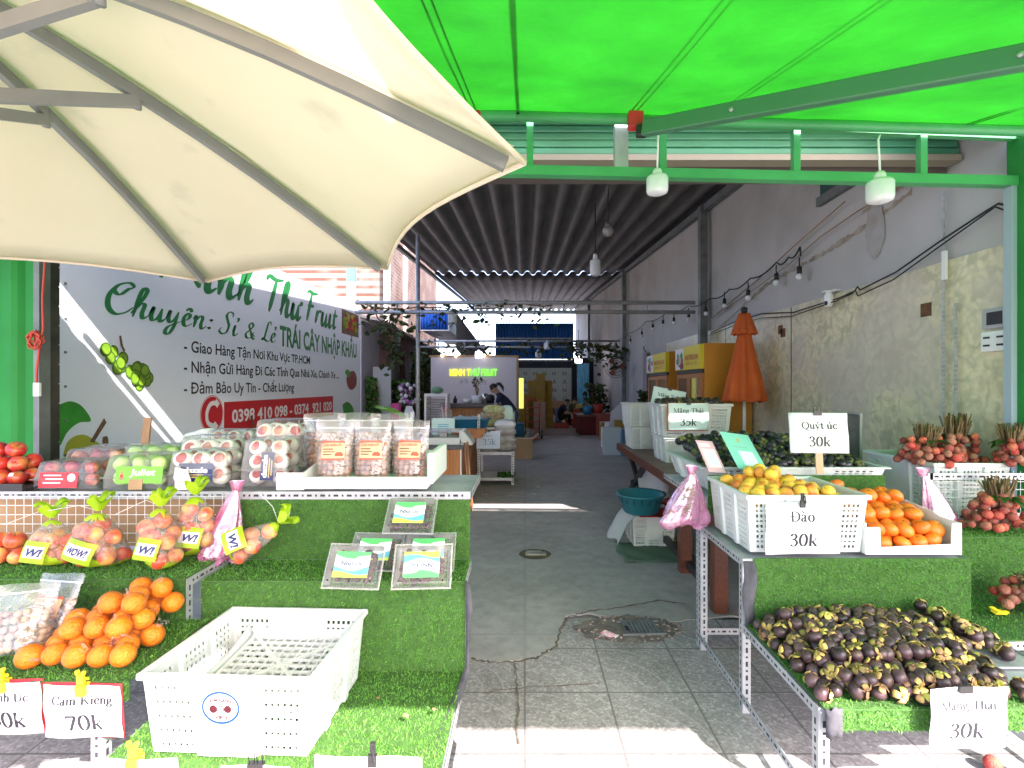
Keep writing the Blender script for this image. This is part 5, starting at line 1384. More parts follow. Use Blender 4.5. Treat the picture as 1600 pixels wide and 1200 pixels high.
# hanging apron and small things on the wall
c=atx(1006,560,2.9); t=thing('hanging_apron','pale apron hanging from a hook on the grey wall','apron',(2.93,c.y,1.4))
b=MB(); b.grid(lambda u,v:(.02*math.sin(u*12),(.2+.05*v)*(1-2*u),.95-.95*v),14,6); b.build('cloth', mat('dull apron',(.3,.26,.27),.9), t)
b=MB(); b.tube([(.03,0,.95),(-.03,0,1.02),(-.03,0,1.1)],.012,6); b.build('hook', MT['black'], t)

# ---------------- fridges
def fridge(lab,y0,y1,hh):
    t=thing('display_fridge',lab,'fridge',(2.3,y0,0))
    L_=y1-y0
    b=MB(); b.box(.04,.66,0,.03,.05,hh); b.box(.04,.66,L_-.03,L_,.05,hh); b.box(.63,.66,.0305,L_-.0305,.05,hh); b.box(.04,.63,.0305,L_-.0305,hh-.03,hh); b.box(.04,.63,.0305,L_-.0305,.05,.25)
    b.build('cabinet', MT['fridge'], t)
    b=MB(); b.box(.04,.6,.05,L_-.05,.251,.26)
    for z in (.6,.95,1.28): b.box(.1,.6,.05,L_-.05,z,z+.012)
    b.build('shelf', MT['steel'], t)
    b=MB(); b.box(.6,.625,.04,L_-.04,.27,hh-.42); b.build('lit_back', MT['cool'], t)
    for k in (0,1):
        ya=.02+k*(L_/2-.01); yb=ya+L_/2-.03
        dr=MB(); zt_=hh-.4
        dr.box(0,.035,ya,ya+.05,.25,zt_); dr.box(0,.035,yb-.05,yb,.25,zt_); dr.box(0,.035,ya+.0505,yb-.0505,.25,.3); dr.box(0,.035,ya+.0505,yb-.0505,zt_-.05,zt_)
        d=dr.build('door', MT['fridgeframe'], t)
        g=MB(); g.box(.012,.018,ya+.051,yb-.051,.301,zt_-.051); g.build('glass', MT['glass'], d)
        g=MB(); yy=yb-.03 if k==0 else ya+.03; g.tube([(-.03,yy,.8),(-.03,yy,1.2)],.01,6); g.build('handle', MT['steel'], d)
    b=MB(); b.box(-.02,.039,0.01,L_-.01,hh-.33,hh-.01); b.build('sign_board', MT['yellow'], t)
    b=MB(); b.box(-.0235,-.0205,L_*.62,L_-.02,hh-.32,hh-.02,0)
    for i in range(16): disc(b,rnd(L_*.66,L_-.1),rnd(hh-.28,hh-.1),.05,.05,-.024-.0002*i,1+i%3,9)
    b.build('fruit_picture', [MT['bwhite'],MT['bcherry'],MT['pinkpaper'],MT['bleaf']], t)
    b=MB(); vs,fs=font_mesh('HÀNG TRONG LẠNH',.02); b.add(fit(vs,L_*.5,.075),fs,0,False,wallMR(-.0215,L_*.57,hh-.2))
    vs,fs=font_mesh('0908 15 15 25',.0); b.add(fit(vs,L_*.42,.045),fs,0,False,wallMR(-.0215,L_*.53,hh-.27))
    b.build('lettering', MT['bred'], t)
    b=MB(); b.box(.0,.039,0.01,L_-.01,hh-.39,hh-.335); b.build('dark_gap', MT['black'], t)
    b=MB()
    for sh in (.262,.612,.962,1.292):
        for k in range(7):
            b.box(.3,.45,.1+k*(L_-.2)/7,.1+(k+.7)*(L_-.2)/7,sh,sh+rnd(.12,.24),k%3)
    b.build('packed_goods',[MT['label_w'],MT['card'],MT['label_b']],t)
    return t
fridge('tall orange two door display fridge beside the folded orange parasol',6.5,7.57,2.1)
fridge('second orange display fridge, further back beside the olive bush',8.08,9.34,2.1)
# folded orange parasol
c=at(1163,600,6.0); t=thing('folded_parasol','folded orange cloth parasol standing by the orange fridge','parasol',(c.x,c.y,0))
zt_=at(0,487,6.0).z; zb=at(0,628,6.0).z
b=MB(); N_=72
def fold(u,v):
    a=2*PI*u; f=abs(math.sin(a*4+.25*math.sin(3*a))); 
    rb=.05+.2*v**1.05; 
    if v<.22: rb=.055+.33*v*.55
    r=rb*(.68+.36*f*min(1,.25+v))
    z=zt_-.04-(zt_-zb-.04)*v+ .035*(f-.5)*(v>.9)
    return (r*math.cos(a),r*math.sin(a)*.9,z)
b.grid(fold,N_,24); b.build('folded_canopy', MT['orangecloth'], t, solid=.004)
b=MB()
b.grid(lambda u,v:((.058+.085*v)*(.8+.28*abs(math.sin(8*PI*u)))*math.cos(2*PI*u),(.058+.085*v)*(.8+.28*abs(math.sin(8*PI*u)))*math.sin(2*PI*u)*.9,zt_-.02-.27*v+.02*abs(math.sin(8*PI*u))*v),64,5); b.build('vent_cap', MT['orangecloth'], t, solid=.004)
b=MB(); b.tube([(0,0,.02),(0,0,zt_)],.019,10); b.build('pole', MT['whitepaint'], t)
b=MB(); b.lathe([(.001,zt_-.02),(.035,zt_-.01),(.04,zt_+.045),(.001,zt_+.06)],12); b.build('finial', MT['black'], t)
b=MB(); b.lathe([(.001,0),(.22,0),(.23,.05),(.05,.08),(.05,.25),(.001,.25)],20); b.build('base', MT['darksteel'], t)

# ---------------- cables and string lights on the wall
t=thing('string_lights','festoon of small white bulbs on a black cable along the grey wall','string lights')
def W(px,py,dx=.06): return atx(px,py,XR-dx)
P=[W(965,530,.1),W(985,520,.1),W(1010,502,.1),W(1040,490,.1),W(1075,478,.1),W(1110,466,.3),W(1140,452,.1),W(1172,435,.1),W(1213,410,.1),W(1232,402,.1),W(1250,386,.1),W(1252,398,.08)]
b=MB(); 
sag=[]
for i in range(len(P)-1):
    for j in range(5):
        q=P[i].lerp(P[i+1],j/5); sag.append(q+Vector((0,0,-.05*math.sin(PI*j/5))))
b.tube(sag,.009,5); b.build('cable', MT['cable'], t)
for (px,py) in [(985,524),(1003,512),(1020,500),(1036,493),(1053,488),(1076,481),(1103,470),(1132,456),(1169,441),(1213,414),(1249,402)]:
    c=W(px,py,.1); b=MB(); b.tube([c,c-Vector((0,0,.1))],.008,5); b.tube([c-Vector((0,0,.1)),c-Vector((0,0,.17))],.026,8); s_=b.build('socket', MT['cable'], t)
    b=MB(); b.ball(c-Vector((0,0,.205)),.036,10,7); b.build('bulb', MT['bulb'], s_)
for lab,PP,r_ in [('double black cable looping across the grey plaster above the tiles',[(1110,520),(1150,502),(1190,490),(1240,488),(1310,466),(1335,455),(1340,448),(1344,453),(1400,425),(1470,376),(1540,330),(1560,318),(1578,322)],.007),
   ('thin brown cable rising to the green window',[(1110,498),(1170,458),(1230,415),(1282,370),(1340,330),(1420,284)],.006),
   ('thin black cable running up beside the brown one',[(1120,490),(1180,440),(1240,385),(1320,315)],.007)]:
    o0=W(*PP[0]); t=thing('wall_cable',lab,'cable',o0)
    b=MB(); pp=catmull_3=[W(*q)-o0 for q in PP]; b.tube(pp,r_,5); 
    if 'double' in lab: b.tube([q+Vector((-.02,0,-.04-.02*math.sin(i))) for i,q in enumerate(pp)],r_*.8,5)
    b.build('cable', MT['cable'] if 'brown' not in lab else mat('brown cable',(.3,.2,.1),.6), t)
t=thing('wall_cable','cable and clips hanging beside the switch plate on the green post','cable',atx(1576,380,XR-.03))
o0=atx(1576,380,XR-.03)
b=MB(); b.tube([W(1577,380,.03)-o0,W(1579,430,.05)-o0,W(1577,470,.03)-o0,W(1580,510,.05)-o0,W(1576,545,.03)-o0,W(1580,580,.04)-o0],.012,6); b.build('cable', MT['cable'], t)
# dark foam board leaning at the wall behind the stall
c=at(1333,725,3.75); t=thing('grey_board','dark grey padded board leaning behind the dark mangosteen tray','board',(c.x,3.75,0))
b=MB(); b.box(-.09,.03,-.03,.25,0.004,1.33); b.build('pad', MT['blackcloth'], t, bevel=.01)
b=MB(); b.box(.0305,.05,-.03,.25,0.004,1.34); b.build('edge', mat('grey edge',(.4,.38,.38),.6), t)

# dim stored goods along the back
random.seed(21)
cols_=[MT['card'],MT['whitecard'],MT['yelcarton'],mat('dull blue carton',(.1,.2,.32),.7),mat('dull red carton',(.32,.07,.05),.7)]
for k in range(26):
    x=rnd(.4,2.3); Y=rnd(19.8,23.5); n=random.choice((1,2,2,3)); w_=rnd(.35,.55); h_=rnd(.22,.34)
    if k>=14: x=rnd(-3.2,-2.3); Y=rnd(15.2,20)
    for j in range(n): carton('stored_carton','stored carton in the dim stacks along the back of the shop','carton',(x+rnd(-.03,.03),Y,.014+j*(h_+.002)),w_,rnd(.3,.4),h_,random.choice(cols_),rnd(-.1,.1),False,'stored cartons at the back')
for k in range(7):
    x=rnd(1.75,2.6); Y=10.4+k*.75
    carton('stored_carton','carton or tub stacked along the far wall past the fridges','carton',(2.3+rnd(-.1,.15),Y+.6,.006),rnd(.35,.5),rnd(.3,.45),rnd(.3,.7),random.choice(cols_),rnd(-.15,.15),True,'stored goods past the fridges')
random.seed(5)
# ================================================================= RACKS, TURF, TABLE, CRATES
def flange(b,a,c,side,nrm,w_=.038,slots=True):
    a=Vector(a); c=Vector(c); side=Vector(side).normalized(); nrm=Vector(nrm).normalized(); d=(c-a); L=d.length; d.normalize()
    t_=.003
    P=[a,c,c+side*w_,a+side*w_]
    vs=[p-nrm*t_ for p in P]+P
    b.add(vs,[(0,1,2,3),(4,5,6,7),(0,1,5,4),(1,2,6,5),(2,3,7,6),(3,0,4,7)],0)
    if slots:
        x=.025; k=0
        while x<L-.03:
            ln=.024 if k%2==0 else .009
            o=a+d*x+side*w_*.36+nrm*.0006; b.add([o,o+d*ln,o+d*ln+side*w_*.28,o+side*w_*.28],[(0,1,2,3)],1)
            x+=ln+.016; k+=1
def turf(name,par,o,eu,ev,dens,mt=None,ln=.013,noblade=None):
    o=Vector(o); eu=Vector(eu); ev=Vector(ev); nrm=eu.cross(ev).normalized()
    b=MB(); 
    vs=[o,o+eu,o+eu+ev,o+ev]; vs+=[p-nrm*.006 for p in vs]
    b.add(vs,[(0,1,2,3),(7,6,5,4),(0,4,5,1),(1,5,6,2),(2,6,7,3),(3,7,4,0)],0)
    n=int(eu.length*ev.length*dens); tu=eu.normalized(); tv=ev.normalized()
    flat=abs(nrm.z)>.7
    for i in range(n):
        u,v=random.random(),random.random()
        p=o+eu*u+ev*v
        if noblade and noblade(p): continue
        l=ln*rnd(.6,1.35); a=rnd(0,6.283); k=rnd(.25,1.25)
        d=(nrm+tu*math.cos(a)*k+tv*math.sin(a)*k).normalized()
        if not flat: d=(d+Vector((0,0,-.25))).normalized()
        s=d.cross(Vector((rnd(-1,1),rnd(-1,1),rnd(-1,1)))).normalized()*rnd(.0009,.0017)
        m_=p+d*l*.6; e=p+d*l+nrm*-.2*l
        b.add([p-s,p+s,m_+s*.8,m_-s*.8,e],[(0,1,2,3),(3,2,4)],1)
    return b.build(name,[MT['turfbase'],mt or MT['blade']],par)

def rack(name,lab,x0,x1,tiers,back,panels,group='stepped fruit racks',bare=False):
    """tiers: (y0, y1, z) low to high; panels: turf panels"""
    t=thing(name,lab,'rack',(x0,tiers[0][0],0),group=group); O=Vector((x0,tiers[0][0],0))
    for k,(y0,y1,z) in enumerate(tiers):
        b=MB()
        b.box(x0+.004-O.x,x1-.004-O.x,y0+.006-O.y,y1-O.y,z-.014,z-.0075); b.build('shelf_board',MT['steel'],t)
        b=MB()
        flange(b,Vector((x0,y0,z))-O,Vector((x1,y0,z))-O,(0,0,-1),(0,-1,0))
        flange(b,Vector((x0,y0,z))-O,Vector((x0,y1,z))-O,(0,0,-1),(-1,0,0))
        flange(b,Vector((x1,y0,z))-O,Vector((x1,y1,z))-O,(0,0,-1),(1,0,0))
        b.build('rail',SM,t)
    for xx,sx in ((x0,1),(x1,-1)):
        for k,(y0,y1,z) in enumerate(tiers):
            if bare and sx<0 and k>0: continue
            b=MB(); flange(b,Vector((xx,y0-.001,0))-O,Vector((xx,y0-.001,z))-O,(sx,0,0),(0,-1,0)); flange(b,Vector((xx-sx*.001,y0,0))-O,Vector((xx-sx*.001,y0,z))-O,(0,1,0),(-sx,0,0)); b.build('post',SM,t)
        if not (bare and sx<0): b=MB(); flange(b,Vector((xx,back,0))-O,Vector((xx,back,tiers[-1][2]))-O,(sx,0,0),(0,-1,0)); flange(b,Vector((xx-sx*.001,back,0))-O,Vector((xx-sx*.001,back,tiers[-1][2]))-O,(0,-1,0),(-sx,0,0)); b.build('post',SM,t)
        b=MB(); flange(b,Vector((xx-sx*.0015,tiers[0][0],.09))-O,Vector((xx-sx*.0015,back if not (bare and sx<0) else tiers[0][1]-.1,.09))-O,(0,0,-1),(-sx,0,0)); b.build('foot_rail',SM,t)
    if not bare: b=MB(); flange(b,Vector((x0,back-.002,.09))-O,Vector((x1,back-.002,.09))-O,(0,0,-1),(0,-1,0)); b.build('foot_rail',SM,t)
    for (nm,o,eu,ev,dens,mt) in panels: turf(nm,t,Vector(o)-O,eu,ev,dens,mt)
    return t
D1=20000
# rack A (bare turf steps with the empty crate)
AX0,AX1=-1.415,-.262
ra=rack('stepped_rack','turf covered stepped rack carrying the empty white crate and grape boxes',AX0,AX1,[(1.45,2.2,.29),(2.19,2.45,.69),(2.44,2.94,1.03)],2.95,[
 ('turf_tread',(AX0+.01,1.44,.297),(AX1-AX0-.02,0,0),(0,.75,0),D1,None),
 ('turf_riser',(AX0+.0,2.182,.30),(AX1-AX0,0,0),(0,0,.395),D1*1.15,None),
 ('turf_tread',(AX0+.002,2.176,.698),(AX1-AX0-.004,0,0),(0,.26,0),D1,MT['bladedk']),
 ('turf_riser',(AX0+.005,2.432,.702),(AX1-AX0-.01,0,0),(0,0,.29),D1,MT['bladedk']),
],bare=True)
b=MB()  # torn dark backing edge along the turf
P=[(AX1+.004,2.17,.705),(AX1+.006,2.18,.6),(AX1+.01,2.17,.45),(AX1+.004,2.17,.33),(AX1-.02,2.05,.299),(AX1-.05,1.8,.296),(AX1-.03,1.6,.292),(AX1-.05,1.46,.285)]
O=Vector((AX0,1.45,0)); vs=[]
for i,p in enumerate(catmull([(q[1],q[2]) for q in P],4)):
    pass
pp=[Vector(p)-O for p in P]
for i,p in enumerate(pp):
    wv=.012+.01*math.sin(i*2.1); vs+=[p+Vector((0,-.012,.002)),p+Vector((wv+.01,-.016,-.012))]
b.add(vs,[(2*i,2*i+1,2*i+3,2*i+2) for i in range(len(pp)-1)],0,True); b.build('turf_backing',MT['blackcloth'],ra,solid=.004)
# rack B (bags and wrapped oranges)
BX0,BX1=-2.9,-1.43
rb=rack('stepped_rack','turf covered stepped rack carrying the bagged apples and wrapped oranges',BX0,BX1,[(1.69,2.13,.55),(2.11,2.46,.73),(2.445,3.05,1.03)],3.05,[
 ('turf_tread',(BX0,1.675,.558),(BX1-BX0+.1,0,0),(0,.44,0),D1,None),
 ('turf_lip',(BX0,1.678,.49),(BX1-BX0+.1,0,0),(0,0,.066),D1,None),
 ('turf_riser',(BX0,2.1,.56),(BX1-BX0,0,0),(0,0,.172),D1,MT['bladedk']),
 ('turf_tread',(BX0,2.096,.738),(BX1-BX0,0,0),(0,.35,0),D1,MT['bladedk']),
])
# wire grid at the back of rack B
t=thing('wire_grid','white wire grid panel behind the bagged apples','wire panel',(BX0,2.43,.74))
b=MB(); L_=BX1-BX0-.02
for i in range(int(L_/.042)+1): b.tube([(i*.042,0,.0),(i*.042,0,.27)],.0017,4,cap=False)
for z in [.0+k*.045 for k in range(7)]: b.tube([(0,0,z),(L_,0,z)],.002,4,cap=False)
b.build('wire',MT['whitepaint'],t)
b=MB(); b.box(0,1.47,.05,.4,-.02,.24); tag(b.build('fruit_carton',MT['card'],None,loc=(BX0+.02,2.47,.76)),'brown fruit carton stored behind the white wire grid','carton')

# rack C (mangosteen stall)
CX0,CX1=1.03,2.1
rc=rack('stepped_rack','turf covered stepped rack heaped with mangosteens',CX0,CX1,[(1.75,2.37,.42),(2.36,2.93,.73),(2.92,3.7,.90)],3.0,[
 ('turf_tread',(CX0+.012,1.73,.428),(.78,0,0),(0,.625,0),9000,None),
 ('turf_lip',(CX0+.06,1.735,.35),(.68,0,0),(0,0,.08),D1*1.3,None),
 ('turf_riser',(CX0+.05,2.35,.42),(CX1-CX0-.05,0,0),(0,0,.315),D1*1.15,None),
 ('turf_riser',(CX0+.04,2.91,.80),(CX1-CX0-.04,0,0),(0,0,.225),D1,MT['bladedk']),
])
b=MB(); O=Vector((CX0,1.75,0))
b.grid(lambda u,v:(.0+.05*u+.006*math.sin(9*v), .6+.012*math.sin(6*v+3*u)-.01*u, .34*(1-v)+.38),4,10); b.build('turf_backing',MT['blackcloth'],rc,solid=.004)
b=MB(); b.grid(lambda u,v:(.01+.06*u,-.026-.006*math.sin(u*5),.435-.1*v-.01*math.sin(u*9)),4,4); b.build('turf_corner_backing',MT['blackcloth'],rc,solid=.004)
# rack D (lychee stall)
DX0,DX1=2.13,2.98
rd_=rack('stepped_rack','turf covered stepped rack with the lychee bunches beside the green post',DX0,DX1,[(2.2,2.7,.42),(2.69,2.93,.73),(2.92,3.02,.8)],3.02,[
 ('turf_tread',(DX0-.25,2.2,.428),(DX1-DX0+.25,0,0),(0,.48,0),9000,MT['bladedk']),
 ('turf_riser',(DX0,2.68,.43),(DX1-DX0,0,0),(0,0,.305),D1,None),
 ('turf_tread',(DX0,2.675,.739),(DX1-DX0,0,0),(0,.24,0),D1,MT['bladedk']),
])
b=MB(); b.box(2.4,2.93,3.0,3.6,.772,.79); 
for x in (2.42,2.88):
    for y in (3.06,3.55): b.box(x,x+.03,y,y+.03,0,.7715)
t=b.build('crate_stand',MT['steel']); tag(t,'low metal stand under the lychee crate','stand')
t=thing('wire_grid','white wire grid before the lychee crate','wire panel',(2.36,2.9,.76))
b=MB()
for i in range(16): b.tube([(i*.04,0,0),(i*.04,0,.29)],.0017,4,cap=False)
for k in range(7): b.tube([(0,0,k*.046),(.6,0,k*.046)],.002,4,cap=False)
b.build('wire',MT['whitepaint'],t)
b=MB(); flange(b,(-.01,-.006,.28),(.6,-.006,.28),(0,0,-1),(0,-1,0)); flange(b,(-.03,-.006,-.03),(-.03,-.006,.28),(1,0,0),(0,-1,0)); b.build('angle_frame',SM,t)

# ---------------- crates
def perf(b,P,uh,vh,pred,ub=()):
    us=sorted(set([0,1]+[x for h in uh for x in h]+list(ub))); vs_=sorted(set([0,1]+[x for h in vh for x in h]))
    def inh(hs,a,c): 
        m_=(a+c)/2
        for i,h in enumerate(hs):
            if h[0]<m_<h[1]: return i
        return -1
    vv=[P(u,v) for v in vs_ for u in us]; n=len(us); fs=[]
    for j in range(len(vs_)-1):
        for i in range(n-1):
            a=inh(uh,us[i],us[i+1]); c=inh(vh,vs_[j],vs_[j+1])
            if a>=0 and c>=0 and pred((us[i]+us[i+1])/2,(vs_[j]+vs_[j+1])/2): continue
            fs.append((j*n+i,j*n+i+1,(j+1)*n+i+1,(j+1)*n+i))
    b.add(vv,fs,0)
def cols(u0,u1,n,fr=.55):
    w_=(u1-u0)/n; return [(u0+w_*(i+.5-fr/2),u0+w_*(i+.5+fr/2)) for i in range(n)]
VH=[]
v=.07
for k in range(9):
    ln=.055 if k%2==0 else .032
    VH.append((v,v+ln)); v+=ln+.052
def make_crate(name,lab,w_=.6,d_=.5,h_=.27,logo=False,mt=None):
    t=thing(name,lab,'crate')
    def rt(u,bs): # trapezoid ribs
        for a0,a1,q in bs:
            e=.012
            if a0<u<a1: return q*min(1,(u-a0)/e,(a1-u)/e)
        return 0
    FB=[(.3,.7,.014)]; SB=[(.27,.36,.012),(.64,.73,.012)]
    fl=.022
    def face(axis,sgn):
        L_=w_ if axis=='x' else d_; bs=FB if axis=='x' else SB
        def P(u,v):
            if sgn>0: uu=1-u
            else: uu=u
            s=(L_/2-fl*(1-v))*(2*uu-1); out=((d_ if axis=='x' else w_)/2-fl*(1-v))+rt(u,bs)
            z=.004+(h_-.02)*v
            return (s,sgn*out,z) if axis=='x' else (-sgn*-out,s*-1*sgn*-1 if False else s,z)
        return P,bs
    b=MB()
    for sg in (-1,1):
        P,bs=face('x',sg)
        uh=cols(.05,.28,6)+cols(.38,.62,9)+cols(.72,.95,6)
        perf(b,P,uh,VH,lambda u,v:(u<.3 or u>.7 or v<.24),[.3,.312,.688,.7])
        P,bs=face('y',sg)
        uh=cols(.06,.26,4)+cols(.38,.62,5)+cols(.74,.94,4)
        perf(b,P,uh,VH,lambda u,v:True,[.27,.282,.348,.36,.64,.652,.718,.73])
    # bottom lattice
    x0,x1,y0,y1=-w_/2+fl,w_/2-fl,-d_/2+fl,d_/2-fl
    perf(b,lambda u,v:(x0+(x1-x0)*u,y0+(y1-y0)*v,.004),cols(.04,.96,16,.7),cols(.04,.96,9,.75),lambda u,v:True)
    b.build('shell',mt or MT['white'],t,solid=.005)
    b=MB(); e=.016
    for (a0,a1,c0,c1) in ((-w_/2-e,w_/2+e,-d_/2-e,-d_/2+.004),(-w_/2-e,w_/2+e,d_/2-.004,d_/2+e),(-w_/2-e,-w_/2+.004,-d_/2+.0045,d_/2-.0045),(w_/2-.004,w_/2+e,-d_/2+.0045,d_/2-.0045)):
        b.box(a0,a1,c0,c1,h_-.022,h_)
    b.build('rim',mt or MT['white'],t,bevel=.005)
    if logo:
        lg=MB(); k=36; yy=-d_/2-.0145+.006; zc=h_*.63; F=Matrix(((1,0,0,-.01),(0,.08,-1,-d_/2-.0135),(0,1,.08,zc),(0,0,0,1)))
        F=F@Matrix.Scale(-1,4,(0,0,0.0001)) if False else Matrix(((1,0,0,-.01),(0,-.082,-1,-d_/2-.0135),(0,1,-.082,zc),(0,0,0,1)))
        R_=[(.068,.054),(.060,.046)]
        lg.add([(R_[0][0]*math.cos(2*PI*i/k),R_[0][1]*math.sin(2*PI*i/k),0) for i in range(k)]+[(R_[1][0]*math.cos(2*PI*i/k),R_[1][1]*math.sin(2*PI*i/k),0) for i in range(k)],[(i,(i+1)%k,k+(i+1)%k,k+i) for i in range(k)],0,M=F)
        lg.add([(R_[1][0]*math.cos(2*PI*i/k),R_[1][1]*math.sin(2*PI*i/k),0) for i in range(k)],[tuple(range(k))],1,M=F)
        for txt,y,wd,hh in (('SOM NANG',.018,.08,.0145),('VIP 3',-.037,.046,.0125)):
            vs,fs=font_mesh(txt,.06); vs=[q+Vector((-wd/2,y,.0008)) for q in fit(vs,wd,hh)]; lg.add(vs,fs,2,M=F)
        for x,r,mi in ((-.026,.015,2),(.0,.014,3),(.026,.014,2),(-.0,.009,1)):
            lg.add([(x+r*math.cos(2*PI*i/14),-.004+(r*.9)*math.sin(2*PI*i/14),.0008+.0002*mi+(.0006 if r<.01 else 0)) for i in range(14)],[tuple(range(14))],mi,M=F)
        for x in (-.03,-.022,-.004,.006,.022,.03): lg.add([(x-.003,.006,.0012),(x+.003,.006,.0012),(x+.001,.015,.0012)],[(0,1,2)],2,M=F)
        lg.build('round_emblem',[mat('emblem blue',(.004,.05,.16),.5),MT['whitepaint'],mat('emblem plum',(.06,.006,.012),.5),mat('emblem mauve',(.12,.06,.07),.5)],t)
    return t
ck=make_crate('plastic_crate','empty white perforated crate with a blue ringed round emblem on the turf step',logo=True)
ck.location=(atz(365,1180,.34).x+.0,1.93-.0,.342); ck.rotation_euler=(0,0,R(-1))
ck.location=(-.985,1.905,.305); ck.rotation_euler=(0,0,R(-2.5)); ck.scale=(.95,.97,1.05)
# folded white tray inside it
t=thing('lattice_tray','white lattice tray lying inside the empty crate','tray',(ck.location.x+.03,1.95,.455),(R(5),0,R(-2.5)))
b=MB(); perf(b,lambda u,v:(-.22+.44*u,-.19+.38*v,0),cols(.03,.97,12,.78),cols(.03,.97,10,.72),lambda u,v:True); 
b.add([(-.22,-.19,.001),(-.2,-.19,.001),(.22,.19,.001),(.2,.19,.001)],[(0,1,2,3)],0); b.add([(.22,-.19,.0015),(.2,-.19,.0015),(-.22,.19,.0015),(-.2,.19,.0015)],[(0,1,2,3)],0)
b.build('lattice',MT['white'],t,solid=.008)
b=MB()
b.grid(lambda u,v:(-.225-.01*v,-.19+.38*u,.055*v*(.35+.65*abs(2*u-1)**2)),16,2); b.grid(lambda u,v:(.225+.01*v,-.19+.38*u,.055*v*(.35+.65*abs(2*u-1)**2)),16,2); b.grid(lambda u,v:(-.225+.45*u,.19+.01*v,.06*v*(.3+.7*abs(2*u-1)**3)),16,2); b.build('side_lip',MT['white'],t,solid=.006)
# peaches crate
cp_=dup(ck,(1.03+.325,2.37+.265,.742),0,'white perforated crate filled with yellow peaches on the turf rack')
for c in list(cp_.children):
    if c.name.startswith('round_emblem'): bpy.data.objects.remove(c)
cp_['group']='white plastic crates'; ck['group']='white plastic crates'
def crate(loc,rot,lab,scale=1): return dup(cp_,loc,rot,lab,'white plastic crates',scale)
crate((2.4+.27,3.28,.79),R(90),'white perforated crate piled with lychee bunches before the marbled wall',(1,.9,1.1))
# table with crossed legs
TX0,TX1,TY0,TY1=1.3,2.35,3.35,6.9
t=thing('trestle_table','long dark red wooden trestle table with black crossed braces beside the aisle','table',(TX0,TY0,0))
b=MB()
for i in range(5): b.box(i*.21,i*.21+.207,0,TY1-TY0,.712,.75)
b.build('table_top',MT['woodtop'],t,bevel=.003)
b=MB(); b.box(-.03,-.001,-.01,TY1-TY0+.01,.66,.752); b.box(0,1.05,-.03,-.001,.66,.752); b.build('apron',MT['wood'],t,bevel=.004)
for (x,y) in ((.0,.02),(.0,.75),(.95,.02),(.95,.75)):
    b=MB(); b.box(x-.02,x+.075,y,y+.09,.004,.71 if x>.1 else .659); b.build('leg',MT['wood'],t,bevel=.004)
for x in (.05,.95):
    for (ya,yb) in ((2.2,3.35),(3.35,2.2)):
        b=MB(); xo=x+(.045 if ya<yb else 0); b.bar((xo,ya,.03),(xo,yb,.68),.04,.07); b.build('cross_brace',MT['black'],t)
    b=MB(); b.bar((x,.4,.08),(x,2.4,.08),.05,.06); b.build('stretcher',MT['black'],t)
b=MB(); b.bar((.0,2.78,.36),(1.0,2.78,.36),.04,.06); b.build('stretcher',MT['black'],t)
# crates on the table
def tcrate(px,Y,z,lab,sc,rot=0):
    c=at(px,0,Y); return crate((c.x,Y,z),rot,lab,sc)
tcrate(1073,5.35,.752,'lower white crate of the tall stack on the trestle table',(1.02,1,1.0))
tcrate(1075,5.33,1.024,'upper white crate of the stack topped with dark mangosteens behind the mint price sheet',(1.18,1.05,1.25))
tcrate(1003,6.45,.752,'lower white crate of the far stack at the table end',(.6,.9,1.05))
tcrate(1003,6.43,1.04,'upper white crate of the far stack at the table end',(.72,1,1.05))
# shallow wide crate with dark mangosteens on the rack top
ctray=crate((1.62,3.36,.912),R(0),'wide shallow white crate full of dark green mangosteens on the top step',(1.8,1.45,.55))
# crate under the table
c=atz(1020,852,.01); t_c=crate((1.235,4.98,.006),0,'upturned white crate on the floor carrying a teal basin',(.68,.85,1.12))
b=MB(); b.grid(lambda u,v:(-.33+.66*u+.02*math.sin(9*v),-.3+.55*v,.0+.008*math.sin(14*u+9*v)),12,10); tag(b.build('green_mat',mat('thin green mat',(.08,.14,.09),.8),None,loc=(1.2,4.65,.012),solid=.003),'thin green mat on the concrete under the upturned crate','mat')
b=MB(); b.grid(lambda u,v:(-.02-.25*v*(1-.3*v)+.03*math.sin(7*u),-.28+.5*u,.0-.26*v+.02*math.sin(8*u+6*v)),14,12); tag(b.build('white_cloth',mat('thin white cloth',(.66,.68,.64),.8,trans=.3,bump=.4,bscale=12),None,loc=(1.05,4.95,.312)),'crumpled thin white cloth draped off the upturned crate','cloth')
b=MB(); b.grid(lambda u,v:(.4*(u-.5),.35*(v-.5),.004+.006*math.sin(9*u)*math.sin(8*v)),10,8); tag(b.build('red_net',mat('red net',(.45,.04,.02),.7),None,loc=(1.28,4.85,.311),solid=.003),'red net lying under the teal basin','net')
c=at(1000,770,4.85); t=thing('teal_basin','round teal plastic basin on the upturned white crate','basin',(c.x,4.82,.325))
b=MB(); b.lathe([(.001,.0),(.15,.0),(.165,.015),(.215,.16),(.235,.175),(.237,.19),(.21,.18),(.155,.02),(.001,.012)],28); b.build('basin',MT['teal'],t)
b=MB(); 
for k in range(18):
    a=2*PI*k/18; b.bar((.2*math.cos(a),.2*math.sin(a),.11),(.215*math.cos(a),.215*math.sin(a),.155),.012,.004)
b.build('vent_slot',MT['dkteal'],t)
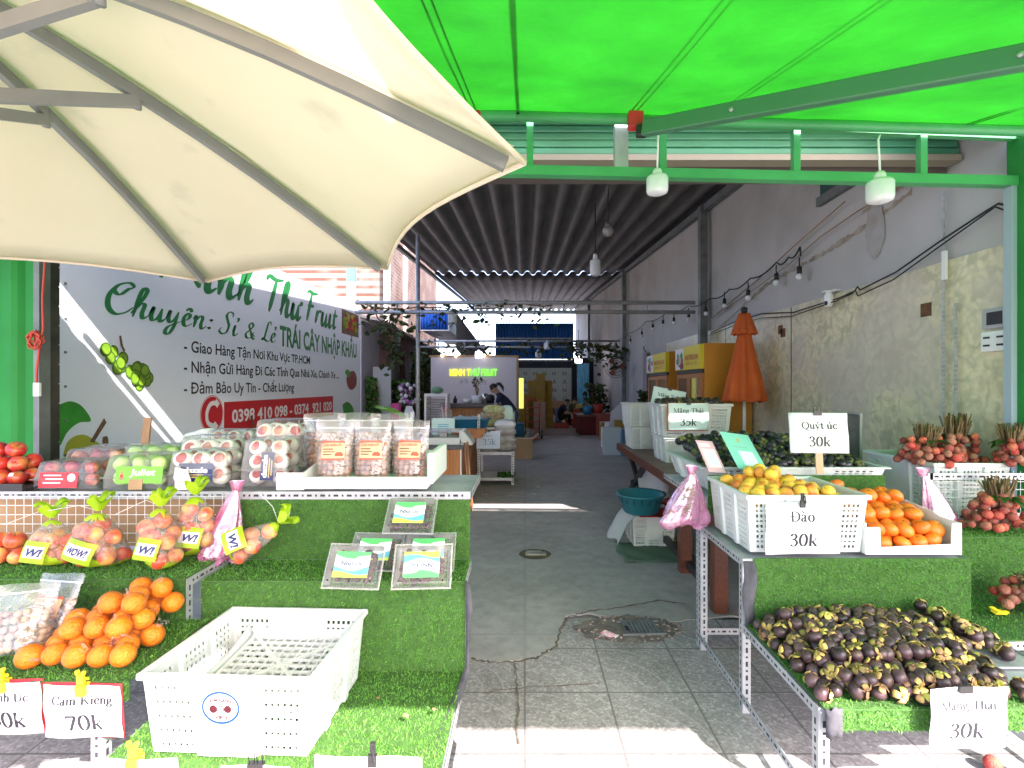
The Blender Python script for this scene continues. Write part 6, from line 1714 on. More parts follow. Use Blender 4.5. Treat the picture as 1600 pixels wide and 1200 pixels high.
# red and white plastic under the table
b=MB(); b.grid(lambda u,v:(.35*(u-.5),.05*math.sin(u*6)+.1*v,.34*v*(1-.4*abs(2*u-1))+.02*math.sin(u*9)),12,8); tag(b.build('white_sheet',MT['paper'],None,loc=(1.5,5.75,.25)),'crumpled white paper bag on the red stool under the table','paper')
t=thing('red_stool','red plastic stool under the trestle table','stool',(1.5,5.8,.004))
b=MB(); b.box(-.2,.2,-.2,.2,.215,.235); b.build('seat',MT['redplastic'],t,bevel=.01)
for x in (-.17,.17):
    for y in (-.17,.17):
        b=MB(); b.bar((x*1.1,y*1.1,0),(x*.9,y*.9,.214),.04,.04); b.build('leg',MT['redplastic'],t)
# hanging plastic bags
def hangbag(lab,top,wid,ln,mt,skew=(0,0)):
    t=thing('plastic_bag',lab,'bag',top,group='pink plastic bags hung on the racks')
    b=MB(); rs=rnd(0,9)
    def fn(u,v):
        a=2*PI*u; w_=wid*(.10+.9*min(1,v*1.15)**.9)*(1 if v<.9 else 1-.25*(v-.9)/.1)
        f=1+.16*math.sin(5*a+rs+3*v)+.08*math.sin(11*a+v*9)
        return (skew[0]*v+w_*.5*math.cos(a)*f, skew[1]*v+w_*.24*math.sin(a)*f-.02, -ln*v+.02*math.sin(3*a+rs)*v)
    b.grid(fn,40,20); b.build('bag',mt,t)
    b=MB(); b.grid(lambda u,v:(.02*math.cos(2*PI*u)*(1+.8*v),.014*math.sin(2*PI*u)*(1+.8*v)-.01,.05*v-.01),12,4); b.build('knot',mt,t)
    return t
hangbag('pink plastic bag hanging from the rail between the two turf racks',at(372,764,2.4),.2,.33,MT['pink'],(-.06,-.04))
hangbag('bulging pink plastic bag hanging on the corner post by the teal basin',at(1080,738,2.88),.26,.29,MT['pink'],(-.06,-.03))
hangbag('slack pink plastic bag hung on the grid before the lychee crate',at(1440,742,2.86),.17,.27,MT['pink'],(.09,-.02))
# ================================================================= FRUIT
def fruit_ball(b,r,fn,nu=16,nv=12,mi=0):
    vs=[];fs=[]
    for i in range(nv+1):
        t=PI*i/nv
        for k in range(nu):
            a=2*PI*k/nu; q,z=fn(t,a); vs.append((r*q*math.cos(a),r*q*math.sin(a),r*z))
    for i in range(nv):
        for k in range(nu):
            k2=(k+1)%nu; fs.append((i*nu+k,(i+1)*nu+k,(i+1)*nu+k2,i*nu+k2))
    b.add(vs,fs,mi,True)
def f_apple(t,a):
    z=math.cos(t); q=math.sin(t)
    q*=1.0+.06*z; zz=z*.9-(.28*math.exp(-(q/.28)**2) if z>0 else -.12*math.exp(-(q/.22)**2))
    return q*(1+.02*math.cos(5*a)),zz
def f_orange(t,a): 
    z=math.cos(t);q=math.sin(t); return q,z*.95-(.04*math.exp(-(q/.15)**2) if z>0 else -.03*math.exp(-(q/.15)**2))
def f_mand(t,a):
    z=math.cos(t);q=math.sin(t); return q*(1+.015*math.cos(8*a)),z*.78-(.1*math.exp(-(q/.25)**2) if z>0 else -.06*math.exp(-(q/.2)**2))
def f_peach(t,a):
    z=math.cos(t);q=math.sin(t); cl_=math.exp(-(min(abs(a-PI),2*PI-abs(a-PI))/.16)**2); 
    return q*(1-.06*cl_),z*.95-(.14*math.exp(-(q/.25)**2) if z>0 else -.0)
def f_mango(t,a):
    z=math.cos(t);q=math.sin(t); return q*(1+.012*math.cos(6*a)),z*.9
PROTO={}
def proto(name,r,fn,mt,cat,extra=None,nu=16,nv=12):
    t=bpy.data.objects.new(name,None)
    b=MB(); fruit_ball(b,r,fn,nu,nv); 
    if extra is None:
        me_o=b.build(name,mt); 
    else:
        me_o=b.build(name,mt)
        extra(me_o)
    me_o['category']=cat
    PROTO[name]=[me_o,False]
    return me_o
def stalk(r,mt):
    def f(o):
        b=MB(); b.tube([(0,0,r*.55),(r*.05,0,r*.8),(r*.12,0,r*1.05)],r*.045,5); b.build('stalk',mt,o)
    return f
def stem_button(r,mt,k=.86):
    def f(o):
        b=MB(); b.lathe([(r*.13,r*(k-.02)),(r*.1,r*(k+.035)),(.0005,r*(k+.04))],7); b.build('stem_button',mt,o)
    return f
def sticker(r):
    def f(o):
        stalk(r,MT['stem'])(o)
        b=MB(); b.grid(lambda u,v:(r*1.025*math.cos(.5*(u-.5))*math.cos(.42*(v-.5)),r*1.025*math.sin(.5*(u-.5)),r*1.02*math.sin(.42*(v-.5))+r*.1),4,4); b.build('sticker',MT['whitepaint'],o)
    return f
def calyx(r,mt):
    def f(o):
        b=MB()
        for k in range(4):
            a0=PI/2*k+.3
            b.grid(lambda u,v:(r*(.12+.85*v)*math.cos(a0+(u-.5)*1.55*(1-.4*v*v)),r*(.12+.85*v)*math.sin(a0+(u-.5)*1.55*(1-.4*v*v)),r*(.98-.30*v*v+.2*math.sin(PI*v)+.08*(2*u-1)**2+(.1 if k%2 else -.02)*v)),4,4)
        b.tube([(0,0,r*.85),(0,0,r*1.12),(r*.05,0,r*1.28)],[r*.14,r*.12,r*.16],7)
        b.build('calyx',mt,o,solid=.0015)
    return f
A_red=proto('red_apple',.041,f_apple,MT['apple'],'apple',sticker(.041))
A_blush=proto('blushed_apple',.038,f_apple,MT['appleyel'],'apple',stalk(.038,MT['stem']))
ORG=proto('orange',.04,f_orange,MT['orange'],'orange',stem_button(.04,MT['leafdk']))
MAN=proto('mandarin',.041,f_mand,MT['mandarin'],'mandarin',stem_button(.041,MT['leafdk'],.66))
PEA=proto('peach',.036,f_peach,MT['peach'],'peach',stalk(.036,MT['stem']))
MGO=proto('mangosteen',.0265,f_mango,MT['mango'],'mangosteen',calyx(.0265,MT['calyx']),14,10)
USED=set()
def put(pr,loc,lab,group,sc=1.0,rot=None):
    rot=rot or (rnd(-1,1),rnd(-1,1),rnd(0,6.28))
    if pr.name not in USED:
        USED.add(pr.name); o=pr; o.location=loc; o.rotation_euler=rot; o.scale=(sc,)*3; o['label']=lab; o['group']=group; return o
    return dup(pr,loc,rot,lab,group,sc)
def heap(pr,x0,x1,y0,y1,z0,top,d,lab,group,jit=.16,sc=(.9,1.08),layers=9,tilt=1.2,keep=1.45,lift=.5,step=.74):
    n=0; pk=d*.97
    for k in range(layers):
        z=z0+d*lift+k*d*step; j=0; y=y0+d/2+(k%2)*pk*.29
        while y<y1-d*.4:
            x=x0+d/2+((j+k)%2)*pk/2
            while x<x1-d*.4:
                tp=top((x-x0)/(x1-x0),(y-y0)/(y1-y0))
                if z<=z0+max(d*lift+.001,tp) and z>z0+tp-keep*d:
                    put(pr,(x+rnd(-jit,jit)*d,y+rnd(-jit,jit)*d,z+rnd(-.1,.12)*d),lab,group,rnd(*sc),(rnd(-tilt,tilt),rnd(-tilt,tilt),rnd(0,6.28))); n+=1
                x+=pk
            y+=pk*.87; j+=1
    return n
cnt={}
def bell(u,v,h,e=.25,bias=.0):
    return h*min(1,min(u,1-u)/e*.75+.35)*min(1,(1-v)/e*.7+.4)*min(1,.42+v*1.5)
# the mangosteen heap on the bottom turf step
cnt['mango']=heap(MGO,CX0+.015,CX0+.78,1.748,2.34,.432,lambda u,v:bell(u,v,.135),.0505,'purple mangosteen in the heap on the turf step of the mangosteen stall','mangosteens heaped on the turf step',keep=1.0,jit=.3,sc=(.86,1.14),tilt=2.2)
# a second patch spilling towards the lychee stall
cnt['mango2']=heap(MGO,CX0+.77,CX0+1.0,2.0,2.34,.432,lambda u,v:.09*(1-u)+.03,.0505,'purple mangosteen in the heap on the turf step of the mangosteen stall','mangosteens heaped on the turf step',keep=.9,jit=.3)
b=MB(); b.box(.76,1.02,.24,.6,.425-.006,.4275); b.build('side_board',MT['steel'],rc)
# dark tray on top: past the three hundred nearest, one object
def stuff_heap(name,lab,x0,x1,y0,y1,z0,top,d,nm):
    b=MB(); pk=d*.9; y=y0
    j=0
    while y<y1:
        x=x0+(j%2)*pk/2
        while x<x1:
            u,v=(x-x0)/(x1-x0),(y-y0)/(y1-y0); r=d*rnd(.44,.54)
            M=Matrix.Translation((x+rnd(-.3,.3)*d,y+rnd(-.3,.3)*d,z0+top(u,v)+rnd(-.35,.35)*d))@Euler((rnd(-1.6,1.6),rnd(-1.6,1.6),rnd(0,6))).to_matrix().to_4x4()
            b.ball((0,0,0),r,11,8,0,(1,1,.9),M=M)
            for k in range(4):
                a0=PI/2*k
                b.grid(lambda uu,vv:(r*(.12+.72*vv)*math.cos(a0+(uu-.5)*1.45*(1-.45*vv*vv)),r*(.12+.72*vv)*math.sin(a0+(uu-.5)*1.45*(1-.45*vv*vv)),r*(1.0-.28*vv*vv+.15*math.sin(PI*vv))),3,3,1,M=M)
            x+=pk
        y+=pk*.8; j+=1
    o=b.build(name,[mat(nm+' rind',(.025,.024,.028),.3,island=.5),mat(nm+' calyx',(.13,.14,.035),.6,island=.5)])
    return tag(o,lab,'mangosteens',kind='stuff')
stuff_heap('mangosteen_heap','heap of dark green mangosteens in the wide shallow crate on the top step',1.14,2.09,3.05,3.68,.97,lambda u,v:.08+.14*v*(1-.25*abs(2*u-1)),.062,'tray mangosteen')
c=at(1075,0,5.33)
stuff_heap('mangosteen_heap','few dark mangosteens showing over the rim of the upper crate on the table',c.x-.3,c.x+.28,5.12,5.5,1.024+.29,lambda u,v:.05,.075,'crate mangosteen')
# peaches, mandarins, lone peach
px0,py0=cp_.location.x,cp_.location.y
cnt['peach']=heap(PEA,px0-.27,px0+.27,py0-.225,py0+.225,.742+.19,lambda u,v:.085+.075*math.sin(PI*min(1,u*1.25))*(.3+.7*v),.069,'yellow and red peach in the white crate behind the price sheet','peaches in the white crate',keep=1.25,jit=.14)
# white card box of mandarins
mx0,mx1,my0,my1=1.63,2.085,2.385,2.86
t=thing('mandarin_box','white open card box full of mandarins on the turf step','box',(mx0,my0,.742))
W_=mx1-mx0; D_=my1-my0
b=MB()
def sidewall(x):
    b.add([(x,0,0),(x,D_,0),(x,D_,.19),(x,.35*D_,.165),(x,.12,.15),(x,0,.15)],[(0,1,2,3,4,5)])
sidewall(0); sidewall(W_)
b.add([(0,D_,0),(W_,D_,0),(W_,D_,.19),(0,D_,.19)],[(0,1,2,3)])
b.add([(0,0,0),(W_,0,0),(W_,0,.04),(W_-.055,0,.045),(W_-.06,0,.15),(W_,0,.15)],[(0,1,2,3)])
b.add([(0,-.0005,0),(W_,-.0005,0),(W_,-.0005,.15),(W_-.045,-.0005,.15),(W_-.05,-.0005,.05),(.07,-.0005,.035),(.065,-.0005,.13),(0,-.0005,.13)],[(0,1,4,5),(1,2,3,4),(0,5,6,7)])
b.add([(0,0,.002),(W_,0,.002),(W_,D_,.002),(0,D_,.002)],[(0,1,2,3)]); b.build('card',MT['whitecard'],t,solid=.005)
cnt['mand']=heap(MAN,mx0+.015,mx1-.015,my0+.015,my1-.02,.75,lambda u,v:.075+.17*v+.05*(1-u)*v,.078,'orange mandarin heaped in the white card box','mandarins in the white card box',keep=1.25,jit=.12,sc=(.92,1.1),tilt=.7,step=.66)
# wrapped oranges on rack B
cnt['orange']=0
wrapm=MT['wrap']
def wrapped(loc,lab='orange in crinkled cling film on the turf step above the 70k sheet',sc=1):
    o=put(ORG,loc,lab,'film wrapped oranges on the turf step',sc); cnt['orange']+=1
    b=MB(); 
    b.ball((0,0,0),.0415,12,9,jit=.02)
    a=rnd(0,6.28)
    b.grid(lambda u,v:((.036+.028*v)*math.cos(a)+(.016*(2*u-1))*math.sin(a)*(.4+v)+.004*math.sin(9*u+a),(.036+.028*v)*math.sin(a)-(.016*(2*u-1))*math.cos(a)*(.4+v),.012+.022*v+.006*math.sin(7*u)),8,4)
    o2=b.build('cling_film',wrapm,o); return o
ox0,ox1,oy0,oy1=at(40,0,1.78).x,BX1+.08,1.71,2.08
d=.083; 
for k in range(3):
    j=0; y=oy0+d/2+k*.065
    while y<oy1-.02:
        x=ox0+d/2+((j+k)%2)*d/2+k*.05
        while x<ox1-d*.3-k*.03:
            if y-oy0>k*.055 and not (k>0 and y-oy0<.07):
                if k==2 and (x<ox0+.2): x+=d; continue
                if k==0 and y>oy0+.2: x+=d; continue
                wrapped((x+rnd(-.006,.006),y+rnd(-.006,.006),.56+.038+k*.063+rnd(0,.008)),sc=rnd(.95,1.06))
            x+=d
        y+=d*.87; j+=1
# loose red apples, top and middle of rack B
def pile(pr,cx,cy,z,nx,ny,nz,d,lab,group):
    for k in range(nz):
        for j in range(ny-k):
            for i in range(nx-(k if nx>2 else 0)):
                put(pr,(cx+(i-(nx-k-1)/2)*d+rnd(-.006,.006),cy+(j-(ny-1)/2)*d*.95+k*d*.45,z+d*.47+k*d*.76),lab,group,rnd(.94,1.1))
pile(A_red,at(20,0,2.62).x,2.6,1.04,4,3,3,.088,'bright red apple with a white sticker in the loose pile on the top shelf','loose red apples on the top shelf')
pile(A_blush,at(12,0,2.28).x,2.28,.745,3,2,4,.08,'loose blushed apple in the pile before the white wire grid','loose blushed apples before the wire grid')
t=thing('black_tray','flat black tray under the loose red apples','tray',(at(20,0,2.6).x-.05,2.62,1.034))
b=MB(); b.box(-.28,.27,-.19,.25,0,.012); b.box(-.28,.27,-.19,-.18,.0125,.035); b.build('tray',MT['black'],t)
# lychee bunches
lyme=None
def lychee_proto():
    b=MB(); fruit_ball(b,.0235,lambda t,a:(math.sin(t)*(1+.03*math.cos(7*a)*math.sin(6*t)),math.cos(t)*1.05),12,9)
    o=b.build('lychee',MT['lychee']); me=o.data; bpy.data.objects.remove(o); return me
LYM=lychee_proto()
LYM2=LYM.copy(); LYM2.materials[0]=mat('pale lychee skin',(.44,.2,.13),.65,(.36,.09,.06),16,4,.4,.6,bump=.9,bscale=190)
LYM3=LYM.copy(); LYM3.materials[0]=mat('deep lychee skin',(.38,.06,.05),.6,(.3,.1,.06),16,4,.4,.6,bump=.9,bscale=190)
def lychee_bunch(lab,loc,w_,d_,h_,n,stick=.15,group='lychee bunches'):
    t=thing('lychee_bunch',lab,'lychees',loc,rnd(-.2,.2),group)
    pts=[]; tries=0
    while len(pts)<n and tries<6000:
        tries+=1
        a=rnd(0,6.28); r=math.sqrt(rnd(.1,1)); z=rnd(.0,1)
        q=Vector((w_/2*r*math.cos(a)*(1-.35*z),d_/2*r*math.sin(a)*(1-.35*z),.022+h_*z))
        if all((q-p).length>.037 for p in pts): pts.append(q)
    for q in pts:
        o=bpy.data.objects.new('lychee',random.choice((LYM,LYM2,LYM3))); COL.objects.link(o); o.parent=t; o.location=q; s=rnd(.88,1.12); o.scale=(s,s,s); o.rotation_euler=(rnd(0,6),rnd(0,6),rnd(0,6))
    b=MB()
    for k in range(80):
        a=rnd(0,6.28); r=.06*math.sqrt(rnd(0,1)); b.tube([(r*.4*math.cos(a),r*.4*math.sin(a),h_*.5),(r*math.cos(a),r*math.sin(a),h_+.04),(r*1.25*math.cos(a)+rnd(-.012,.012),r*1.25*math.sin(a)+rnd(-.012,.012),h_+stick*rnd(.45,.85))],[.004,.0045,.004],5)
    for q in pts[::2]: b.tube([q,(q.x*.3,q.y*.3,h_*.8)],.002,4)
    b.build('stems',MT['stem'],t)
    b=MB()
    for k in range(9):
        a=rnd(0,6.28); leaf3(b,Vector((.03*math.cos(a),.03*math.sin(a),h_+.01)),a,rnd(.06,.12))
    b.build('leaves',MT['leaf'],t)
    return t
def leaf3(b,q,a,L_,mi=0):
    u=Vector((math.cos(a),math.sin(a),rnd(-.3,.3))).normalized(); s=Vector((-math.sin(a),math.cos(a),0))
    b.grid(lambda x,v:q+u*L_*v+s*(L_*.34*math.sin(PI*v)*(x-.5))*1.3+Vector((0,0,-.35*L_*v*v+.12*L_*abs(2*x-1)*math.sin(PI*v))),2,5,mi)
zl=.79+.27*1.1*.92
lychee_bunch('full lychee bunch nearest the aisle on the white crate rim',(2.5,3.1,zl-.01),.42,.3,.14,62)
lychee_bunch('lychee bunch second along the crate with a broad fan of stems',(2.76,3.2,zl-.01),.36,.3,.16,58,.19)
lychee_bunch('lychee bunch beside the green post on the white crate',(2.9,2.97,zl+.0),.14,.2,.14,22,.15)
lychee_bunch('lychee bunch standing on green turf before the wire grid',(2.64,2.78,.748),.4,.2,.17,60,.15)
lychee_bunch('lychee bunch lying low on the bottom turf step by the yellow clip',(2.5,2.46,.436),.36,.26,.12,44,.06)

# ================================================================= PACKED FRUIT
def text_bars(b,x0,x1,y0,n,h,mi,z=.0008):
    for k in range(n):
        b.box(x0,x0+(x1-x0)*rnd(.6,1),y0-k*h*2,y0-k*h*2+h,z,z+.0003,mi)
def clamshell(lab,loc,w_,d_,h_,pr_mat,nx,ny,nz,labelkind,rot=0,group='clear apple packs on the top shelf',net=False,tiltx=0):
    t=thing('apple_pack',lab,'fruit pack',loc,(tiltx,0,rot),group)
    r=min(w_/nx,d_/ny,h_/nz)*.47
    b=MB(); fruit_ball(b,r,f_apple,14,10); src=None
    first=True
    for k in range(nz):
        for j in range(ny):
            for i in range(nx):
                if 0<j<ny-1 and k<nz-1: continue
                if src is None: src=b.build('apple',pr_mat,t); o=src
                else: o=src.copy(); COL.objects.link(o); o.parent=t
                o.location=((i-(nx-1)/2)*w_/nx*.94,(j-(ny-1)/2)*d_/ny*.94,r*1.05+k*h_/nz*.92+.004); o.rotation_euler=(rnd(.6,1.4),rnd(-.3,.3),rnd(0,6))
                if net:
                    n_=MB(); 
                    n_.lathe([(r*.84,r*.68),(r*1.0,r*.45),(r*1.1,0),(r*1.0,-r*.5)],16,fn=lambda rr,z,a:(rr*(1+.03*math.cos(14*a)),z))
                    s_=n_.build('foam_net',MT['foamnet'],t,solid=.004); s_.rotation_euler=(R(68),0,rnd(-.2,.2)); s_.location=o.location
    b=MB(); e=.86
    x,y,z=w_/2,d_/2,h_
    b.add([(-x,-y,0),(x,-y,0),(x,y,0),(-x,y,0),(-x,-y,z*.35),(x,-y,z*.35),(x,y,z*.35),(-x,y,z*.35),(-x*e,-y*e,z),(x*e,-y*e,z),(x*e,y*e,z),(-x*e,y*e,z)],
        [(0,1,5,4),(1,2,6,5),(2,3,7,6),(3,0,4,7),(4,5,9,8),(5,6,10,9),(6,7,11,10),(7,4,8,11),(8,9,10,11)],0)
    b.build('clear_shell',MT['clam'],t,bevel=.018,seg=3)
    b=MB(); b.box(-x-.006,x+.006,-y-.006,y+.006,z*.33,z*.36); b.build('shell_flange',MT['clam'],t)
    if labelkind:
        ln=MB(); F=Matrix(((1,0,0,0),(0,.14,-1,-y-.006),(0,1,.14,z*.06),(0,0,0,1)))
        if labelkind=='red':
            ln.box(-x*.75,x*.45,.0,z*.55,0,.0015,0,F); text_bars(ln,-x*.6,-x*.05,z*.42,4,.008,1,.0017) if False else None
            ln.add([F@Vector((-x*.62+(.011 if k%2 else .0)+q[0],z*.42-k*.018+q[1],.0018)) for k in range(3) for q in ((0,0),(x*.55,0),(x*.55,.006),(0,.006))],[(4*k,4*k+1,4*k+2,4*k+3) for k in range(3)],1)
            ln.add([F@Vector((x*.25+.02*math.cos(2*PI*i/16),z*.36+.02*math.sin(2*PI*i/16),.0019)) for i in range(16)],[tuple(range(16))],1)
            ln.build('pack_label',[MT['red'],MT['whitepaint']],t)
        if labelkind=='green':
            ln.box(-x*.55,x*.95,.02,z*.62,0,.0015,0,F); vs,fs=font_mesh('Juliet',.02); ln.add([F@(v+Vector((-x*.1,z*.36,.0018))) for v in fit(vs,x*.8,.032,.2)],fs,1)
            for k in range(3): ln.add([F@Vector((-x*.35+.012*math.cos(2*PI*i/10)*(1-.25*k),z*.26+.014*k+.01*math.sin(2*PI*i/10),.0018+.0002*k)) for i in range(10)],[tuple(range(10))],2+k%2)
            ln.box(-x*.1,x*.35,-.01,.04,.0019,.003,4,F)
            ln.build('pack_label',[mat('bright green label',(.16,.5,.03),.45),MT['whitepaint'],MT['card'],MT['red'],MT['card']],t)
        if labelkind in('navy','navyv'):
            G=F if labelkind=='navy' else F@Matrix.Translation((x*.12,z*.02,0))@Matrix.Rotation(R(90),4,'Z')@Matrix.Translation((z*.05,-.03,0))
            if labelkind=='navy':
                ln.box(-x*.6,x*.55,.015,z*.6,0,.0015,0,G); xa=-x*.42; ya=z*.34; ww=x*.8
            else:
                ln.box(.0,x*1.15,-.005,.06,0,.0015,0,G); xa=.012; ya=.028; ww=x*.95
            vs,fs=font_mesh('dazzle',.045); ln.add([G@(v+Vector((xa,ya,.0019))) for v in fit(vs,ww,.026)],fs,1)
            for k in range(2): ln.box(xa+.012*k,xa+ww*.85-.01*k,ya-.014-.012*k,ya-.008-.012*k,.0017,.0021,2,G)
            ln.build('pack_label',[MT['navy'],MT['whitepaint'],MT['gold']],t)
    return t
TZ=1.034
def topx(px,Y): return at(px,0,Y).x
RA,GA,BA=MT['apple'],MT['applegrn'],MT['appleyel']
pkred=mat('packed red apple skin',(.42,.03,.03),.3,(.7,.33,.16),16,5,.48,.66,rand=.2,stretch=(1,1,.35))
clamshell('clear pack of red apples with a red label, nearest the loose apples',(topx(127,2.58),2.58,TZ),.32,.2,.135,pkred,3,2,2,'red')
clamshell('clear pack of green apples with a bright green label on the top shelf',(topx(232,2.58),2.58,TZ),.31,.21,.165,GA,3,2,2,'green')
clamshell('clear pack of netted red apples with a navy label in a white tray',(topx(324,2.58),2.59,TZ+.01),.3,.2,.175,pkred,3,2,2,'navy',net=True)
clamshell('clear pack of netted red apples with an upright navy label beside the foam box',(topx(430,2.62),2.62,TZ+.01),.24,.24,.235,pkred,2,2,3,'navyv',net=True)
clamshell('unlabelled pack of red apples behind the red labelled pack',(topx(165,2.82),2.82,TZ),.33,.2,.165,pkred,3,2,2,None)
clamshell('unlabelled pack of green apples behind the green labelled pack',(topx(252,2.84),2.84,TZ),.33,.2,.185,GA,3,2,2,None)
clamshell('unlabelled pack of netted red apples behind the navy labelled pack',(topx(338,2.83),2.83,TZ),.32,.2,.235,pkred,3,2,2,None,net=True)
clamshell('unlabelled high pack of netted red apples at the back beside the nut pouches',(topx(447,2.93),2.93,TZ),.28,.24,.32,pkred,3,2,3,None,net=True)
clamshell('small pack of red apples at the very back before the pear picture',(topx(190,3.08),3.05,TZ),.32,.16,.155,pkred,3,1,2,None)
clamshell('pack of netted red apples at the back beside the pale papers',(topx(372,3.08),3.05,TZ),.3,.16,.25,pkred,3,1,3,None,net=True)
# white card tray ends
for px,lab,sg in ((276,'torn white card tray corner by the navy labelled pack',1),(443,'white card tray corner before the upright navy label',-1)):
    t=thing('card_tray',lab,'tray',(topx(px,2.47),2.462,TZ))
    b=MB()
    if sg>0: b.add([(0,0,0),(.08,0,0),(.075,0,.05),(.055,0,.1),(0,0,.11),(0,.24,0),(0,.24,.12)],[(0,1,2,3,4),(0,4,6,5)])
    else: b.add([(-.03,0,0),(.1,0,0),(.1,0,.085),(-.03,0,.085),(.1,.24,0),(.1,.24,.12)],[(0,1,2,3),(1,4,5,2)])
    b.build('card',MT['whitecard'],t,solid=.006)
# papers, stick
for k,(px,py,w_,h_,rz,mtk,lab) in enumerate([(300,705,.17,.13,.5,'paper','crumpled white paper sheet standing behind the apple packs'),(338,700,.15,.13,-.6,'label_w','pale blue paper sheet folded beside the crumpled one'),(197,716,.1,.08,.6,'pinkpaper','small pale pink card behind the apple packs')]):
    c=at(px,py,3.05); t=thing('paper_sheet',lab,'paper',c,(R(78),0,rz*.4))
    b=MB(); b.grid(lambda u,v:(w_*(u-.5)+.06*v*rz,h_*v-.02+.07*u*rz,.02*math.sin(6*u+4*v+k)+.02*mnoise.noise((u*4,v*4,k*3))),10,8); b.build('sheet',MT[mtk],t,solid=.002)
c=at(222,702,3.0); t=thing('wooden_stick','flat brown wooden stick standing up behind the apple packs','stick',c)
b=MB(); b.bar((0,0,-.13),(.035,0,.19),.045,.012); b.build('stick',mat('brown stick',(.4,.22,.12),.7,(.32,.17,.09),8),t)
# white foam box with nut pouches
fx0,fx1,fy0,fy1=topx(468,2.48),topx(668,2.48),2.475,2.9
t=thing('foam_box','low white foam box holding the stand up nut pouches','box',(fx0,fy0,TZ))
b=MB(); W_=fx1-fx0; D_=fy1-fy0
b.box(0,W_,0,D_,0,.025); b.box(0,W_,0,.025,.0255,.06); b.box(0,.025,.0255,D_,.0255,.075); b.box(W_-.0,W_+.03,.0,D_,.0255,.18); b.box(.0255,W_-.0005,D_-.025,D_,.0255,.14); b.build('foam',MT['foam'],t,bevel=.006)
def nut_pouch(lab,loc,w_,h_,rot,contents,group='stand up pouches in the foam box',labelm=True,tilt=-.08):
    t=thing('nut_pouch',lab,'pouch',loc,(tilt,0,rot),group)
    def bulge(u,v): 
        return .055*(math.sin(PI*u)**.7)*(max(0,1-v)**.6)*(1 if v>.06 else .6+6.6*v)
    b=MB(); jr=rnd(0,9)
    for sg in (-1,1):
        b.grid(lambda u,v:(w_/2*(2*u-1)*(1 if v>.1 else .9+v)*(1+.04*(v>.85)),sg*(bulge(u,v)+.002)+.008*mnoise.noise((u*5,v*5,jr))*v,h_*v+.004*math.sin(5*u+jr)*v),16,18)
    b.build('pouch_film',MT['pouch'],t)
    b=MB(); b.box(-w_/2*.99,w_/2*.99,-.006,.006,h_*.86,h_*.885); b.build('zip_strip',mat('zip seal',(.62,.68,.7),.4),t)
    b=MB()
    n=0
    for z in [i*.024 for i in range(int(h_*.66/.024))]:
        k=max(2,int(w_*.88/.025))
        for i in range(k):
            u=(i+.5)/k; bl=bulge(.07+.86*u,(z+.01)/h_)
            for sg in (-1,1):
                b.ball(((w_*.86)*(u-.5)+rnd(-.004,.004),sg*max(.004,bl-.016)+rnd(-.003,.003),.016+z+rnd(-.004,.004)),rnd(.0115,.0145),8,6)
    f=b.build('pouch_filling',contents,t); f['kind']='stuff'
    if labelm:
        b=MB(); zc=h_*.5; hh=h_*.32; 
        b.grid(lambda u,v:(w_*.31*(2*u-1),-(bulge(.5+.31*(2*u-1),(zc+hh*(v-.5))/h_)+.006),zc+hh*(v-.5)),6,4,0)
        b.grid(lambda u,v:(w_*.31*(2*u-1),-(bulge(.5+.31*(2*u-1),(zc+hh*.5)/h_)+.0075),zc+hh*(.36+.14*v)),6,1,1)
        b.grid(lambda u,v:(w_*.31*(2*u-1),-(bulge(.5+.31*(2*u-1),(zc-hh*.5)/h_)+.0075),zc+hh*(-.5+.1*v)),6,1,1)
        vs,fs=font_mesh('LONG NHÃN SẤY',.03); b.add([Vector((v.x-w_*.26,-(bulge(.5,zc/h_)+.0085),zc+hh*.22+v.y)) for v in fit(vs,w_*.52,.012)],fs,1)
        for k in range(3): b.box(-w_*.25,w_*(.02+.05*k%.1),-(bulge(.5,zc/h_)+.0085),-(bulge(.5,zc/h_)+.0078),zc+hh*(.05-.14*k),zc+hh*(.1-.14*k),2)
        for i in range(5): b.ball((w_*(.1+.035*i),-(bulge(.5,zc/h_)+.006),zc-hh*.22+.006*(i%2)),.008,8,5,1)
        b.build('pouch_label',[mat('peach label',(.78,.48,.28),.5),mat('label red',(.6,.12,.07),.5),MT['stem']],t)
    return t
for k,(px,lab,rz) in enumerate([(522,'longan pouch closest to the apple packs, label tilted',.1),(580,'middle longan pouch with the lowest label',0),(640,'longan pouch next to the mint foam wall',-.08)]):
    nut_pouch(lab,(topx(px,2.56),2.56+.01*k,TZ+.03),.185,.305-.0*k,rz,MT['longan'])
for k,(px,lab) in enumerate([(505,'back longan pouch with a white top edge'),(560,'back longan pouch behind the middle one'),(612,'back longan pouch with a lime printed top')]):
    nut_pouch(lab,(topx(px,2.8),2.8,TZ+.03),.23,.33,rnd(-.1,.1),MT['longan'],labelm=False)
# nut pouches on rack B, front left
for k,(px,py,Y,lab,cm,hh) in enumerate([(14,1030,1.8,'clear pouch of pale brown pods at the end of the orange heap',mat('pale pods',(.5,.35,.22),.7,island=.25),.24),(58,1015,1.9,'clear pouch of brown nuts with a red card beside the oranges',MT['nut'],.24)]):
    c=at(px,py,Y); t=nut_pouch(lab,(c.x,Y+.03,.568),.19,hh,.35-.5*k,cm,'nut pouches beside the oranges',k==1,-.3)
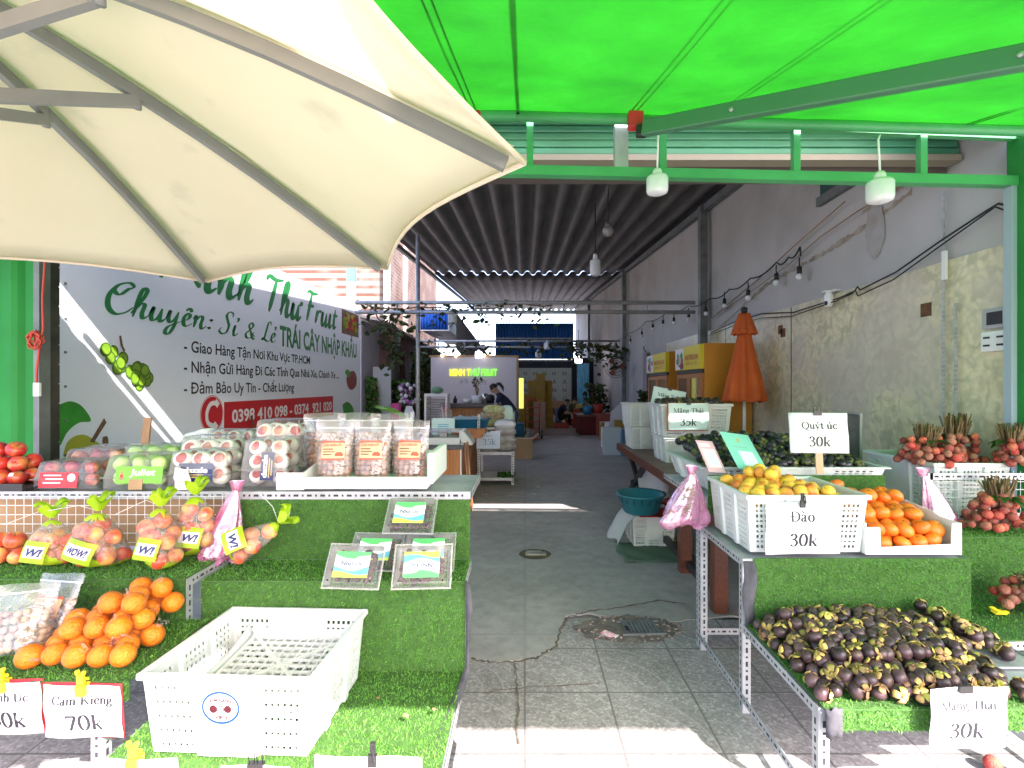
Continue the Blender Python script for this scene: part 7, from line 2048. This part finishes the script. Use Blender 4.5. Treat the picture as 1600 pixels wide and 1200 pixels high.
# grape boxes
MT['frost']=film('frosted plastic',body=(.8,.84,.84),fac=.3,rough=.2,edge=.4,bump=.1)
def grape_box(lab,loc,tilt,rz,lbl=1,w_=.235,d_=.175,h_=.075):
    t=thing('grape_box',lab,'grape box',loc,(tilt,0,rz),'clear grape boxes on the turf step')
    b=MB(); x,y=w_/2,d_/2
    b.add([(-x*.86,-y*.84,0),(x*.86,-y*.84,0),(x*.86,y*.84,0),(-x*.86,y*.84,0),(-x*.97,-y*.96,h_*.62),(x*.97,-y*.96,h_*.62),(x*.97,y*.96,h_*.62),(-x*.97,y*.96,h_*.62),(-x*.9,-y*.86,h_),(x*.9,-y*.86,h_),(x*.9,y*.86,h_),(-x*.9,y*.86,h_)],
       [(3,2,1,0),(0,1,5,4),(1,2,6,5),(2,3,7,6),(3,0,4,7),(4,5,9,8),(5,6,10,9),(6,7,11,10),(7,4,8,11),(8,9,10,11)]); b.build('clear_shell',MT['clam'],t,bevel=.008)
    b=MB(); 
    for q in ((-x-.004,x+.004,-y-.004,-y+.003),(-x-.004,x+.004,y-.003,y+.004),(-x-.004,-x+.003,-y+.0035,y-.0035),(x-.003,x+.004,-y+.0035,y-.0035)): b.box(*q,h_*.6,h_*.64)
    b.build('lid_flange',MT['frost'],t,bevel=.001)
    b=MB()
    for i in range(46): b.ball((rnd(-x*.78,x*.78),rnd(-y*.72,y*.72),rnd(.014,h_*.62)),rnd(.0105,.013),8,6)
    f=b.build('grape_filling',MT['grape'],t); f['kind']='stuff'
    b=MB()
    for sx in (-1,0,1): b.lathe([(.004,h_+.0005),(.001,h_+.0012)],8,M=Matrix.Translation((sx*x*.75,-y*.72,0)))
    b.build('vent_hole',MT['dark'],t)
    lb=MB(); lx,ly=x*.62,y*.58; zz=h_+.0015; s=lbl
    lb.box(-lx,lx,-ly,ly,zz,zz+.0008,0)
    def wav(u,off,amp,ph): return off+amp*math.sin(u*5+ph)
    n=14
    def strip(yf0,yf1,mi,dz):
        vs=[];
        for i in range(n+1):
            u=i/n; xx=-lx+2*lx*u; vs+=[(xx*s,yf0(u)*s,zz+dz),(xx*s,yf1(u)*s,zz+dz)]
        fs=[(2*i,2*i+2,2*i+3,2*i+1) for i in range(n)]
        lb.add(vs,fs,mi)
    strip(lambda u:max(ly*.1,ly*(.75-.6*u*(1-u)*2.2)) if u<.6 else ly*(.5+.5*u)*.99 if False else ly*(.42+.3*u),lambda u:ly,1,.0012)
    strip(lambda u:-ly,lambda u:wav(u,-ly*.62,ly*.16,1),3,.0012)
    strip(lambda u:wav(u,-ly*.66,ly*.14,1.0),lambda u:wav(u,-ly*.3,ly*.2,2.2),2,.0014)
    vs,fs=font_mesh('Nho Úc',.03); lb.add([Vector(((v.x-lx*.62)*s,(v.y-ly*.08)*s,zz+.002)) for v in fit(vs,lx*1.24,.017)],fs,4)
    lb.build('box_label',[MT['label_w'],MT['label_g'],MT['label_b'],MT['label_y'],mat('label dark',(.02,.05,.1),.5)],t)
    return t
grape_box('grape box lying flat, label upright, topmost of the pyramid',at(645,822,2.24),R(52),R(-2),1) if False else None
Yg=2.17
grape_box('grape box with upright label at the lower end of the pyramid near the apples bag',at(567,902,Yg)+Vector((0,-.06,.06)),R(58),R(-4),1)
grape_box('grape box with its label upside down in the bottom row',at(667,902,Yg)+Vector((0,-.06,.06)),R(58),R(3),-1)
grape_box('half hidden grape box behind the upright labelled one',at(592,868,2.33)+Vector((0,-.0,.0)),R(50),R(-3),1)
grape_box('half hidden grape box behind the upside down labelled one',at(672,868,2.33)+Vector((0,-.0,.0)),R(50),R(2),1)
grape_box('topmost grape box of the pyramid leaning on the turf wall',at(645,812,2.34),R(50),R(-2),1,.225)

# ---------------- knotted clear bags of apples
def apple_bag(lab,loc,n,w_,d_,h_,mt_ap,rz=0,rot=None,text='W!',ap_name='apple',wide=False):
    t=thing('apple_bag',lab,'bag of apples',loc,rot or (0,0,rz),'knotted clear bags of apples')
    r=.036; pts=[]; tr=0
    while len(pts)<n and tr<8000:
        tr+=1; z=rnd(0,1); a=rnd(0,6.28); q_=math.sqrt(rnd(.15,1))
        f=(1-.55*z**1.6)
        p=Vector(((w_/2-r)*q_*math.cos(a)*f,(d_/2-r)*q_*math.sin(a)*f,r+(h_-2*r)*z))
        if all((p-o).length>r*1.72 for o in pts): pts.append(p)
    b=MB(); fruit_ball(b,r,f_apple,14,10); src=None
    for p in pts:
        if src is None: src=b.build(ap_name,mt_ap,t); o=src
        else: o=src.copy(); COL.objects.link(o); o.parent=t
        o.location=p; o.rotation_euler=(rnd(-1.5,1.5),rnd(-1.5,1.5),rnd(0,6))
    # shrink-wrapped film: convex hull of the apples, smoothed
    bm=bmesh.new()
    for p in pts:
        for i in range(7):
            for k in range(6):
                tt=PI*(i+.5)/7; a=2*PI*k/6
                bm.verts.new(p+Vector((math.sin(tt)*math.cos(a),math.sin(tt)*math.sin(a),math.cos(tt)))*r*1.07)
    tip=Vector((rnd(-.015,.015),0,h_+.02)); 
    for k in range(6): bm.verts.new(tip+Vector((.012*math.cos(k),.012*math.sin(k),0)))
    res=bmesh.ops.convex_hull(bm,input=bm.verts)
    bmesh.ops.delete(bm,geom=[v for v in bm.verts if not v.link_faces],context='VERTS')
    bmesh.ops.triangulate(bm,faces=bm.faces); bmesh.ops.subdivide_edges(bm,edges=[e for e in bm.edges if e.calc_length()>.03],cuts=2,use_grid_fill=True)
    bmesh.ops.triangulate(bm,faces=bm.faces)
    for it in range(3): bmesh.ops.smooth_vert(bm,verts=bm.verts,factor=.35,use_axis_x=True,use_axis_y=True,use_axis_z=True)
    for v in bm.verts: v.co+=v.co.normalized()*.004*mnoise.noise(v.co*38)
    me=bpy.data.meshes.new('film'); 
    me.materials.append(MT['filmb']); me.materials.append(MT['lime'])
    bm.faces.ensure_lookup_table()
    for f in bm.faces:
        f.smooth=True; c=f.calc_center_median()
        band=.05+.02*math.sin(c.x*30)
        f.material_index=1 if (c.z<.036+.024*math.sin(c.x*26+1)+.01*math.sin(c.y*40) or c.z>h_*.95) else 0
    bm.to_mesh(me); bm.free()
    o=bpy.data.objects.new('bag_film',me); COL.objects.link(o); o.parent=t
    # lime knot and tails
    b=MB(); a0=rnd(0,6)
    b.grid(lambda u,v:(tip.x+(.012+.035*v)*math.cos(2*PI*u)*(1+.3*math.sin(6*PI*u+a0)),(.012+.03*v)*math.sin(2*PI*u)*(1+.25*math.cos(4*PI*u)),tip.z+.002+.05*v+.014*math.sin(6*PI*u)*v),24,5)
    for k in range(2):
        a=rnd(0,6.28); b.grid(lambda u,v:(tip.x+.05*v*math.cos(a)+.03*(u-.5)*math.sin(a)*(1+v),.07*v*math.sin(a)-.03*(u-.5)*math.cos(a)*(1+v),tip.z+.02+.05*math.sin(2.2*v)+.012*math.sin(9*u)),5,6)
    b.build('lime_knot',MT['lime'],t)
    a=rnd(2.4,4); b=MB(); b.tube([tip,(tip.x+.06*math.cos(a),.06*math.sin(a)-.03,tip.z+.03),(tip.x+.14*math.cos(a),-.09,tip.z+rnd(-.02,.04))],.0012,4); b.build('twine',MT['whitepaint'],t)
    # printed patch
    lb=MB(); lw=.14 if wide else .1; lh=.06; zc=h_*.42; 
    yf=-(d_/2)*(1-.55*(zc/h_)**1.6)-.008
    F=Matrix.Translation((rnd(-.02,.01),yf,zc))@Matrix.Rotation(R(90)-.3,4,'X')@Matrix.Rotation(R(-8 if not wide else -14),4,'Z')
    cyl=lambda x,y,z:F@Vector((x,y,z-.9*x*x*4-2.5*y*y))
    lb.grid(lambda u,v:cyl(lw*(u-.5),lh*(v-.5)*1.5,0),8,6,0)
    lb.grid(lambda u,v:cyl(lw*.8*(u-.5),lh*.8*(v-.5),.0015),8,4,1)
    vs,fs=font_mesh(text,.05); vs=fit(vs,lw*.66,lh*.5,.25); lb.add([cyl(v.x-lw*.33,v.y-lh*.25,.003) for v in vs],fs,2)
    lb.build('bag_print',[MT['lime'],MT['whitepaint'],MT['navy']],t)
    return t
MT['filmb']=film('bag film',body=(.95,.92,.9),fac=.1,rough=.12,edge=.5,bump=.9,bscale=38)
z_=.748
apple_bag('clear bag of blushed apples with its print cut off, nearest the loose apples',(topx(82,2.25),2.25,z_),11,.24,.18,.185,MT['appleyel'],.1)
apple_bag('wide clear bag of apples with a large slanted print',(topx(152,2.22),2.215,z_),18,.31,.2,.225,MT['appleyel'],-.05,text='WOW!',wide=True)
apple_bag('clear bag of apples with a bright lime knot at the middle of the row',(topx(249,2.22),2.215,z_),15,.24,.2,.245,MT['appleyel'],.05)
apple_bag('clear bag of apples leaning on the wire grid behind the lime knotted one',(topx(304,2.33),2.335,z_),13,.24,.17,.27,MT['appleyel'],.2)
apple_bag('clear apple bag lying tipped over on the bare turf step',(topx(350,2.2)-.02,2.24,z_+.025),9,.17,.15,.26,MT['appleyel'],rot=(R(-28),R(48),R(-30)))

# ================================================================= PRICE SHEETS AND CARDS
def sign(lab,loc,w_,h_,lines,rot,paper='paper',edge=None,clip='yellow',stick=False,ink='ink',clipx=0,blank=False,name='price_sheet'):
    t=thing(name,lab,'price sign',loc,(R(90)+rot[0],0,rot[1]))
    jr=rnd(0,9)
    if edge:
        b=MB(); b.grid(lambda u,v:(w_*1.03*(u-.5)-.006,-h_*1.03+h_*1.04*v,-.011+.002*math.sin(5*u+jr)),8,4); b.build('red_backing',MT[edge],t,solid=.002)
    wav=lambda x,y:.004*math.sin(7*x/w_+jr)+.003*math.sin(9*y/h_+2*x/w_)
    b=MB(); b.grid(lambda u,v:(w_*(u-.5),-h_*(1-v),wav(w_*(u-.5),-h_*(1-v))),14,10); b.build('sheet',MT[paper],t,solid=.0015)
    if lines:
        b=MB()
        for txt,cap,y,xo in lines:
            prs,wd=serif_text(txt,cap*h_)
            for vs,fs in prs:
                b.add([Vector((v.x-wd/2+xo*w_,v.y-y*h_,v.z+.0016+wav(v.x-wd/2+xo*w_,v.y-y*h_))) for v in vs],fs)
        b.build('lettering',MT[ink],t)
    b=MB()
    if clip=='yellow':
        x=clipx*w_
        b.box(x-.016,x+.016,-.03,.006,.003,.016); b.box(x-.011,x+.011,.0065,.04,.0,.012); b.box(x-.02,x+.02,.018,.028,-.004,.0);b.box(x-.017,x-.006,.0405,.055,.0,.01); b.box(x+.004,x+.015,.0405,.052,.0,.01); b.box(x-.013,x+.013,-.026,.004,-.022,-.008)
        b.build('clip',MT['clip'],t,bevel=.003)
    elif clip=='black':
        x=clipx*w_
        b.box(x-.012,x+.012,-.022,.012,.003,.014); b.box(x-.007,x+.007,.0125,.045,.001,.012); b.tube([(x+.0,.02,.012),(x+.004,.035,.02),(x+.008,.0,.02)],.003,5); b.build('clip',MT['blackclip'],t,bevel=.003)
    elif clip=='binder':
        x=clipx*w_
        b.box(x-.022,x+.022,-.016,.008,-.009,.008); 
        for q in (-.012,.012): b.tube([(x+q-.007,.006,0),(x+q-.01,.035,.004),(x+q,.042,.005),(x+q+.01,.035,.004),(x+q+.007,.006,0)],.0016,5)
        b.build('clip',MT['blackclip'],t)
    if stick:
        b=MB(); b.box(-.02,.02,-h_-.12,-.02,-.014,-.006); b.build('stick',mat('stick wood',(.6,.38,.24),.7),t)
    return t
L70=[('Cam Kiếng',.155,.36,0),('70k',.3,.86,.02)]
sign('price sheet reading 70k in a red edged sleeve clipped under the oranges',at(127,1071,1.66),.265,.182,L70,(.06,-.02),edge='red',clip='yellow',clipx=.02)
sign('price sheet reading 30k with a red corner, partly out of view beside the 70k sheet',at(-3,1066,1.66),.27,.182,[('Chanh Úc',.15,.36,.04),('30k',.3,.86,.1)],(.06,.03),edge='red',clip='yellow',clipx=.05)
sign('blank white sheet with a yellow clip at the foot of the turf step',at(210,1186,1.425),.24,.17,None,(0,.02),clip='yellow',clipx=.0)
sign('long white sheet held by a black clip at the front edge of the turf step',at(575,1182,1.43),.31,.2,None,(0,-.01),clip='black',clipx=.05)
sign('white sheet with a binder clip before the empty crate',at(400,1196,1.43),.2,.18,None,(0,.0),clip='binder',clipx=.0)
sign('sunlit price sheet reading 30k hanging from the mangosteen step',at(1514,1074,1.695),.28,.215,[('Măng Thái',.135,.36,0),('30k',.25,.83,0)],(.03,.07),clip='binder',ink='ink',clipx=-.05)
sign('large price sheet reading 30k clipped on the peach crate',at(1255,785,2.345),.36,.245,[('Đào',.19,.37,0),('30k',.235,.85,.02)],(.02,.03),clip='black',clipx=-.02)
sign('price sheet reading 30k on a stick in the wide crate of dark mangosteens',at(1277,645,2.93),.325,.235,[('Quýt úc',.17,.4,.02),('30k',.23,.83,.02)],(-.12,-.1),clip='binder',stick=True,clipx=.0)
sign('mint price sheet reading 35k clipped on the stacked crate of mangosteens',at(1076,630,4.98),.395,.27,[('Măng Thái',.16,.35,0),('35k',.26,.83,0)],(.02,-.05),paper='papermint',edge='orangecloth',clip='binder',clipx=.0)
ts=sign('tilted pale price sheet standing behind the stacked crate',at(1047,608,5.7),.37,.24,[('Măng Sale',.16,.42,0)],(-.05,-.1),paper='papermint',clip='binder',clipx=.0); ts.rotation_euler=(R(88),R(11),-.1)
# payment cards, codes left out
def card(lab,c,w_,h_,mtb,rot,crest):
    t=thing('payment_card',lab,'card',c,rot)
    b=MB(); b.box(-w_/2,w_/2,0,h_,-.003,0); b.build('card',mtb,t,bevel=.002)
    b=MB()
    if crest:
        b.box(-w_*.2,w_*.3,h_*.12,h_*.5,.0004,.001,0); b.box(-w_*.28,w_*.18,h_*.6,h_*.615,.0004,.001,1)
        b.add([(.012*math.cos(i*PI/4),h_*.8+.014*math.sin(i*PI/4),.001) for i in range(8)],[tuple(range(8))],2)
        b.add([(0,h_*.86,.001),(.005,h_*.83,.001),(-.005,h_*.83,.001)],[(0,1,2)],2)
    else:
        b.box(-w_*.36,w_*.36,h_*.15,h_*.72,.0004,.001,3); b.box(-w_*.28,w_*.28,h_*.22,h_*.64,.0012,.0018,0); b.box(-w_*.4,w_*.2,h_*.8,h_*.9,.0004,.001,3)
    b.build('print',[MT['papermint'],mat('mint print',(.2,.4,.36),.5),MT['gold'],MT['whitepaint']],t)
card('mint green card with a small gold crest propped on the wide crate',at(1178,735,2.9),.23,.27,mat('mint card',(.2,.6,.5),.4),(R(48),R(8),R(22)),True)
card('pink edged white card leaning beside the mint green card',at(1122,738,2.88),.125,.22,MT['pinkpaper'],(R(50),R(6),R(20)),False)
# yellow clip fallen on rack D
t=thing('loose_clip','yellow plastic clip lying on the turf beside the low lychee bunch','clip',atz(1560,958,.445),(.3,.2,.4))
b=MB(); b.box(-.05,.05,-.014,.014,0,.012); b.box(-.055,-.02,-.022,.022,.0125,.022); b.box(.02,.05,-.018,.0,.0125,.02); b.build('clip',MT['clip'],t,bevel=.004)
# petals and bits on turf
for k,(px,py) in enumerate([(634,1118),(680,1108),(590,1090)]):
    c=atz(px,py,.343); b=MB(); b.grid(lambda u,v:(.022*(u-.5),.012*(v-.5),.004*math.sin(5*u)),4,2); tag(b.build('petal',mat('dry petal',(.3,.16,.08),.8),None,loc=c,rot=(.3,.2,k)),'dry petal fallen on the sunlit turf step','petal',group='petals on the turf step')
b=MB(); c=Vector((2.42,2.2,.0)); b.ball((0,0,.03),.032,14,10); tag(b.build('fallen_lychee',MT['lychee'],None,loc=(at(1590,1152,1.9).x,2.0,.002)),'single lychee fallen on the pavers under the stall','lychee')

# ================================================================= PEOPLE
def person(lab,loc,rz,J,rad,edges,cloth,hairf,group=None,hairpts=None):
    """one continuous skin over a posed skeleton; clothing zones are materials on the same body"""
    t=thing('person',lab,'person',loc,rz,group)
    names=list(J); idx={n:i for i,n in enumerate(names)}
    me=bpy.data.meshes.new('body'); me.from_pydata([J[n] for n in names],[(idx[a],idx[b_]) for a,b_ in edges],[])
    o=bpy.data.objects.new('body',me); COL.objects.link(o)
    sk=o.modifiers.new('skin','SKIN'); sk.use_smooth_shade=True
    for n in names:
        v=me.skin_vertices[0].data[idx[n]]; r=rad[n]; v.radius=(r,r) if not isinstance(r,tuple) else r; v.use_root=(n=='pelvis')
    sb=o.modifiers.new('sub','SUBSURF'); sb.levels=2; sb.render_levels=2
    dg=bpy.context.evaluated_depsgraph_get(); dg.update(); ev=o.evaluated_get(dg); m2=bpy.data.meshes.new_from_object(ev); m2.name='body'
    bpy.data.objects.remove(o)
    o=bpy.data.objects.new('body',m2); COL.objects.link(o); o.parent=t
    m2.materials.clear()
    mats=[MT['skin'],MT[cloth[0]],MT[cloth[1]],MT['black']]
    for m_ in mats: m2.materials.append(m_)
    segs=[(Vector(J[a]),Vector(J[b_]),a,b_) for a,b_ in edges]
    zone={}
    for p in m2.polygons:
        c=p.center; best=None
        for a,b_,na,nb in segs:
            d=b_-a; tt=max(0,min(1,(c-a).dot(d)/max(1e-9,d.length_squared))); q=(a+d*tt-c).length
            if best is None or q<best[0]: best=(q,na,nb,tt)
        k=(best[1],best[2])
        p.material_index=cloth[2](k,best[3])
        p.use_smooth=True
    hd=Vector(J['head']); cr=Vector(J['crown']); up_=(cr-hd).normalized()
    fwd=Vector(J['face'])-hd; fwd=(fwd-up_*fwd.dot(up_)).normalized(); sd=up_.cross(fwd)
    b=MB(); cen=hd.lerp(cr,.45)
    def fn(u,v):
        a=2*PI*u; tt=v*1.75; d=up_*math.cos(tt)+(fwd*math.cos(a)+sd*math.sin(a))*math.sin(tt)
        r=.108*(1+.02*math.sin(17*a)); 
        if d.dot(fwd)>.38 and d.dot(up_)<.55: r*=.82
        return cen+d*r
    b.grid(fn,28,12)
    if hairf: 
        for pth,rr in hairf: b.tube(pth,rr,8)
    b.build('hair',MT['hair'],t)
    b=MB()
    fc=Vector(J['face'])
    for s_ in (-1,1):
        b.ball(cen+fwd*.088+sd*s_*.033+up_*.0,.0105,8,6,0)
        b.ball(cen+sd*s_*.098-up_*.015,.024,8,6,1,sq=(.5,1,1.2))
    b.ball(cen+fwd*.1-up_*.03,.016,8,6,1); b.ball(cen+fwd*.092-up_*.06,.016,8,5,2,sq=(1.2,1.2,.35))
    b.build('face_features',[MT['black'],MT['skin'],mat('lips',(.35,.12,.1),.5)],t)
    return t
def fingers(J,rad,E,wr,hand,dirv,side,pre):
    """palm knuckles and five bent fingers rooted in the palm"""
    h=Vector(J[hand]); d=Vector(dirv).normalized(); s=Vector(side).normalized(); dn=d.cross(s)
    for k in range(4):
        o=(k-1.5)*.019; L_=(.07,.08,.075,.058)[k]
        n1,n2,n3=f'{pre}k{k}',f'{pre}m{k}',f'{pre}t{k}'
        J[n1]=tuple(h+s*o+d*.035); J[n2]=tuple(h+s*o*1.15+d*(.035+L_*.55)-dn*.006); J[n3]=tuple(h+s*o*1.2+d*(.035+L_*.9)-dn*.028)
        rad[n1]=.011;rad[n2]=.0085;rad[n3]=.007; E+=[(hand,n1),(n1,n2),(n2,n3)]
    J[pre+'th1']=tuple(h-s*.035+d*.005); J[pre+'th2']=tuple(h-s*.055+d*.04-dn*.012); rad[pre+'th1']=.011; rad[pre+'th2']=.008; E+=[(hand,pre+'th1'),(pre+'th1',pre+'th2')]
# woman bending over the counter: facing -X
c=at(795,0,12.0)
J={'pelvis':(.14,0,.86),'waist':(.06,0,1.0),'chest':(-.12,0,1.2),'upper':(-.2,0,1.28),'neck':(-.28,0,1.37),'head':(-.33,0,1.42),'crown':(-.41,0,1.56),'face':(-.44,0,1.42),
 'shl':(-.22,.17,1.28),'ell':(-.32,.22,1.04),'wrl':(-.5,.16,.93),'hal':(-.56,.14,.91),'shr':(-.22,-.17,1.28),'elr':(-.3,-.22,1.03),'wrr':(-.5,-.17,.94),'har':(-.56,-.15,.92),
 'hil':(.14,.1,.83),'knl':(.06,.12,.46),'anl':(.14,.12,.08),'tol':(-.02,.13,.03),'hir':(.14,-.1,.83),'knr':(.1,-.1,.46),'anr':(.22,-.11,.08),'tor':(.06,-.12,.03)}
rad={'pelvis':(.15,.13),'waist':(.12,.11),'chest':(.14,.12),'upper':(.12,.1),'neck':.055,'head':.085,'crown':.075,'face':.06,'shl':.062,'shr':.062,'ell':.043,'elr':.043,'wrl':.028,'wrr':.028,'hal':.03,'har':.03,'hil':.1,'hir':.1,'knl':.066,'knr':.066,'anl':.045,'anr':.045,'tol':.036,'tor':.036}
E=[('pelvis','waist'),('waist','chest'),('chest','upper'),('upper','neck'),('neck','head'),('head','crown'),('head','face'),('upper','shl'),('shl','ell'),('ell','wrl'),('wrl','hal'),('upper','shr'),('shr','elr'),('elr','wrr'),('wrr','har'),('pelvis','hil'),('hil','knl'),('knl','anl'),('anl','tol'),('pelvis','hir'),('hir','knr'),('knr','anr'),('anr','tor')]
fingers(J,rad,E,'wrl','hal',(-1,-.1,-.4),(0,1,0),'l'); fingers(J,rad,E,'wrr','har',(-1,.1,-.4),(0,-1,0),'r')
def cz(k,tt):
    a,b_=k
    if 'to' in b_[:2]: return 3
    if a in('hil','hir','knl','knr','anl','anr') or b_ in('hil','hir'): return 2
    if k in(('pelvis','waist'),): return 2 if tt<.35 else 1
    if k in(('waist','chest'),('chest','upper'),('upper','shl'),('upper','shr')): return 1
    if k in(('shl','ell'),('shr','elr')): return 1 if tt<.62 else 0
    if k==('upper','neck'): return 1 if tt<.5 else 0
    return 0
tail=[([(-.30,0,1.58),(-.22,.0,1.58),(-.15,0,1.5),(-.13,0,1.4)],[.03,.04,.035,.01])]
person('person in navy T-shirt and blue jeans with a ponytail, bending over the counter',(c.x+.0,12.0,.006),0,J,rad,E,('shirt','jeans',cz),tail)
# seated workers
def seated(lab,loc,rz,cloth,lean=.15,stool='bluebasin',sc=1,stoollab=None,arm=0):
    J={'pelvis':(0,0,.3),'waist':(-.02,0,.44),'chest':(-.06-lean*.4,0,.62),'upper':(-.1-lean*.7,0,.72),'neck':(-.15-lean,0,.82),'head':(-.18-lean,0,.86),'crown':(-.24-lean,0,1.0),'face':(-.28-lean,0,.85),
     'shl':(-.1-lean*.7,.19,.72),'ell':(-.2-lean,.24,.5),'wrl':(-.42-lean*.6,.12,.46+arm),'hal':(-.48-lean*.6,.1,.45+arm),'shr':(-.1-lean*.7,-.19,.72),'elr':(-.2-lean,-.24,.5),'wrr':(-.42-lean*.6,-.12,.46+arm),'har':(-.48-lean*.6,-.1,.45+arm),
     'hil':(-.05,.11,.28),'knl':(-.42,.17,.42),'anl':(-.4,.16,.08),'tol':(-.55,.18,.03),'hir':(-.05,-.11,.28),'knr':(-.42,-.17,.42),'anr':(-.38,-.16,.08),'tor':(-.53,-.18,.03)}
    rd=dict(rad); rd={k:v for k,v in rd.items() if k in J}; rd['chest']=(.16,.12); rd['upper']=(.13,.1); rd['pelvis']=(.15,.13)
    Es=[e for e in E if e[0] in J and e[1] in J]
    fingers(J,rd,Es,'wrl','hal',(-1,-.3,-.2),(0,1,0),'l'); fingers(J,rd,Es,'wrr','har',(-1,.3,-.2),(0,-1,0),'r')
    p=person(lab,loc,rz,J,rd,Es,(cloth,'shirtdk',cz),None)
    t=thing('low_stool',stoollab,'stool',loc,rz)
    b=MB(); b.lathe([(.001,.17),(.14,.165),(.15,.15),(.13,.0),(.115,.0),(.13,.14),(.001,.145)],16); b.build('seat',MT[stool],t)
    return p
zf=.012
c=at(873,0,19.0); seated('person in navy seated on a low stool, bent over work near the red basket',(c.x,19.0,zf),PI,'shirt',.12,'bluebasin',1,'pale blue low stool under the worker in navy')
c=at(889,0,20.4); seated('person in an olive shirt seated behind the navy shirted worker',(c.x,20.4,zf),PI,'shirtol',.05,'redplastic',1,'low stool under the worker in olive')
c=at(936,0,18.9); seated('person in black seated facing the red basket stack with head bowed',(c.x,18.9,zf),0,'shirtdk',.2,'dkteal',1,'low stool under the worker in black')

print('COUNTS',cnt)
